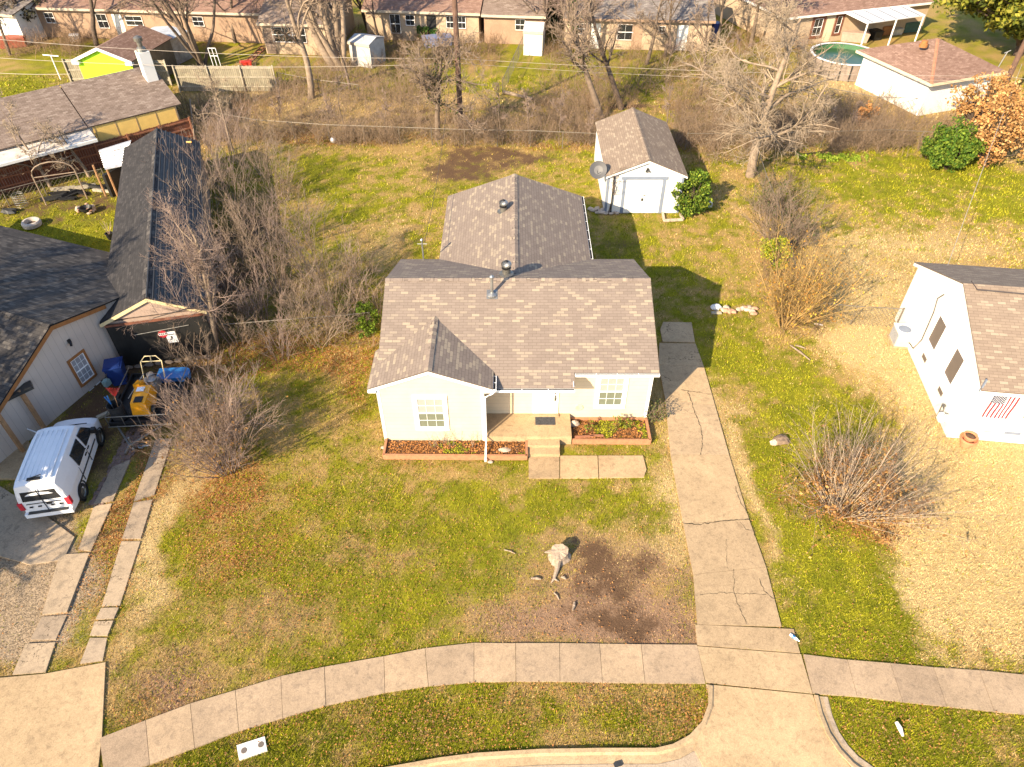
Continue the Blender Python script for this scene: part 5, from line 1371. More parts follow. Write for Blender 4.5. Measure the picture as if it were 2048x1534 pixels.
# stations: a, z sill, z belt, z roof edge, z crown, half width at sill, belt, roof edge
ST = [(.00, .42, 1.05, 1.40, 1.44, .80, .86, .74), (.06, .36, 1.05, 1.86, 1.93, .85, .89, .70), (.30, .34, 1.05, 1.93, 2.00, .87, .90, .70), (1.2, .30, 1.05, 1.94, 2.02, .88, .91, .71), (2.3, .30, 1.05, 1.93, 2.01, .88, .91, .71),
      (2.85, .30, 1.05, 1.87, 1.95, .88, .91, .69), (3.15, .30, 1.05, 1.62, 1.70, .88, .90, .67), (3.62, .30, 1.03, 1.18, 1.24, .87, .88, .72), (3.70, .30, .98, 1.10, 1.16, .87, .87, .74), (4.15, .32, .86, .96, 1.02, .84, .84, .66), (4.32, .36, .74, .82, .86, .76, .78, .56), (4.38, .42, .6, .66, .68, .68, .70, .48)]
def sec(s):
    a, zs, zb, zr_, zc, ws, wb, wr = s
    P = [(-ws, zs), (-ws - .01, (zs + zb) / 2), (-wb, zb), (-(wb + wr) / 2 - .02, (zb + zr_) / 2), (-wr, zr_), (-wr * .5, zc), (0, zc + .01), (wr * .5, zc), (wr, zr_), ((wb + wr) / 2 + .02, (zb + zr_) / 2), (wb, zb), (ws + .01, (zs + zb) / 2), (ws, zs)]
    return [frV.p(a, b, z) for b, z in P]
mb = MB(); S_ = [sec(s) for s in ST]
for A, B in zip(S_, S_[1:]):
    for k in range(12): mb.face([A[k], A[k + 1], B[k + 1], B[k]])
    mb.face([A[12], A[0], B[0], B[12]])
mb.face(S_[0][::-1]); mb.face(S_[-1])
bd = mb.build("body", M_VAN, vn)
def vq(parent, name, m, pts, off=.012):
    """panel on the body: pts (a,b,z)"""
    P = [frV.p(*p) for p in pts]; n = (P[1] - P[0]).cross(P[2] - P[0]).normalized()
    c = sum(P, Vector((0, 0, 0))) / len(P)
    if n.dot(c - frV.p(2.1, 0, 1.0)) < 0: n = -n
    mb = MB(); i = len(P); mb.v += [p + n * off for p in P] + [p - n * .02 for p in P]
    mb.f.append(tuple(range(i))); mb.uv.append([(0, 0)] * i); mb.mi.append(0)
    for k in range(i): mb.f.append((k, (k + 1) % i, i + (k + 1) % i, i + k)); mb.uv.append([(0, 0)] * 4); mb.mi.append(0)
    return mb.build(name, m, parent)
def sidepts(s, L):  # (a, z) on the side glass plane
    out = []
    for a, z in L:
        t_ = (z - 1.05) / (1.93 - 1.05); out.append((a, s * (.905 - .195 * t_ + .03), z))
    return out
for s in (-1, 1):
    w1 = vq(vn, "door_window", M_GLASSD, sidepts(s, [(2.45, 1.12), (3.35, 1.12), (3.28, 1.26), (2.95, 1.66), (2.47, 1.70)]), .02)
    w2 = vq(vn, "side_window", M_GLASSD, sidepts(s, [(1.45, 1.12), (2.30, 1.12), (2.32, 1.70), (1.47, 1.70)]), .02)
    mb = MB()
    for a, z in ((1.0, 1.12), (3.38, 1.10), (2.37, 1.0)): pass
    mb.box(frV, .80, 3.2, *( (.903, .922) if s > 0 else (-.922, -.903)), .66, .72); mb.build("rub_strip", M_DARKMETAL, vn)
    mb = MB()
    for a in (2.36, 1.38, 3.42): mb.box(frV, a - .006, a + .006, *((.885, .918) if s > 0 else (-.918, -.885)), .40, 1.10)
    for a in (2.18, 2.52): mb.box(frV, a - .09, a + .09, *((.90, .935) if s > 0 else (-.935, -.90)), .94, .99)
    mb.build("door_seam", M_BLACK, vn)
    mb = MB(); mb.box(frV, 3.15, 3.33, *((.93, 1.10) if s > 0 else (-1.10, -.93)), 1.05, 1.25); mb.build("mirror", M_BLACK, vn)
    for a in (.86, 3.62):
        c = frV.p(a, s * .80, .32)
        mb = MB(); mb.lathe(c, [(.20, -.11), (.30, -.11), (.325, -.07), (.325, .07), (.30, .11), (.20, .11)], 28, vr); wh = mb.build("wheel", M_RUBBER, vn)
        mb = MB(); mb.lathe(c, [(0, .08 * s), (.08, .10 * s), (.19, .06 * s), (.21, .10 * s)], 20, vr); mb.build("rim", M_METALD, wh)
        mb = MB(); mb.lathe(frV.p(a, s * .87, .34), [(.40, .045 * s), (.36, .05 * s), (.36, -.04 * s), (.0, -.04 * s)], 26, vr); mb.build("wheel_arch", M_BLACK, vn)
vq(vn, "windscreen", M_GLASSD, [(3.60, -.70, 1.20), (3.60, .70, 1.20), (2.98, .62, 1.79), (2.98, -.62, 1.79)], .035)
mb = MB()
for k in range(7):
    b = -.54 + k * .18; mb.box(frV, .25, 2.62, b - .018, b + .018, 2.0 - abs(b) * .035, 2.035 - abs(b) * .02)
mb.build("roof_rib", M_VAN, vn)
vq(vn, "rear_window", M_GLASSD, [(.008, -.66, 1.16), (.008, .66, 1.16), (.055, .60, 1.62), (.055, -.60, 1.62)], .035)
mb = MB(); mb.box(frV, -.035, .0, -.006, .006, .5, 1.75); mb.box(frV, -.04, -.01, -.62, .62, 1.0, 1.012)
for b in (-.5, -.2, .25, .55): mb.box(frV, -.05, -.01, b - .06, b + .06, .82, .86)
mb.box(frV, -.06, -.01, .08, .26, .93, .98); mb.build("rear_door_seam", M_BLACK, vn)
mb = MB(); mb.box(frV, -.12, .04, -.84, .84, .36, .56); mb.build("rear_bumper", M_VAN, vn)
mb = MB(); mb.box(frV, -.13, .02, -.70, .70, .562, .585); mb.build("bumper_step", M_DARKMETAL, vn)
for s in (-1, 1): mb = MB(); mb.box(frV, -.045, .10, *((.74, .905) if s > 0 else (-.905, -.74)), .74, 1.10); mb.build("tail_light", M_REDF, vn)
mb = MB(); mb.box(frV, .18, .30, -.22, .22, 2.01, 2.06); mb.tube([frV.p(.24, -.15, 2.08), frV.p(.34, .25, 2.10)], .02, 5); mb.build("roof_lamp", M_BLACK, vn)

# ------------------------------------------------------------------ trailer with stump grinder, tub, barrow
tA, tB = G(228, 868), G(352, 861); tu_ = (tB - tA).normalized(); tw = (tB - tA).length
tC, tD = G(246, 790), G(352, 786)
td = Vector((-tu_.y, tu_.x, 0)); frR = Fr(tA, tu_, -td)       # n towards the viewer
tr = thing("utility_trailer", "black open utility trailer loaded beside the front left bush", "trailer", tA)
TL_ = 3.0
mb = MB(); mb.box(frR, 0, tw, -TL_, 0, .38, .46); mb.build("deck", M_BLACK, tr)
for (a0, a1, b0, b1) in ((0, .06, -TL_, 0), (tw - .06, tw, -TL_, 0), (.06, tw - .06, -.06, 0), (.06, tw - .06, -TL_, -TL_ + .06)):
    mb = MB(); mb.box(frR, a0, a1, b0, b1, .462, .62); mb.build("side_rail", M_BLACK, tr)
mb = MB(); mb.tube([frR.p(0, 0, .95), frR.p(tw, 0, .95)], .022, 6); mb.tube([frR.p(0, .10, .5), frR.p(tw, .1, .5)], .022, 6)
for k in range(5): mb.tube([frR.p(tw * k / 4, 0, .46), frR.p(tw * k / 4, 0, .95)], .02, 5)
mb.tube([frR.p(0, 0, .95), frR.p(0, -TL_, .95)], .022, 6); mb.tube([frR.p(tw, 0, .95), frR.p(tw, -TL_, .95)], .022, 6); mb.build("rail_bar", M_METALD, tr)
for s in (-.18, tw + .18): mb = MB(); mb.lathe(frR.p(s, -1.6, .32), [(.12, -.1), (.3, -.1), (.32, -.05), (.32, .05), (.3, .1), (.12, .1)], 22, tu_); mb.build("wheel", M_RUBBER, tr)
mb = MB(); mb.tube([frR.p(.3, 0, .42), frR.p(tw * .45, 1.1, .42)], .04, 6); mb.tube([frR.p(tw - .3, 0, .42), frR.p(tw * .45, 1.1, .42)], .04, 6); mb.tube([frR.p(tw * .45, 1.0, .42), frR.p(tw * .43, 1.5, .40)], .05, 6); mb.build("tongue", M_METALD, tr)
mb = MB(); mb.tube([frR.p(tw * .45, .95, .7), frR.p(tw * .45, .95, .02)], .035, 6); mb.lathe(frR.p(tw * .45, .95, .08), [(.0, -.03), (.08, -.03), (.08, .03), (0, .03)], 12, tu_); mb.build("jack", M_METAL, tr)
sg = thing("stump_grinder", "yellow stump grinder machine on the black trailer", "machine", frR.p(1.25, -1.3, .46))
fg = Fr(frR.p(1.2, -.35, .46), tu_, -td)
mb = MB(); mb.hexa([fg.p(-.35, 0, .15), fg.p(.35, 0, .15), fg.p(.38, -1.2, .15), fg.p(-.38, -1.2, .15), fg.p(-.28, -.1, .75), fg.p(.28, -.1, .75), fg.p(.32, -1.05, .85), fg.p(-.32, -1.05, .85)]); mb.hexa([fg.p(-.42, -1.0, .2), fg.p(-.1, -1.0, .2), fg.p(-.1, -1.5, .2), fg.p(-.42, -1.5, .2), fg.p(-.38, -1.0, .95), fg.p(-.14, -1.0, .95), fg.p(-.14, -1.45, .8), fg.p(-.38, -1.45, .8)]); mb.build("hood", M_YEL, sg)
mb = MB(); mb.box(fg, -.16, .16, -.45, -.12, .775, .80); mb.build("grille", M_BLACK, sg)
mb = MB(); mb.box(fg, -.2, .1, -.95, -.7, .84, .86); mb.build("maker_plate", M_PLASTIC, sg)
for s in (-.5, .5):
    for b in (-.3, -1.1): mb = MB(); mb.lathe(fg.p(s * .9, b, .2), [(.05, -.07), (.2, -.07), (.2, .07), (.05, .07)], 16, tu_); mb.build("wheel", M_RUBBER, sg)
mb = MB(); mb.box(fg, -.3, .3, -1.9, -1.3, .2, .55); mb.lathe(fg.p(.1, -1.6, .55), [(.2, 0), (.2, .15), (.1, .2), (0, .2)], 14); mb.lathe(fg.p(-.1, -2.0, .5), [(.16, 0), (.14, .14), (0, .16)], 12); mb.build("engine", M_METAL, sg)
mb = MB(); mb.tube([fg.p(-.35, -1.9, .5), fg.p(-.35, -2.2, 1.15), fg.p(-.15, -2.3, 1.35), fg.p(.3, -2.3, 1.35), fg.p(.5, -2.2, 1.15), fg.p(.5, -1.9, .5)], .022, 6); mb.tube([fg.p(-.35, -2.2, 1.15), fg.p(.5, -2.2, 1.15)], .02, 6); mb.tube([fg.p(.07, -2.2, 1.1), fg.p(.07, -2.3, 1.35)], .02, 5); mb.build("handle_bar", M_CREAMTRIM, sg)
mb = MB(); mb.tube([fg.p(-.75, -.9, .3), fg.p(-.1, -1.6, 1.0)], .02, 6); mb.build("lever", M_METAL, sg)
P = frR.p(.32, -.42, .46); tb = thing("tool_tub", "black ribbed barrel of long handled tools at the trailer corner", "barrel", P)
mb = MB(); pf = [(.26, 0)]
for k in range(14): pf += [(.28 + .012 * (k % 2), .05 + k * .05)]
mb.lathe(P, pf + [(.30, .78), (.27, .78), (.25, .1)], 22); mb.build("barrel_body", M_RUBBER, tb)
t = thing("garden_rake", "red fan rake standing in the black barrel", "rake", P + Vector((.05, 0, .1)))
mb = MB(); mb.tube([P + Vector((.05, 0, .1)), P + Vector((.12, .1, 1.15))], .015, 5); mb.build("shaft", M_CEDAR, t)
mb = MB(); Q = P + Vector((.12, .1, 1.1))
for k in range(9): mb.tube([Q, Q + Vector((-.28 + k * .07, .12, .38))], .010, 4)
mb.build("tines", M_RED, t)
t = thing("blue_shears", "blue and red handled loppers standing in the black barrel", "tool", P + Vector((-.1, 0, .1)))
mb = MB(); mb.tube([P + Vector((-.1, 0, .1)), P + Vector((-.15, .05, .75))], .02, 5); mb.build("shaft", M_METAL, t)
mb = MB(); mb.tube([P + Vector((-.14, .05, .75)), P + Vector((-.3, .1, 1.1))], .025, 5); mb.tube([P + Vector((-.15, .05, .75)), P + Vector((-.2, .14, 1.12))], .025, 5); mb.build("grip", M_BLUEL, t)
P = G(346, 768, .0); t = thing("wheelbarrow", "bright blue wheelbarrow tray tipped behind the trailer", "wheelbarrow", P)
P = G(346, 750, .6); mb = MB(); fb = Fr(P, (1, .1, 0), (.1, -1, 0))
mb.hexa([fb.p(-.45, .28, -.25), fb.p(.30, .22, -.25), fb.p(.30, -.22, -.25), fb.p(-.45, -.28, -.25), fb.p(-.62, .36, .12), fb.p(.45, .34, .12), fb.p(.45, -.34, .12), fb.p(-.62, -.36, .12)])
mb.lathe(fb.p(.40, 0, .12), [(.30, -.3), (.345, 0), (0, .02)], 20); mb.build("tray", M_BLUEL, t)
mb = MB(); mb.tube([fb.p(-1.35, .25, -.05), fb.p(.4, .2, -.3)], .022, 6); mb.tube([fb.p(-1.35, -.25, -.05), fb.p(.4, -.2, -.3)], .022, 6); mb.tube([fb.p(-.4, .25, -.25), fb.p(-.4, .25, -.6)], .02, 5); mb.tube([fb.p(-.4, -.25, -.25), fb.p(-.4, -.25, -.6)], .02, 5); mb.build("handle_frame", M_CEDAR, t)
mb = MB(); mb.lathe(fb.p(.62, 0, -.42), [(.05, -.05), (.18, -.05), (.18, .05), (.05, .05)], 16, fb.n); mb.build("wheel", M_RUBBER, t)
A, B = G(195, 838), G(252, 812); t = thing("loose_beam", "pale timber beam lying on the drive behind the van", "beam", A); mb = MB(); mb.box(Fr(A, B - A), 0, (B - A).length, -.08, .08, 0, .12); mb.build("timber", M_FENCEW, t)
p = G(283, 893); t = thing("hose_reel", "small metal coupling lying on the paving before the trailer tongue", "metal part", p); mb = MB(); mb.lathe(p, [(.03, 0), (.13, 0), (.13, .05), (.09, .06), (.09, .02)], 14); mb.build("ring", M_METAL, t); mb = MB(); mb.tube([p + Vector((.1, 0, .03)), p + Vector((.35, .05, .03))], .03, 6); mb.build("stem", M_METAL, t)

# ------------------------------------------------------------------ left back yard things
p = G(66, 452); t = thing("tyre_planter", "pale round tyre planter on bright green grass", "planter", p)
mb = MB(); mb.lathe(p, [(.38, 0), (.50, .06), (.52, .25), (.46, .34), (.36, .34), (.34, .26), (.34, .1)], 24); mb.build("tyre_wall", mat("tyre_painted", (.42, .38, .34), .8, .25), t); mb = MB(); mb.lathe(p + Vector((0, 0, .12)), [(0, .05), (.35, 0)], 18); mb.build("soil", M_MULCH, t)
p = G(172, 425); rg = random.Random(12)
for i in range(16):
    w_ = rg.uniform(0, 6.28); P = p + Vector((math.cos(w_) * .42, math.sin(w_) * .42 + .1, 0)); mb = MB(); mb.rock(P + Vector((0, 0, .1 + .14 * (i % 2))), rg.uniform(.1, .18), rg.uniform(.1, .16), .11, rg, 6)
    tag(mb.build("stone", (M_ROCK, M_ROCKR)[i % 3 == 0], loc=tuple(P)), "rough stone of the ring around the black fire pit bowl", "stone", "stones around the fire pit")
t = thing("fire_pit", "black bowl inside the stone ring on bright green grass", "fire pit", p + Vector((.12, -.05, 0)))
mb = MB(); mb.lathe(p + Vector((.15, -.08, .1)), [(.2, 0), (.32, .15), (.34, .3), (.31, .3), (.2, .1), (0, .06)], 20); mb.build("bowl", M_BLACK, t)
t = thing("arch_trellis", "tall pale arched pipe frame in the left back yard", "trellis", G(93, 410))
P, Q = G(93, 410), G(175, 398); H_ = 1.9; mid = (P + Q) / 2; d_ = (Q - P); pts = [P]
for k in range(9):
    w_ = math.pi * k / 8; pts.append(mid - d_ / 2 * math.cos(w_) + Vector((0, 0, H_ + .65 * math.sin(w_))))
mb = MB(); mb.tube(pts + [Q], .04, 6); mb.tube([P + Vector((0, 0, 1.75)), Q + Vector((0, 0, 1.75))], .03, 6); mb.build("pipe_frame", M_BARKL, t)
rg = random.Random(4)
for i, (px, py) in enumerate(((118, 388), (128, 380), (140, 392), (150, 385), (160, 378), (112, 398), (136, 399), (205, 385), (190, 378), (222, 372))):
    p = G(px, py); L_ = rg.uniform(.9, 2.2); w_ = rg.uniform(0, 3); d_ = Vector((math.cos(w_), math.sin(w_) * .5, 0)); mb = MB(); fr = Fr(p + Vector((0, 0, .05)), d_)
    mb.box(fr, -L_ / 2, L_ / 2, -.07, .07, 0, .1 + .05 * (i % 3)); mb.box(fr, -L_ / 2 + .2, L_ / 2 - .1, .08, .2, .0, .08)
    tag(mb.build("scrap_board", (M_BLACK, M_FENCEW, M_DARKMETAL)[i % 3], loc=tuple(p)), "weathered scrap board in the heap under the arched pipe frame", "board", "scrap boards under the arched frame")
p = G(45, 412); t = thing("wire_cage", "pale cylindrical wire cage by the low fence", "cage", p)
mb = MB()
for k in range(16):
    w_ = 6.283 * k / 16; P = p + Vector((math.cos(w_) * .33, math.sin(w_) * .33, 0)); mb.tube([P, P + Vector((0, 0, .75))], .008, 4)
for z in (.05, .2, .35, .5, .65, .75): mb.tube([p + Vector((math.cos(6.283 * k / 16) * .33, math.sin(6.283 * k / 16) * .33, z)) for k in range(17)], .008, 4, cap=False)
mb.build("mesh", M_METAL, t)
p = G(20, 425); stone("dark clump of stones at the left edge of the bright green yard", p.x, p.y, .5, .3, .2, M_DARKMETAL, seed=21)
p = G(222, 478); t = thing("plant_pot", "black plant pot with thin twigs beside the long garage wall", "plant pot", p)
mb = MB(); mb.lathe(p, [(.14, 0), (.19, .34), (.21, .34), (.21, .38), (.17, .38), (.16, .3)], 16); mb.build("pot", M_BLACK, t)
mb = MB()
for k in range(9): mb.tube([p + Vector((0, 0, .25)), p + Vector((rg.uniform(-.3, .3), rg.uniform(-.2, .3), rg.uniform(.7, 1.2)))], .008, 3)
mb.build("twigs", M_TWIG, t)

# ------------------------------------------------------------------ front lawn things
p = G(1118, 1115); st = thing("tree_stump", "pale broken tree stump on the front lawn beside bare soil", "stump", p); rg = random.Random(40)
mb = MB(); seg = 22
prof = [(1.30, 0), (1.02, .08), (.92, .22), (.94, .36)]
base = len(mb.v)
jag = [rg.uniform(-.012, .02) for _ in range(seg)]; lob = [1 + .10 * math.sin(k_ * .9) + rg.uniform(-.05, .06) for k_ in range(seg)]
for ri, (r_, z) in enumerate(prof):
    for k in range(seg):
        w_ = 6.283 * k / seg; rr = .27 * r_ * lob[k]; mb.v.append(p + Vector((rr * math.cos(w_) * 1.15, rr * math.sin(w_), z + (jag[k] + .10 * math.sin(w_) if ri == 3 else 0))))
for ri in range(3):
    for k in range(seg):
        k2 = (k + 1) % seg; mb.f.append((base + ri * seg + k, base + ri * seg + k2, base + (ri + 1) * seg + k2, base + (ri + 1) * seg + k)); mb.uv.append([(0, 0)] * 4); mb.mi.append(0)
mb.v.append(p + Vector((0, 0, .362))); ci = len(mb.v) - 1
for k in range(seg): mb.f.append((base + 3 * seg + k, base + 3 * seg + (k + 1) % seg, ci)); mb.uv.append([(0, 0)] * 3); mb.mi.append(0)
mb.build("stump_wood", M_STUMP, st)
mb = MB(); q0, q1, q2 = G(1116, 1125), G(1114, 1140), G(1108, 1158); mb.tube([q0 + Vector((0, 0, .14)), q1 + Vector((0, 0, .06)), q2 + Vector((0, 0, .02)), q2 + Vector((-.1, -.15, 0))], [.12, .08, .05, .02], 7); mb.tube([q2 + Vector((0, 0, .03)), q2 + Vector((.16, -.1, 0))], [.04, .015], 6)
mb.tube([p + Vector((-.3, .1, .2)), p + Vector((-.5, .05, .24))], [.08, .02], 6); mb.build("root", M_STUMP, st)
def chip(label, a, b, r=.04, m=M_BARKL):
    A, B = G(*a), G(*b); A.z = B.z = r * .9; mb = MB(); C_ = A.lerp(B, .5) + Vector((.02, .02, 0)); mb.tube([A, C_, B], [r * .7, r, r * .5], 6)
    return tag(mb.build("wood_piece", m, loc=(A.x, A.y, 0)), label, "wood piece")
chip("pale bark piece left of the stump root on the lawn", (1062, 1158), (1082, 1160), .05, M_STUMP); chip("short bark chip just right of the stump root tip", (1122, 1155), (1132, 1160), .05, M_STUMP)
chip("slim twig piece below the stump root", (1108, 1186), (1118, 1200), .03, M_STUMP); chip("upright looking bark strip on the bare soil below the stump", (1149, 1206), (1145, 1222), .05, M_STUMP)
chip("long thin stick on the green lawn left of the stump", (1008, 1100), (1030, 1108), .025, M_STUMP); chip("large pale branch lying on the verge beneath the right sidewalk", (1791, 1446), (1804, 1474), .075, mat("bleached_wood", (.60, .55, .50), .9, .2))
chip("bent fallen branch on the brown grass near the yellow bush", (1580, 692), (1620, 722), .05, M_BARKL); chip("fork of the bent fallen branch near the yellow bush", (1590, 692), (1610, 698), .045, M_BARKL)
chip("pale scrap branch below the yellow twigged bush", (1628, 649), (1645, 652), .05, mat("bleached_wood", (.6, .55, .5), .9, .2))
p = G(1590, 1277); t = thing("water_bottle", "crushed clear plastic bottle with blue label on the drive edge", "bottle", p)
A, B = G(1579, 1270), G(1598, 1284); ax = (B - A).normalized()
mb = MB(); mb.lathe(A + Vector((0, 0, .05)), [(0, 0), (.045, .0), (.05, .1), (.045, .22), (.02, .29), (.018, .33), (0, .33)], 12, ax); mb.build("bottle_body", M_PLASTIC, t); mb = MB(); mb.lathe(A + Vector((0, 0, .05)), [(.053, .08), (.053, .17)], 12, ax); mb.build("bottle_label", M_BLUEL, t)
ub = thing("utility_cover", "white rectangular utility box cover with two handholds in the verge", "utility cover", G(503, 1498))
c_ = [G(474, 1492), G(530, 1474), G(535, 1502), G(479, 1521)]; mb = MB(); mb.prism([q_.xy for q_ in c_], -.05, .05); mb.build("cover_plate", mat("cover_white", (.62, .60, .56), .8, .12), ub)
mb = MB()
for px, py in ((488, 1501), (522, 1489)): q_ = G(px, py, .05); mb.lathe(q_, [(0, .006), (.07, .006), (.085, .004)], 14)
mb.build("handhold", M_SCREEN, ub)
p = G(1475, 1530); t = thing("street_debris", "small metal bracket lying in the gutter by the kerb", "debris", G(1232, 1529)); mb = MB(); mb.box(Fr(G(1228, 1532), (1, .3, 0)), 0, .22, -.06, .06, .0, .05); mb.build("bracket", M_DARKMETAL, t)
# rocks by the drive
rg = random.Random(77)
for i in range(15):
    P = G(rg.uniform(1440, 1512), rg.uniform(612, 630)); mb = MB(); mb.rock(P + Vector((0, 0, .08)), rg.uniform(.12, .25), rg.uniform(.1, .2), rg.uniform(.08, .16), rg, 7)
    tag(mb.build("stone", (M_ROCK, M_ROCKR)[i % 2], loc=tuple(P)), "rough tan stone of the low heap beside the yellow bush", "stone", "stone heap beside the yellow bush")
p = G(1431, 617); stone("smooth whitish stone at the left end of the tan heap", p.x, p.y, .26, .2, .18, mat("white_stone", (.6, .6, .62), .8, .15), seed=9)
p = G(1422, 627); mb = MB(); mb.box(Fr(p, (1, 0, 0)), 0, .5, -.07, .07, 0, .08); tag(mb.build("timber_block", M_FENCEW, loc=tuple(p)), "short board beside the whitish stone", "board")
p = G(1560, 882); stone("rough broken stump rock left of the grey twigged bush", p.x, p.y, .34, .28, .18, mat("stump_brown", (.20, .14, .10), .95, .4, scale=8, bump=.7), seed=14, cat="stump", name="tree_stump")
p = G(1548, 887); stone("small pale rock beside the broken stump of the grey twigged bush", p.x, p.y, .16, .14, .16, M_ROCK, seed=15)
p = G(668, 286); t = thing("ball", "pale grey ball at the foot of the rear wire fence", "ball", p); mb = MB(); mb.lathe(p + Vector((0, 0, .22)), [(.22 * math.sin(k * math.pi / 10), -.22 * math.cos(k * math.pi / 10)) for k in range(11)], 16); mb.build("ball_body", M_CORR, t, smooth=True); mb = MB(); mb.lathe(p + Vector((0, 0, .22)), [(.222, -.02), (.222, .02)], 16, (.3, 1, .2)); mb.build("seam", M_DARKMETAL, t)

# ------------------------------------------------------------------ fences
def chain_fence(label, pts, hgt=1.15, post=2.6, cell=.16, cat="fence", group=None, r=.007):
    P = [G(*p) for p in pts]; root = thing("chain_link_fence", label, cat, P[0], group)
    rail = MB(); mesh = MB()
    for A, B in zip(P, P[1:]):
        fr = Fr(A, B - A); L = (B - A).length; n = max(1, round(L / post))
        rail.tube([fr.p(0, 0, hgt), fr.p(L, 0, hgt)], .024, 5)
        for k in range(n + (B is P[-1])):
            mb = MB(); q_ = fr.p(L * k / n, 0, 0); mb.tube([q_, q_ + Vector((0, 0, hgt + .06))], .030, 6); mb.build("post", M_LINK, root)
        m_ = int(L / cell)
        for k in range(-int(hgt / cell), m_):
            for s in (1, -1):
                a0, c0, a1, c1 = k * cell, 0.02, k * cell + hgt, hgt
                if a0 < 0: c0 += -a0; a0 = 0
                if a1 > L: c1 -= a1 - L; a1 = L
                if a1 <= a0: continue
                if s < 0: a0, a1 = L - a0, L - a1
                mesh.tube([fr.p(a0, 0, c0), fr.p(a1, 0, c1)], r, 3, cap=False)
    rail.build("top_rail", M_LINK, root); mesh.build("wire_mesh", M_LINK, root)
    return root
chain_fence("long rear chain link fence overgrown with brush behind the cream cottage", [(398, 250), (520, 272), (660, 282), (800, 287), (930, 292), (1060, 294), (1190, 300)], cell=.3, r=.0035)
chain_fence("rear chain link fence behind the right back yards near the orange tree", [(1370, 300), (1510, 300), (1640, 296), (1770, 292), (1900, 300), (2060, 318)], cell=.3, r=.0035)
chain_fence("overgrown chain link fence running from the shed tree towards the yellow bush", [(1512, 345), (1524, 385), (1545, 440), (1570, 520), (1585, 600)], cell=.2, r=.004)
chain_fence("short chain link fence joining the yellow bush to the white house", [(1600, 640), (1700, 650), (1790, 655)], cell=.2, hgt=1.1)
chain_fence("pale wire fence dividing the far lawns beside the white play shed", [(1005, 190), (1046, 100)], cell=.35, r=.008)
chain_fence("alley wire fence behind the grey roofed house lawn", [(560, 175), (640, 190), (720, 200)], cell=.4)
chain_fence("wire fence by the pool yard and the gate panel", [(1640, 205), (1745, 225), (1842, 228)], cell=.35)
chain_fence("low wire fence in the thicket beside the cottage", [(440, 688), (560, 678), (690, 668), (745, 662)], cell=.2, hgt=1.1)
chain_fence("low garden wire fence before the stained redwood fence", [(-40, 432), (20, 412), (95, 392), (215, 368)], cell=.25, hgt=1.0, r=.004)
def board_fence(name, label, pts, hgt, bw, m, mr, gap=.012, post=2.4, rails_front=False):
    P = [G(*p) for p in pts]; root = thing(name, label, "fence", P[0]); bd_ = MB(); rl = MB(); rg = random.Random(5)
    for A, B in zip(P, P[1:]):
        fr = Fr(A, B - A); L = (B - A).length; n = int(L / bw)
        if fr.n.y > 0: fr.n = -fr.n
        for k in range(n): bd_.box(fr, k * bw + gap / 2, (k + 1) * bw - gap / 2, -.012, .012, .03, hgt + rg.uniform(-.02, .02))
        o = 1 if rails_front else -1
        for c in (.35, hgt * .55, hgt - .2): rl.box(fr, 0, L, min(o * .014, o * .06), max(o * .014, o * .06), c, c + .09)
        m_ = max(1, round(L / post))
        for k in range(m_ + 1):
            mb = MB(); mb.box(fr, L * k / m_ - .05, L * k / m_ + .05, min(o * .062, o * .15), max(o * .062, o * .15), 0, hgt + .08); mb.build("post", mr, root)
    bd_.build("boards", m, root); rl.build("rail", mr, root)
board_fence("wood_fence", "tall weathered grey board fence in front of the two large bare trees", [(362, 183), (556, 183)], 1.95, .15, mat_lined("fence_boards_grey", (.27, .235, .165), (1, 0, 0), .151, dark=.35, width=.16, var=.35), M_FENCEW, rails_front=True)
board_fence("wood_fence", "weathered grey board fence before the lime green outbuilding", [(146, 168), (250, 166), (345, 170)], 1.9, .15, MATS["fence_boards_grey"], M_FENCEW, rails_front=True)
board_fence("redwood_fence", "dark stained redwood fence along the long brown roofed house", [(-60, 405), (0, 389), (207, 334), (391, 281)], 1.6, .15, M_REDWOOD, M_REDWOODL, rails_front=True)
t = thing("fence_post", "leaning pale fence post at the end of the stained redwood fence", "post", G(390, 292)); mb = MB(); mb.tube([G(391, 296), G(392, 238, .8) + Vector((0, 0, 1.4))], .05, 6); mb.build("shaft", M_BARKL, t)
# clothes line posts and play frame
t = thing("clothesline_post", "white T shaped clothesline post on the far left lawn", "post", G(122, 160)); A = G(122, 160); mb = MB(); mb.tube([A, A + Vector((0, 0, 1.9))], .04, 6); mb.build("shaft", M_PLASTIC, t); mb = MB(); mb.tube([A + Vector((-.6, 0, 1.95)), A + Vector((.6, 0, 1.85))], .04, 6); mb.build("crossbar", M_PLASTIC, t)
t = thing("pipe_frame", "white ladder shaped pipe frame behind the weathered fence", "frame", G(440, 150)); A = G(440, 150)
mb = MB()
for a in (-.3, .0, .3): mb.tube([A + Vector((a, 0, 0)), A + Vector((a - .1, 0, 2.1))], .03, 5)
mb.tube([A + Vector((-.4, 0, 2.1)), A + Vector((.2, 0, 2.1))], .03, 5); mb.tube([A + Vector((-.35, 0, 1.5)), A + Vector((.25, 0, 1.5))], .03, 5); mb.build("bars", M_PLASTIC, t)
t = thing("ladder", "wooden stile ladder lying on the far lawn beside the weathered fence end", "ladder", G(505, 120)); A, B = G(495, 130), G(530, 96); fr = Fr(A + Vector((0, 0, .1)), B - A); L = (B - A).length; mb = MB(); mb.box(fr, 0, L, -.3, -.24, 0, .1); mb.box(fr, 0, L, .24, .3, 0, .1)
for k in range(9): mb.box(fr, L * k / 9, L * k / 9 + .1, -.239, .239, .02, .08)
mb.build("rungs", M_REDWOODL, t)
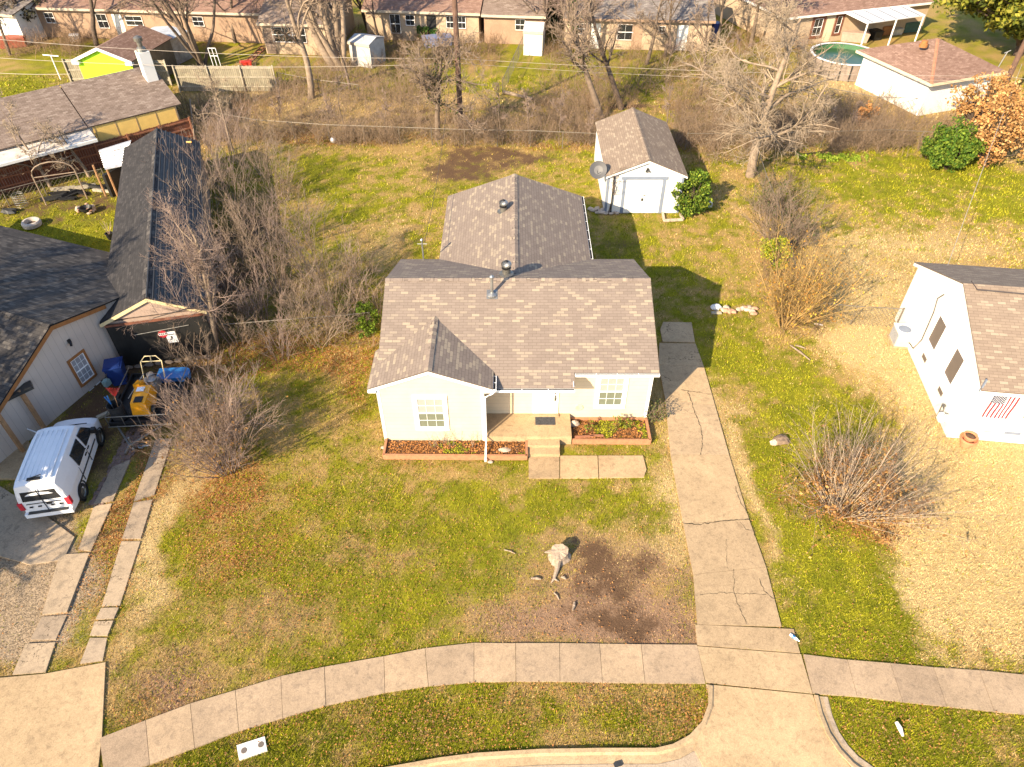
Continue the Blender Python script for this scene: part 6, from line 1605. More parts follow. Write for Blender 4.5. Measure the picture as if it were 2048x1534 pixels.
t = thing("log", "long weathered log lying in the alley grass by the bare saplings", "log", G(1030, 190)); A, B = G(1008, 184, .12), G(1066, 198, .12); mb = MB(); mb.tube([A, B], [.14, .10], 8); mb.build("log_wood", M_BARKL, t)

# ------------------------------------------------------------------ poles and wires
def pole(label, base, tilt, hgt, r):
    P = G(*base); T = P + Vector((tilt[0], tilt[1], hgt)); t = thing("utility_pole", label, "utility pole", P)
    mb = MB(); mb.tube([P, P.lerp(T, .5), T], [r, r * .9, r * .75], 10); mb.build("shaft", M_POLE, t)
    mb = MB(); mb.box(Fr((T.x, T.y, hgt - .8), (.3, 1, 0)), -1.2, 1.2, -.06, .06, 0, .12); mb.build("crossarm", M_POLE, t)
    return P, T, t
p1, p1t, _ = pole("tall brown utility pole standing in the alley brush", (922, 257), (0, 0), 12.5, .20)
p2, p2t, po2 = pole("reddish brown utility pole beside the white garage", (1978, 235), (.2, -.1), 12.5, .20)
def wire(label, A, B, sag, r=.013, m=M_WIRE, group=None):
    P = []
    for k in range(25):
        f = k / 24; q_ = Vector(A).lerp(Vector(B), f); q_.z -= sag * 4 * f * (1 - f); P.append(q_)
    mb = MB(); mb.tube(P, r, 5); o = mb.build("overhead_wire", m, loc=tuple(P[0])); return tag(o, label, "wire", group)
def onpole(P, px_y):   # height on the pole seen at a pixel row
    v = (px_y - 767) / FOC; t_ = P.y / (CP - v * SP); return HC - t_ * (SP + v * CP)
z1 = onpole(p1, 117); z1b = onpole(p1, 126); z2 = onpole(p2, 152); z2b = onpole(p2, 160)
LW = RP(-60, 74, (0, 49.6, 0), (-.03, 1, 0)); LW2 = RP(-60, 112, (0, 49.6, 0), (-.03, 1, 0)); LW3 = RP(-60, 142, (0, 49.6, 0), (0, 1, 0))
wire("upper overhead wire running left from the tall brown pole", LW, (p1.x, p1.y, z1), .35); wire("lower overhead wire running left from the tall brown pole", LW2, (p1.x, p1.y, z1b), .45)
wire("pale upper wire between the two utility poles", (p1.x, p1.y, z1), (p2.x, p2.y, z2), .3); wire("thin lower wire between the two utility poles", (p1.x, p1.y, z1b), (p2.x, p2.y, z2b), .45, .010)
wire("overhead wire running off to the right from the reddish pole", (p2.x, p2.y, z2), RP(2150, 158, (0, 52, 0), (0, 1, 0)), .2); wire("lower wire crossing the far left lawn", LW3, RP(140, 148, (0, 49, 0), (0, 1, 0)), .1, .014)
A = RP(2044, 128, (0, 50, 0), (0, 1, 0)); B = G(1895, 532, 3.1); wire("pale service wire slanting down to the white house roof", A, B, .25, .014)
wire("dark thin service wire from the cottage mast to the rear pole", mp + Vector((.1, 0, 4.0)), (p1.x, p1.y, 7.5), 1.3, .010, M_WIRED)

# ------------------------------------------------------------------ vegetation
def norm(a): return a / np.maximum(np.linalg.norm(a, axis=-1, keepdims=True), 1e-9)

def grow(rg, S, Dr, L, R, K, wander, trop, taper=.35, curl=0.0):
    n = len(S)
    P = np.zeros((n, K + 1, 3)); P[:, 0] = S
    d = norm(Dr); st = (L / K)[:, None]
    cv = rg.normal(size=(n, 3)) * curl
    for k in range(K):
        d = norm(d + rg.normal(size=(n, 3)) * wander + cv + np.array([0, 0, trop]))
        P[:, k + 1] = P[:, k] + d * st
    f = np.linspace(1, taper, K + 1)[None, :]
    return P, R[:, None] * f

def kids(rg, P, R, n, t0, t1, a0, a1, lf, L, rf, lvar=.35, rmin=.004):
    N, K1, _ = P.shape; K = K1 - 1
    t = rg.uniform(t0, t1, size=(N, n)) * K
    i = np.clip(t.astype(int), 0, K - 1); f = (t - i)[..., None]
    ar = np.arange(N)[:, None]
    A = P[ar, i]; B = P[ar, i + 1]
    S = A * (1 - f) + B * f
    tan = norm(B - A)
    rnd_ = norm(np.cross(tan, rg.normal(size=tan.shape)))
    ang = np.radians(rg.uniform(a0, a1, size=(N, n, 1)))
    Dr = tan * np.cos(ang) + rnd_ * np.sin(ang)
    LL_ = (L[:, None] * lf * (1 - .45 * t / K)) * rg.uniform(1 - lvar, 1 + lvar, size=(N, n))
    RR = np.maximum(R[ar, i] * rf, rmin)
    return S.reshape(-1, 3), Dr.reshape(-1, 3), LL_.ravel(), RR.ravel()

def tube_arrays(P, R, sides):
    N, K1, _ = P.shape
    T = np.empty_like(P); T[:, 1:-1] = P[:, 2:] - P[:, :-2]; T[:, 0] = P[:, 1] - P[:, 0]; T[:, -1] = P[:, -1] - P[:, -2]
    T = norm(T)
    m = norm(P[:, -1] - P[:, 0]); ref = np.where(np.abs(m[:, 2:3]) < .8, np.array([[0, 0, 1.0]]), np.array([[1.0, 0, 0]]))
    a = norm(np.cross(T, ref[:, None, :])); b = np.cross(a, T)
    w = np.arange(sides) * 2 * np.pi / sides
    V = P[:, :, None, :] + (a[:, :, None, :] * np.cos(w)[None, None, :, None] + b[:, :, None, :] * np.sin(w)[None, None, :, None]) * R[:, :, None, None]
    V = V.reshape(-1, 3)
    base = (np.arange(N) * K1 * sides)[:, None, None] + (np.arange(K1 - 1) * sides)[None, :, None]
    q = np.arange(sides)[None, None, :]; q2 = (q + 1) % sides
    F = np.stack([base + q, base + q2, base + sides + q2, base + sides + q], -1).reshape(-1, 4)
    return V, F

def join(parts):
    Vs, Fs, o = [], [], 0
    for V, F in parts: Vs.append(V); Fs.append(F + o); o += len(V)
    return np.concatenate(Vs), np.concatenate(Fs)

def leaves_at(rg, C, size, var=.4, flat=0.0):
    n = len(C)
    a = rg.normal(size=(n, 3)); a[:, 2] *= (1 - flat); a = norm(a)
    b = norm(np.cross(a, rg.normal(size=(n, 3)) + (np.array([0, 0, 3.0]) if flat else 0)))
    s = size * rg.uniform(1 - var, 1 + var, size=(n, 1))
    V = np.stack([C - a * s, C + b * s * .6, C + a * s, C - b * s * .6], 1).reshape(-1, 3)
    F = np.arange(n * 4).reshape(-1, 4)
    return V, F

def leafcol(rg, n, cols, jit=.25):
    cols = np.array(cols); c = cols[rg.integers(0, len(cols), n)] * rg.uniform(1 - jit, 1 + jit, size=(n, 1))
    return np.repeat(c, 4, axis=0)

def bare_tree(label, base, h, r, seed, m1=None, m2=None, trunk=.3, limbs=6, lang=(25, 60), spread=.62, dens=1.0, lean=(0, 0), sub=7, sub2=6, tw=5, name="bare_tree", cat="tree", ntr=1, trop=.05, wander=.13, group=None, ivy=0, rtw=.014, pxbase=True, curl=.06, lrf=.5):
    rg = np.random.default_rng(seed)
    b = G(*base) if pxbase else Vector((base[0], base[1], 0))
    t = thing(name, label, cat, b, group)
    m1 = m1 or M_BARK; m2 = m2 or M_TWIG
    S = np.tile(np.array(b), (ntr, 1)) + np.concatenate([rg.uniform(-1, 1, (ntr, 2)) * r * (1.3 if ntr > 1 else 0), np.full((ntr, 1), -.05)], 1)
    D = np.concatenate([rg.normal(size=(ntr, 2)) * (.33 if ntr > 1 else .05) + np.array(lean), np.ones((ntr, 1))], 1)
    L = np.full(ntr, h * (.82 if ntr > 1 else .84)) * rg.uniform(.85, 1.1, ntr)
    P0, R0 = grow(rg, S, D, L, np.full(ntr, r) * (rg.uniform(.6, 1, ntr) if ntr > 1 else 1), 10, .06, .06, .3)
    S1, D1, L1, R1 = kids(rg, P0, R0, max(3, int(limbs * dens)), trunk, 1, lang[0], lang[1], spread, L, lrf, .3, .022)
    P1, R1 = grow(rg, S1, D1, L1, R1, 9, wander, trop, .3, curl)
    S2, D2, L2, R2 = kids(rg, P1, R1, int(sub * 1.3), .12, 1, 25, 65, .50, L1, .5, .35, .012)
    P2, R2 = grow(rg, S2, D2, L2, R2, 6, wander * 1.25, trop, .35, curl)
    S3, D3, L3, R3 = kids(rg, P2, R2, int(sub2 * 1.3), .1, 1, 20, 65, .52, L2, .55, .35, rtw)
    P3, R3 = grow(rg, S3, D3, L3, np.minimum(R3, .03), 4, wander * 1.3, trop, .45)
    S4, D4, L4, R4 = kids(rg, P3, R3, int(tw), .1, 1, 20, 60, .6, L3, .6, .4, rtw * .75)
    P4, R4 = grow(rg, S4, D4, L4, np.minimum(R4, .012), 3, wander * 1.3, trop, .6)
    V, F = join([tube_arrays(P0, R0, 9), tube_arrays(P1, R1, 6)])
    big("trunk", V, F, m1, t, smooth=True)
    V, F = join([tube_arrays(P2, R2, 4), tube_arrays(P3, R3, 3), tube_arrays(P4, R4, 3)])
    big("crown", V, F, m2, t)
    if ivy:
        pts = P1[:, :5].reshape(-1, 3); pts = pts[rg.integers(0, len(pts), ivy)] + rg.normal(size=(ivy, 3)) * .22
        V, F = leaves_at(rg, pts, .07); big("ivy", V, F, M_ATTR, t, leafcol(rg, ivy, [(.03, .045, .01), (.06, .08, .015), (.10, .06, .03)]))
    return t

def bare_shrub(label, base, h, w, seed, stems=40, m1=None, m2=None, name="bare_shrub", cat="shrub", sub=7, sub2=4, r=.02, lean=(0, 0), out=.6, leaves=0, lcols=None, lsize=.05, group=None, base_r=.25, trop=.02, wander=.08, tw=0, droop=0.0, lz=(.0, 1.0), rt=.006):
    rg = np.random.default_rng(seed)
    b = G(*base) if len(base) == 2 else Vector(base)
    t = thing(name, label, cat, b, group)
    m1 = m1 or M_TWIG; m2 = m2 or M_TWIG
    a = rg.uniform(0, 2 * np.pi, stems); rr = np.sqrt(rg.uniform(0, 1, stems))
    S = np.array(b) + np.stack([np.cos(a) * rr * base_r, np.sin(a) * rr * base_r, np.full(stems, -.03)], 1)
    D = np.stack([np.cos(a) * rr * out * w / h + lean[0], np.sin(a) * rr * out * w / h + lean[1], np.ones(stems)], 1)
    L = h * rg.uniform(.55, 1.12, stems)
    P0, R0 = grow(rg, S, D, L, r * rg.uniform(.6, 1.3, stems), 8, wander, trop - droop, .3, .02)
    S1, D1, L1, R1 = kids(rg, P0, R0, sub, .2, 1, 15, 45, .42, L, .6, .4, rt * 1.15)
    P1, R1 = grow(rg, S1, D1, L1, R1, 5, wander * 1.4, trop, .4)
    S2, D2, L2, R2 = kids(rg, P1, R1, sub2, .1, 1, 15, 50, .5, L1, .6, .4, rt)
    P2, R2 = grow(rg, S2, D2, L2, R2, 3, wander * 1.5, trop, .5)
    if stems < 8:
        V, F = join([tube_arrays(P0, R0, 5), tube_arrays(P1, R1, 3), tube_arrays(P2, R2, 3)]); big("stems", V, F, m1, t)
        return t
    V, F = tube_arrays(P0, R0, 5); big("stems", V, F, m1, t)
    V, F = join([tube_arrays(P1, R1, 3), tube_arrays(P2, R2, 3)]); big("twigs", V, F, m2, t)
    if leaves:
        pts = np.concatenate([P1.reshape(-1, 3), P2.reshape(-1, 3)]); z = (pts[:, 2]) / h; pts = pts[(z >= lz[0]) & (z <= lz[1])]
        pts = pts[rg.integers(0, len(pts), leaves)] + rg.normal(size=(leaves, 3)) * .06
        V, F = leaves_at(rg, pts, lsize); big("leaves", V, F, M_ATTR, t, leafcol(rg, leaves, lcols))
    return t

def leafy(label, base, h, rx, ry, seed, n, cols, lsize, name="leafy_shrub", cat="shrub", clumps=60, lo=.0, trunk_r=.06, m1=None, shape=1.0, hollow=.45, clr=.33, squash=.85, ntr=5):
    """crown of many leaf clumps on real branches"""
    rg = np.random.default_rng(seed)
    b = G(*base) if len(base) == 2 else Vector(base)
    t = thing(name, label, cat, b)
    B = np.array(b)
    u_ = rg.normal(size=(clumps, 3)); u_ = norm(u_); rad = rg.uniform(hollow, 1.0, (clumps, 1)) ** .6
    ch_ = h * (1 - lo)
    C = B + np.array([0, 0, h * lo + ch_ / 2]) + u_ * rad * np.array([rx, ry, ch_ / 2]) * rg.uniform(.62, 1.22, (clumps, 1))
    # branches from the trunk to every clump
    S = np.tile(B, (clumps, 1)) + np.array([0, 0, h * lo * .6]) + rg.normal(size=(clumps, 3)) * np.array([.1, .1, .15]) * trunk_r * 4
    mid = (S + C) / 2 + rg.normal(size=C.shape) * np.array([rx, ry, 0]) * .08 + np.array([0, 0, .08 * h])
    tt = np.linspace(0, 1, 6)[None, :, None]
    P = (1 - tt) ** 2 * S[:, None] + 2 * tt * (1 - tt) * mid[:, None] + tt ** 2 * C[:, None]
    V1 = tube_arrays(P, np.linspace(trunk_r * .45, trunk_r * .12, 6)[None, :] * np.ones((clumps, 1)), 5)
    Pt, Rt = grow(rg, np.tile(B, (1, 1)) - np.array([0, 0, .05]), np.array([[0.03, 0, 1.0]]), np.array([h * max(lo, .25)]), np.array([trunk_r]), 5, .03, 0, .7)
    V, F = join([tube_arrays(Pt, Rt, 8), V1]); big("trunk", V, F, m1 or M_BARKD, t, smooth=True)
    per = n // clumps
    cr = np.minimum(rx, ry) * clr * rg.uniform(.7, 1.35, (clumps, 1, 1))
    o = norm(rg.normal(size=(clumps, per, 3))) * (rg.uniform(0, 1, (clumps, per, 1)) ** .45) * cr * np.array([1, 1, squash])
    pts = (C[:, None] + o).reshape(-1, 3); pts = pts[pts[:, 2] > .04]
    V, F = leaves_at(rg, pts, lsize, .4)
    tone = np.repeat(rg.uniform(.75, 1.25, clumps), per)[:len(pts)]
    col = leafcol(rg, len(pts), cols) * np.repeat(tone, 4)[:, None]
    big("crown", V, F, M_ATTR, t, col)
    return t

# large bare trees
bare_tree("multi limbed grey tree standing at the rear fence beside the tall brown pole", (875, 278), 8.0, .21, 101, trunk=.36, limbs=10, lang=(35, 80), spread=.82, lean=(-.04, 0), ivy=900, sub=8, sub2=6, tw=4, rtw=.02)
bare_tree("leaning forked tree rising left behind the white shed", (1203, 238), 9.8, .26, 102, M_BARK, M_TWIG, trunk=.34, limbs=7, lang=(30, 60), spread=.7, lean=(-.34, .05), sub=6, sub2=5, tw=3, ivy=500, rtw=.02)
bare_tree("second slim leaning tree just behind the white shed ridge", (1243, 218), 9.5, .22, 103, M_BARKD, M_TWIG, trunk=.3, limbs=6, lang=(25, 55), spread=.6, lean=(-.28, .1), sub=6, sub2=5, tw=3, rtw=.02)
bare_tree("tall wide spreading tree with pale crooked limbs right of the white shed", (1500, 352), 11.8, .30, 104, M_BARKL, M_TWIGL, trunk=.24, limbs=15, lang=(45, 85), spread=.68, lean=(.0, .0), sub=8, sub2=7, tw=5, rtw=.011, trop=.0, curl=.05, wander=.15)
bare_tree("pale trunked forked tree by the end of the weathered board fence", (622, 196), 11.5, .27, 105, M_BARKL, M_TWIG, trunk=.3, limbs=6, lang=(15, 45), spread=.75, sub=6, sub2=5, tw=3, rtw=.02)
bare_tree("massive many trunked tree beside the small striped white shed", (676, 136), 12.5, .36, 106, M_BARKL, M_TWIG, trunk=.35, limbs=6, lang=(15, 50), spread=.6, ntr=6, sub=6, sub2=5, tw=3, rtw=.02)
bare_tree("many trunked tree behind the lime green outbuilding and grey fence", (408, 134), 12, .25, 107, M_BARK, M_TWIG, trunk=.3, limbs=6, lang=(15, 45), spread=.55, ntr=6, sub=6, sub2=5, tw=3, rtw=.02)
bare_tree("bare tree standing left of the lime green outbuilding", (193, 90), 10, .24, 108, M_BARKD, M_TWIG, trunk=.3, limbs=7, spread=.65, sub=6, sub2=5, tw=3, rtw=.02)
bare_tree("dark leaning tree in the shaded top left yard", (78, 76), 9.5, .26, 109, M_BARKD, M_TWIG, trunk=.3, limbs=7, spread=.6, lean=(-.2, 0), sub=6, sub2=5, tw=3, rtw=.02)
bare_tree("tall slender bare tree before the grey roofed house", (1293, 128), 8.5, .17, 110, M_BARK, M_TWIG, trunk=.2, limbs=8, spread=.5, sub=6, sub2=5, tw=3, lang=(20, 50), rtw=.02)
bare_tree("forked bare tree in front of the left end of the grey roofed house", (1160, 118), 9.5, .18, 111, M_BARK, M_TWIGP, trunk=.2, limbs=8, spread=.55, sub=6, sub2=5, tw=3, lang=(15, 45), ntr=2, rtw=.02)
bare_tree("small dark tree before the pale brick house wall", (758, 86), 6.0, .13, 112, M_BARKD, M_TWIGP, trunk=.3, limbs=6, spread=.6, sub=5, sub2=4, tw=3, rtw=.02)
bare_tree("rusty leaved bare tree at the right end of the grey roofed house", (1372, 66), 8, .14, 117, M_BARK, M_TWIGR, trunk=.2, limbs=8, spread=.55, sub=6, sub2=5, tw=3, rtw=.02)
bare_tree("bare tree between the brick wing and the tan brick house", (540, 70), 9, .2, 118, M_BARK, M_TWIGP, trunk=.25, limbs=8, spread=.6, sub=6, sub2=5, tw=3, rtw=.02)
bare_tree("bare tree behind the patio house corner wall", (1500, 92), 9, .18, 119, M_BARK, M_TWIGL, trunk=.22, limbs=8, spread=.55, sub=6, sub2=5, tw=3, rtw=.02)
bare_tree("pale trunked tree leaning beside the black garage with a long side limb", (432, 702), 8.3, .13, 113, M_BARKL, M_TWIGP, trunk=.28, limbs=11, lang=(10, 45), spread=.50, lean=(.24, .04), sub=8, sub2=7, tw=5, trop=.07, rtw=.006)
XT = [((90, 55), 9, .18, "bare tree over the tan brick house left end"), ((160, 40), 9, .18, "bare tree behind the clothesline yard before the tan brick house"), ((380, 60), 9.5, .2, "bare tree before the right end of the tan brick house"), ((850, 60), 9, .17, "bare tree before the dark door of the pale brick house"), ((1120, 70), 9.5, .2, "bare tree at the left end of the grey roofed house"), ((1330, 110), 8, .15, "low forked bare tree on the lawn before the white cabinet"), ((1545, 100), 8, .15, "bare tree left of the round pool before the patio house"), ((700, 180), 7, .12, "thin bare tree in the alley brush left of the grey fence tree"), ((1400, 190), 7.5, .13, "bare tree in the alley brush above the white shed roof"), ((330, 70), 9.5, .2, "bare tree before the tan brick house near its right windows"), ((250, 45), 9, .18, "bare tree rising over the lime green outbuilding roof"), ((20, 110), 7, .14, "thin bare tree among the dark corner yard clutter"), ((735, 60), 8.5, .16, "bare tree at the left corner of the pale brick house"), ((930, 62), 8, .15, "bare tree just right of the brown pole before the pale brick house"), ((1010, 70), 8.5, .17, "spreading bare tree before the pale brick annex"), ((1085, 90), 8, .18, "arching bare tree beside the white play shed"), ((1230, 80), 8.5, .15, "bare tree against the middle of the grey roofed house"), ((1430, 95), 7.5, .14, "bare tree right of the grey roofed house bin"), ((1600, 55), 8, .14, "thin bare tree before the sandy brick patio house"), ((470, 85), 8.5, .16, "bare tree behind the wood stile ladder"), ((600, 70), 9, .16, "bare tree before the brick wing windows")]
for i, (b_, h_, r_, lb) in enumerate(XT):
    bare_tree(lb, b_, h_, r_, 640 + i, M_BARK if i % 2 else M_BARKD, M_TWIG if i % 3 else M_TWIGP, trunk=.22, limbs=9, spread=.6, sub=6, sub2=5, tw=3, lang=(20, 60), rtw=.024)
bare_tree("pale crooked tree at the left neighbour's redwood fence", (100, 372), 4.8, .12, 114, M_BARKL, M_TWIGL, trunk=.25, limbs=7, lang=(30, 70), spread=.7, sub=6, sub2=5, tw=4, rtw=.012)
bare_tree("small spreading tree at the redwood fence near the lean-to", (178, 352), 4.6, .12, 115, M_BARKL, M_TWIGL, trunk=.25, limbs=7, lang=(30, 70), spread=.7, sub=6, sub2=5, tw=4, rtw=.012)
bare_tree("young bare tree against the left corner of the white shed", (1216, 428), 3.1, .03, 116, M_BARKD, M_TWIG, trunk=.3, limbs=5, lang=(15, 35), spread=.6, sub=4, sub2=3, tw=2, rtw=.005, lean=(.22, .1))
bare_tree("leafless tree behind the thicket at the far end of the long garage", (465, 300), 5.6, .10, 120, M_BARKL, M_TWIGL, trunk=.3, limbs=9, lang=(25, 60), spread=.6, sub=7, sub2=5, tw=4, rtw=.007)
# saplings of the rear fence line
for i, (px, py, h_, r_) in enumerate(((1005, 288, 4.6, .035), (1058, 287, 4.0, .045), (660, 268, 4.0, .04), (690, 262, 4.4, .045), (1180, 290, 3.0, .03), (560, 250, 3.5, .03), (770, 275, 3.0, .03), (940, 285, 2.5, .025), (1118, 290, 3.4, .03), (1330, 270, 4.2, .04), (1640, 270, 4.0, .035), (1700, 278, 3.0, .03), (1470, 175, 5.0, .05), (1585, 190, 5.0, .05), (1330, 165, 4.5, .05))):
    lb = ["slim straight sapling with a high fork right of the tall brown pole", "forked sapling pair stem in the rear fence gap", "dark curved sapling left of the rear fence middle", "dark sapling leaning beside the curved one", "thin sapling beside the left back corner of the white shed", "thin sapling above the thicket at the alley edge", "low thin sapling in the rear brush left of the grey fence tree", "small sapling just right of the tall brown pole", "thin reddish sapling halfway between the forked sapling and the white shed", "sapling in the brush right of the white shed roof", "sapling in the alley brush left of the gate panel", "low sapling in the brush before the white garage wall", "branchy sapling in the alley lawn left of the tall pale limbed tree", "branchy sapling between the round pool and the alley brush", "bushy sapling standing on the alley lawn behind the white shed"][i]
    bare_tree(lb, (px, py), h_, r_, 200 + i, M_BARK, M_TWIGP, trunk=.25, limbs=7, lang=(15, 45), spread=.42, sub=5, sub2=4, tw=3, name="sapling", cat="sapling", rtw=.009)

# shrubs
bare_shrub("large dense twiggy bush at the left edge of the front lawn", (450, 936), 3.3, 2.6, 301, 62, M_TWIGP, mat("twigs_bush_brown", (.20, .14, .11), .95, .3, scale=1.5), sub=8, sub2=6, r=.018, lean=(-.16, .10), out=.95, base_r=.5, leaves=500, lcols=[(.20, .10, .03), (.30, .16, .05)])
bare_shrub("grey upright branched bush fused behind the large twiggy front bush", (445, 880), 3.1, 2.2, 302, 45, M_TWIGL, M_TWIGP, sub=8, sub2=6, r=.024, lean=(-.02, .14), out=.95, base_r=.4)
bare_shrub("wide grey stemmed leafless bush with brown leaf litter on the right lawn", (1690, 1012), 3.5, 2.8, 303, 85, mat("stem_pale", (.37, .29, .21), .9, .2), M_TWIG, sub=6, sub2=3, r=.015, lean=(.30, .16), out=1.45, base_r=.75, leaves=2600, lcols=[(.36, .18, .06), (.25, .12, .04), (.42, .25, .09)], lsize=.06, lz=(0, .35), trop=.03)
bare_shrub("tall yellow twigged fan shaped bush left of the white house", (1572, 652), 4.2, 3.4, 304, 70, M_TWIGY, M_TWIGY, sub=7, sub2=4, r=.026, lean=(.26, .10), out=1.1, base_r=.35, leaves=1500, lcols=[(.40, .20, .03), (.50, .34, .05), (.30, .14, .03)], lsize=.05, trop=.03)
leafy("small yellow green leafy bush left of the yellow twigged bush", (1545, 530), 1.7, .8, .9, 305, 2600, [(.32, .33, .02), (.42, .38, .03), (.14, .20, .02)], .055, clumps=30)
bare_shrub("tangled grey bush on the overgrown fence behind the yellow bush", (1560, 490), 2.6, 2.2, 306, 60, M_TWIG, M_TWIG, sub=8, sub2=6, out=1.0, base_r=.8, leaves=700, lcols=[(.06, .08, .02), (.14, .09, .04)])
bare_shrub("grey brush on the overgrown fence near the shed tree", (1535, 425), 2.2, 1.8, 307, 45, M_TWIG, M_TWIG, sub=8, sub2=6, out=.9, base_r=.7, leaves=900, lcols=[(.05, .08, .02), (.10, .10, .03)])
leafy("rounded bright green shrub at the right corner of the white shed", (1378, 425), 2.35, 1.05, 1.0, 308, 7000, [(.07, .13, .012), (.13, .20, .018), (.21, .25, .03), (.045, .08, .01)], .075, clumps=60, clr=.34)
leafy("rounded dark green shrub under the orange leaved tree", (1893, 338), 2.9, 1.75, 1.4, 309, 8000, [(.045, .10, .010), (.09, .15, .015), (.14, .19, .02)], .09, clumps=80, clr=.3)
leafy("orange brown leaved young oak by the right back fence", (1968, 330), 4.9, 1.9, 1.6, 310, 4700, [(.46, .25, .09), (.54, .33, .14), (.34, .17, .06)], .10, clumps=110, name="oak_tree", cat="tree", lo=.02, trunk_r=.10, clr=.27, m1=M_BARKD)
leafy("orange leaved oak crown behind the first right by the white garage", (1940, 262), 4.2, 1.9, 1.5, 311, 2700, [(.46, .25, .09), (.54, .33, .14), (.34, .17, .06)], .10, clumps=80, name="oak_tree", cat="tree", lo=.1, trunk_r=.10, clr=.26, m1=M_BARKD)
leafy("great evergreen live oak in the top right corner", (2035, 110), 9.5, 8.2, 6.8, 312, 44000, [(.10, .12, .012), (.17, .175, .018), (.24, .22, .03), (.05, .065, .01)], .20, name="evergreen_tree", cat="tree", clumps=240, lo=.22, trunk_r=.4, clr=.19)
leafy("small bright green bush pressed to the left wall of the cream cottage", (742, 665), 1.7, .55, .8, 313, 2200, [(.10, .17, .015), (.17, .24, .02), (.06, .09, .01)], .05, clumps=26)
leafy("loose green seedlings in the thicket left of the cottage bush", (690, 640), 1.2, .7, .8, 314, 900, [(.12, .17, .02), (.18, .2, .02)], .045, clumps=24, name="seedling_bush", cat="shrub")
leafy("small orange leaved bush before the white garage gate panel", (1727, 250), 1.6, .9, .7, 315, 1100, [(.5, .26, .1), (.38, .18, .06)], .08, clumps=24)
leafy("dark evergreen bush behind the pale brick annex", (1085, 40), 4.5, 2.6, 2.2, 316, 5000, [(.05, .07, .015), (.09, .10, .02)], .14, clumps=60)
leafy("dark green bush in front of the pale brick house deck", (850, 82), 1.4, 1.4, .8, 317, 2200, [(.04, .10, .02), (.07, .14, .02)], .09, clumps=30)
leafy("dark bushy tree in the top left corner beside the grey roofed building", (45, 70), 4.5, 3.4, 2.6, 318, 5000, [(.05, .05, .03), (.08, .07, .04)], .13, clumps=70, name="dark_tree", cat="tree", m1=M_BARKD)
leafy("dark scrubby tree left of the tan brick house", (105, 48), 5.0, 2.6, 2.2, 319, 2600, [(.10, .08, .05), (.14, .10, .06)], .11, clumps=60, name="dark_tree", cat="tree", m1=M_BARKD)
# plants in the beds
rg0 = random.Random(9)
for i, (px, py, h_, lab) in enumerate(((1232, 860, .75, "small rose bush with reddish tips in the right planter bed"), (1254, 856, .5, "little green bush right of the rose bush in the planter bed"), (1176, 862, .55, "reddish seedling plant at the left of the right planter bed"))):
    leafy(lab, tuple(G(px, py, .14)), h_, .2, .2, 330 + i, 420, [(.12, .18, .02), (.28, .12, .05), (.2, .25, .03)], .03, name="small_plant", cat="plant", clumps=14, trunk_r=.015)
for i, (px, lab) in enumerate(((868, "thin dry stem cluster below the bay window right edge"), (880, "second thin dry stem cluster beneath the bay window corner"), (906, "bare rose canes in the long planter bed centre"), (944, "pair of dry canes near the downspout in the planter bed"))):
    bare_shrub(lab, tuple(G(px, 892, .14)), .85, .35, 340 + i, 5, M_TWIGL, M_TWIGL, name="dry_plant", cat="plant", sub=3, sub2=1, r=.008, base_r=.12, rt=.004)
bare_shrub("weedy twig clump between the cottage corner and the drive", (1312, 838), .9, .8, 346, 18, M_TWIG, M_TWIG, sub=5, sub2=3, r=.008, base_r=.2, leaves=300, lcols=[(.06, .10, .02), (.12, .12, .04)], lsize=.04)

# thicket left of the cottage: separate bare shrubs
TH = [(470, 330, 3.4, 2.0), (530, 350, 2.8, 2.0), (430, 360, 3.2, 1.6), (560, 400, 2.8, 1.8), (470, 420, 3.6, 2.0), (420, 470, 3.4, 1.5), (530, 480, 2.6, 1.8), (480, 540, 3.2, 1.9), (440, 600, 3.0, 1.6), (560, 580, 3.4, 1.8), (620, 560, 3.4, 1.7), (660, 600, 3.2, 1.6),
      (520, 640, 2.8, 1.7), (600, 660, 2.8, 1.8), (680, 660, 2.6, 1.5), (480, 680, 2.0, 1.3), (720, 600, 2.8, 1.3), (640, 690, 2.2, 1.5), (560, 710, 2.0, 1.4), (400, 740, 1.8, 1.3), (740, 640, 1.6, .9), (610, 480, 2.4, 1.5), (400, 400, 3.0, 1.2)]
TL2 = ["purple grey shrub at the head of the thicket behind the long garage", "dense shrub right of the thicket head", "slim shrub against the ribbed roof's far end", "arching shrub at the upper right of the thicket", "tall shrub in the upper middle of the thicket", "upright shrub against the ribbed roof middle", "low shrub at the thicket's open right side", "tall shrub in the thicket middle beside the pale tree crown", "shrub squeezed between ribbed roof and pale trunked tree", "tall slim shrub in the thicket centre right", "pale stemmed shrub at the right of the thicket centre", "pale upright shrub nearest the cottage eave",
       "tangled shrub just right of the pale trunked tree", "wide tangled shrub over the low wire fence", "tangled shrub at the wire fence near the cottage", "short shrub at the foot of the pale trunked tree", "thin shrub against the cottage's left wall", "brown shrub above the orange leaf litter", "low brush before the black garage corner fence", "low scrub between black garage and front bush", "wispy shrub touching the cottage wall corner", "sparse shrub out on the back lawn edge of the thicket", "thin shrub against the ribbed roof upper part"]
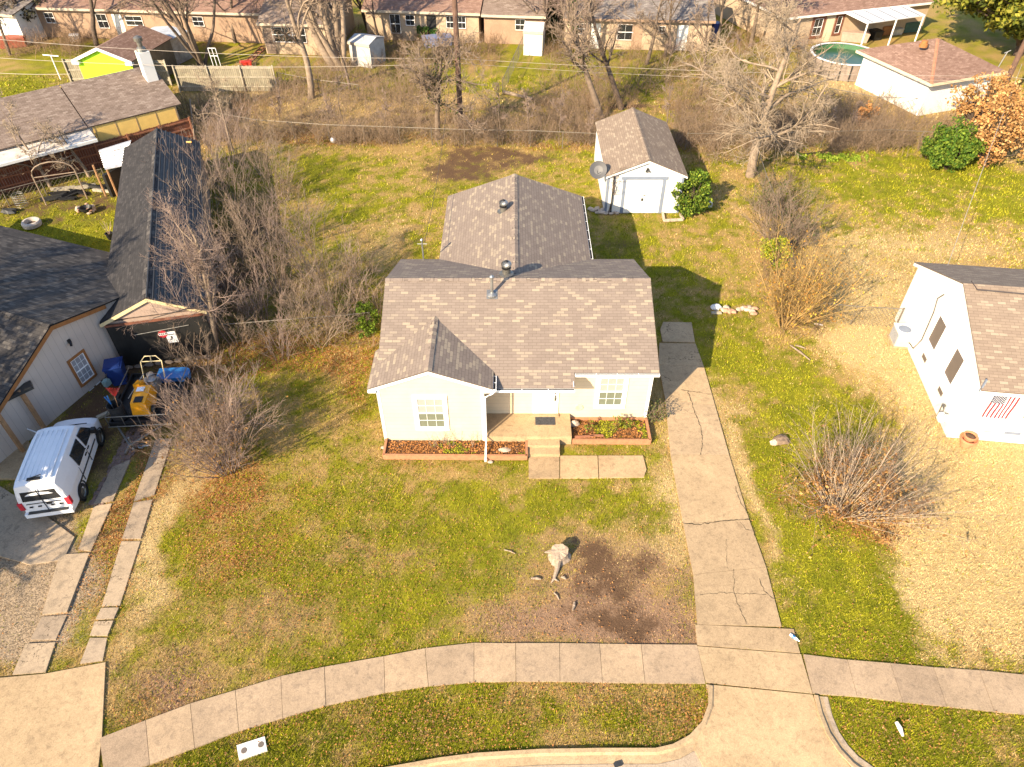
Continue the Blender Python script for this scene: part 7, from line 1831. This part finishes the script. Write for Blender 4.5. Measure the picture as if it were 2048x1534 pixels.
for i, (px, py, h_, w_) in enumerate(TH):
    h_ *= 1.22
    if py < 700 or px < 420 or i in (18,):
        bare_shrub(TL2[i], (px, py), h_, w_, 400 + i, int(9 + 4.5 * w_), [M_TWIGP, M_TWIG, M_TWIGL][i % 3], [M_TWIGP, M_TWIG][i % 2], sub=7, sub2=4, r=.018, rt=.0062, out=.8, base_r=.55, group=None, wander=.10)
    else:
        bare_shrub(TL2[i], (px, py), h_, w_, 400 + i, 20, M_TWIG, M_TWIGR, sub=6, sub2=4, r=.015, out=.8, base_r=.5)

# brush band along the alley and fences, undergrowth in the thicket: uncountable
def brush(name, label, areas, seed, m, hmin, hmax, spread=.35, rr=(.007, .014), kidsn=6):
    rg = np.random.default_rng(seed); S = []; H = []
    for (px0, px1, py0, py1, n, hm) in areas:
        x = rg.uniform(px0, px1, n); y = rg.uniform(py0, py1, n)
        cl = fbm(x * .05, y * .08, 1.0, seed, 2); keep = cl > rg.uniform(.32, .60, n)
        for a, b in zip(x[keep], y[keep]): S.append(tuple(G(a, b)))
        H += [hm] * int(keep.sum())
    S = np.array(S); H = np.array(H); n = len(S)
    D = np.concatenate([rg.normal(size=(n, 2)) * spread, np.ones((n, 1))], 1)
    L = rg.uniform(hmin, hmax, n) * H
    P0, R0 = grow(rg, S, D, L, rg.uniform(*rr, n), 5, .12, .02, .4, .05)
    S1, D1, L1, R1 = kids(rg, P0, R0, kidsn, .15, 1, 20, 65, .5, L, .7, .4, .0055)
    P1, R1 = grow(rg, S1, D1, L1, R1, 3, .2, .0, .5)
    V, F = join([tube_arrays(P0, R0, 3), tube_arrays(P1, R1, 3)])
    o = big(name, V, F, m); tag(o, label, "brush", kind='stuff'); return o
brush("brush", "brown bare brush along the rear wire fence and alley", [(390, 1190, 262, 294, 3200, 1.0), (390, 1190, 205, 262, 1800, .8), (480, 860, 140, 215, 1600, 1.0), (1060, 1250, 200, 290, 900, .9), (1340, 1800, 262, 305, 2800, 1.05), (1340, 1800, 200, 262, 1900, .9), (1080, 1480, 130, 200, 900, .9), (1560, 1830, 240, 310, 500, 1.0), (1800, 2048, 240, 320, 900, .9), (1370, 1560, 270, 330, 600, 1.1)], 501, mat("brush_brown", (.235, .165, .11), .95, .3, scale=1.0), .6, 1.9, .45)
brush("brush", "light brown weeds on the far lawns and alley verges", [(1080, 1500, 110, 240, 1500, .9), (560, 900, 110, 200, 800, .8), (1440, 1620, 60, 200, 700, .9), (300, 560, 200, 250, 700, .9), (690, 1000, 60, 150, 500, .7)], 502, M_TWIGR, .6, 1.6)
brush("brush", "low dry shrubbery before the back row of houses", [(120, 430, 62, 105, 900, 1.0), (640, 1000, 74, 135, 1300, 1.0), (1080, 1500, 70, 125, 1300, 1.0), (0, 160, 60, 120, 700, 1.2), (1490, 1640, 50, 100, 500, 1.0)], 505, M_TWIGR, .6, 1.6, .5, (.009, .018))
brush("brush", "tangled undergrowth of the thicket between the long garage and the cottage", [(395, 600, 280, 640, 420, .8), (430, 750, 480, 700, 520, .8), (500, 760, 640, 700, 260, .6), (395, 470, 640, 800, 160, .6), (380, 520, 760, 930, 200, .6)], 503, M_TWIGR, .5, 1.5, .55)
brush("brush", "brown undergrowth on the overgrown fence by the yellow bush", [(1515, 1600, 350, 620, 420, .9), (1560, 1760, 930, 1040, 160, .45), (1560, 1640, 600, 680, 120, .6)], 504, M_TWIGR, .5, 1.3, .5)
# off-frame trees at the left that shade the drive and the dark roof
bare_tree("large bare street tree out of view left of the van drive", (-25.5, 10.5), 12.5, .36, 601, M_BARKD, M_TWIG, trunk=.25, limbs=12, lang=(30, 70), spread=.62, sub=8, sub2=6, tw=3, pxbase=False, rtw=.02)
bare_tree("large bare tree out of view left of the beige house", (-30.5, 15.5), 13.5, .38, 602, M_BARKD, M_TWIG, trunk=.2, limbs=14, lang=(30, 70), spread=.62, sub=8, sub2=7, tw=3, pxbase=False, rtw=.024)
bare_tree("second large bare tree out of view beyond the beige house", (-26.5, 13.5), 11.5, .32, 604, M_BARKD, M_TWIG, trunk=.25, limbs=12, lang=(30, 70), spread=.6, sub=8, sub2=6, tw=3, pxbase=False, rtw=.022)
leafy("second unseen evergreen left of the porch added to shade the van", (-22.9, 12.4, 0), 7.8, 2.6, 2.4, 605, 10000, [(.03, .06, .012), (.06, .09, .015)], .17, name="evergreen_tree", cat="tree", clumps=90, lo=.12, trunk_r=.2, clr=.36)  # this evergreen and the next are added to shade the parked van
leafy("unseen evergreen beside the van drive added to shade the van", (-23.4, 10.6, 0), 7.6, 2.6, 2.4, 603, 11000, [(.03, .06, .012), (.06, .09, .015)], .16, name="evergreen_tree", cat="tree", clumps=90, lo=.12, trunk_r=.2, clr=.33)

# ------------------------------------------------------------------ grass blades and fallen leaves
def inside(px, py, poly):
    r_ = np.zeros(len(px), dtype=bool); n = len(poly)
    for i in range(n):
        x0, y0 = poly[i][0], poly[i][1]; x1, y1 = poly[(i + 1) % n][0], poly[(i + 1) % n][1]
        if y0 == y1: continue
        c = ((y0 > py) != (y1 > py)) & (px < (x1 - x0) * (py - y0) / (y1 - y0) + x0)
        r_ ^= c
    return r_
def scatter(n, rg, dens=True):
    """points over the visible ground, denser where it is near"""
    px = rg.uniform(-60, 2110, n); py = 1560 - (1560 - 150) * rg.uniform(0, 1, n) ** 1.15
    v = (py - 767) / FOC; t_ = HC / (SP + v * CP)
    x = (px - 1024) / FOC * t_; y = t_ * (CP - v * SP)
    bad = np.zeros(n, dtype=bool)
    for pl_ in PAVED + BLD: bad |= inside(x, y, pl_)
    return x[~bad], y[~bad]
rg = np.random.default_rng(77)
x, y = scatter(520000, rg)
g, s, so, lf, de, gr = fields(x, y)
u0 = rg.uniform(0, 1, len(x))
keep = (u0 < np.clip(1.0 - so * 1.25 - gr * 1.2, .03, 1)) & ((x ** 2 + y ** 2) > 0)
x, y, g, s, lf, de = x[keep], y[keep], g[keep], s[keep], lf[keep], de[keep]
n = len(x)
isg = rg.uniform(0, 1, n) < np.clip(g * 1.1 - .04, .03, .93)
iss = rg.uniform(0, 1, n) < np.clip(s + .12, 0, 1)
isd = rg.uniform(0, 1, n) < de
tq = np.clip(.5 + (fbm(x, y, .9, 71, 4) - .5) * 3, 0, 1)[:, None]
col = np.where(isg[:, None], np.where(rg.uniform(0, 1, (n, 1)) > tq, C_GREEN, C_GREEN2), np.where(iss[:, None], C_STRAW * .95, np.where(rg.uniform(0, 1, (n, 1)) < .5, C_TAN, C_OLIVE)))
col = np.where(isd[:, None] & ~isg[:, None], C_DEAD, col) * (1 + (rg.uniform(.6, 1.4, (n, 1)) - 1) * np.where(iss & ~isg, .6, 1.0)[:, None]) * (.8 + .4 * fbm(x, y, .45, 83, 3))[:, None] * (1 + .12 * np.clip((g - .75) * 4, 0, 1))[:, None]
dist = np.sqrt(x ** 2 + y ** 2)
h_ = rg.uniform(.025, .075, n) * np.where(isg, 1.1, .75) * (1 + np.clip(dist - 20, 0, 40) * .03)
w_ = rg.uniform(.006, .013, n) * (1 + np.clip(dist - 15, 0, 50) * .05)
a_ = rg.uniform(0, 2 * np.pi, n); ln_ = rg.normal(size=(n, 2)) * h_[:, None] * .8
z0 = -.035 + 0 * x
b0 = np.stack([x - np.cos(a_) * w_, y - np.sin(a_) * w_, z0], 1); b1 = np.stack([x + np.cos(a_) * w_, y + np.sin(a_) * w_, z0], 1)
tp_ = np.stack([x + ln_[:, 0], y + ln_[:, 1], z0 + .03 + h_], 1)
V = np.stack([b0, b1, tp_], 1).reshape(-1, 3); F = np.arange(n * 3).reshape(-1, 3)
o = big("grass", V, F, M_ATTRG, col=np.repeat(col, 3, axis=0)); tag(o, "short mixed green and straw grass over the lawns", "grass", kind='stuff')
# fallen leaves
x, y = scatter(260000, rg)
g, s, so, lf, de, gr = fields(x, y)
keep = rg.uniform(0, 1, len(x)) < np.clip(lf * 1.0 + .035 - s * .03, 0, 1) * np.clip(1 + (20 - np.sqrt(x * x + y * y)) * .01, .4, 1)
x, y, lf = x[keep], y[keep], lf[keep]; n = len(x)
C = np.stack([x, y, rg.uniform(.005, .05, n) + lf * rg.uniform(0, .07, n)], 1)
V, F = leaves_at(rg, C, .027, .45, .75)
o = big("fallen_leaves", V, F, M_ATTR, col=leafcol(rg, n, [C_LEAF, C_LEAF * 1.1, C_LEAF * .6, (.36, .22, .10), (.22, .12, .055)], .3)); tag(o, "scattered brown fallen oak leaves on the lawns", "leaves", kind='stuff')
# leaves lying in the two planter beds
for (ax0, ax1, ay0, ay1, lab, gcol) in ((-4.9, .5, 18.5, 19.2, "brown leaves filling the long planter bed", .25), (2.5, 5.42, 19.28, 20.35, "brown leaves and green weeds in the right planter bed", .45)):
    n = 2600; x = rg.uniform(ax0, ax1, n); y = rg.uniform(ay0, ay1, n); C = np.stack([x, y, .14 + rg.uniform(0, .06, n)], 1); V, F = leaves_at(rg, C, .036, .4, .6)
    c = leafcol(rg, n, [C_LEAF, C_LEAF * 1.4, C_LEAF * .5]); gm = (fbm(x, y, .7, 5) + (x - ax0) / (ax1 - ax0) * .25 > .86 - gcol * .45); gm4 = np.repeat(gm, 4); c[gm4] = leafcol(rg, int(gm.sum()), [C_GREEN * 1.2, C_GREEN2 * 1.3])
    tag(big("fallen_leaves", V, F, M_ATTR, col=c), lab, "leaves", kind='stuff')
# low bright weeds along the right rear fence
x0_, y0_ = [], []
n = 4200; px = rg.uniform(1590, 1735, n); py = 318 + rg.normal(0, 3.2, n); v = (py - 767) / FOC; t_ = HC / (SP + v * CP); C = np.stack([(px - 1024) / FOC * t_, t_ * (CP - v * SP), rg.uniform(0, .22, n)], 1); kp = fbm(C[:, 0], C[:, 1], .8, 91) > .45; C = C[kp]
V, F = leaves_at(rg, C, .07); tag(big("weeds", V, F, M_ATTR, col=leafcol(rg, len(C), [(.20, .30, .02), (.30, .36, .04)])), "bright yellow green weeds along the right rear brush", "weeds", kind='stuff')
for ob in list(bpy.data.objects):
    if '_w' in ob.keys(): del ob['_w']
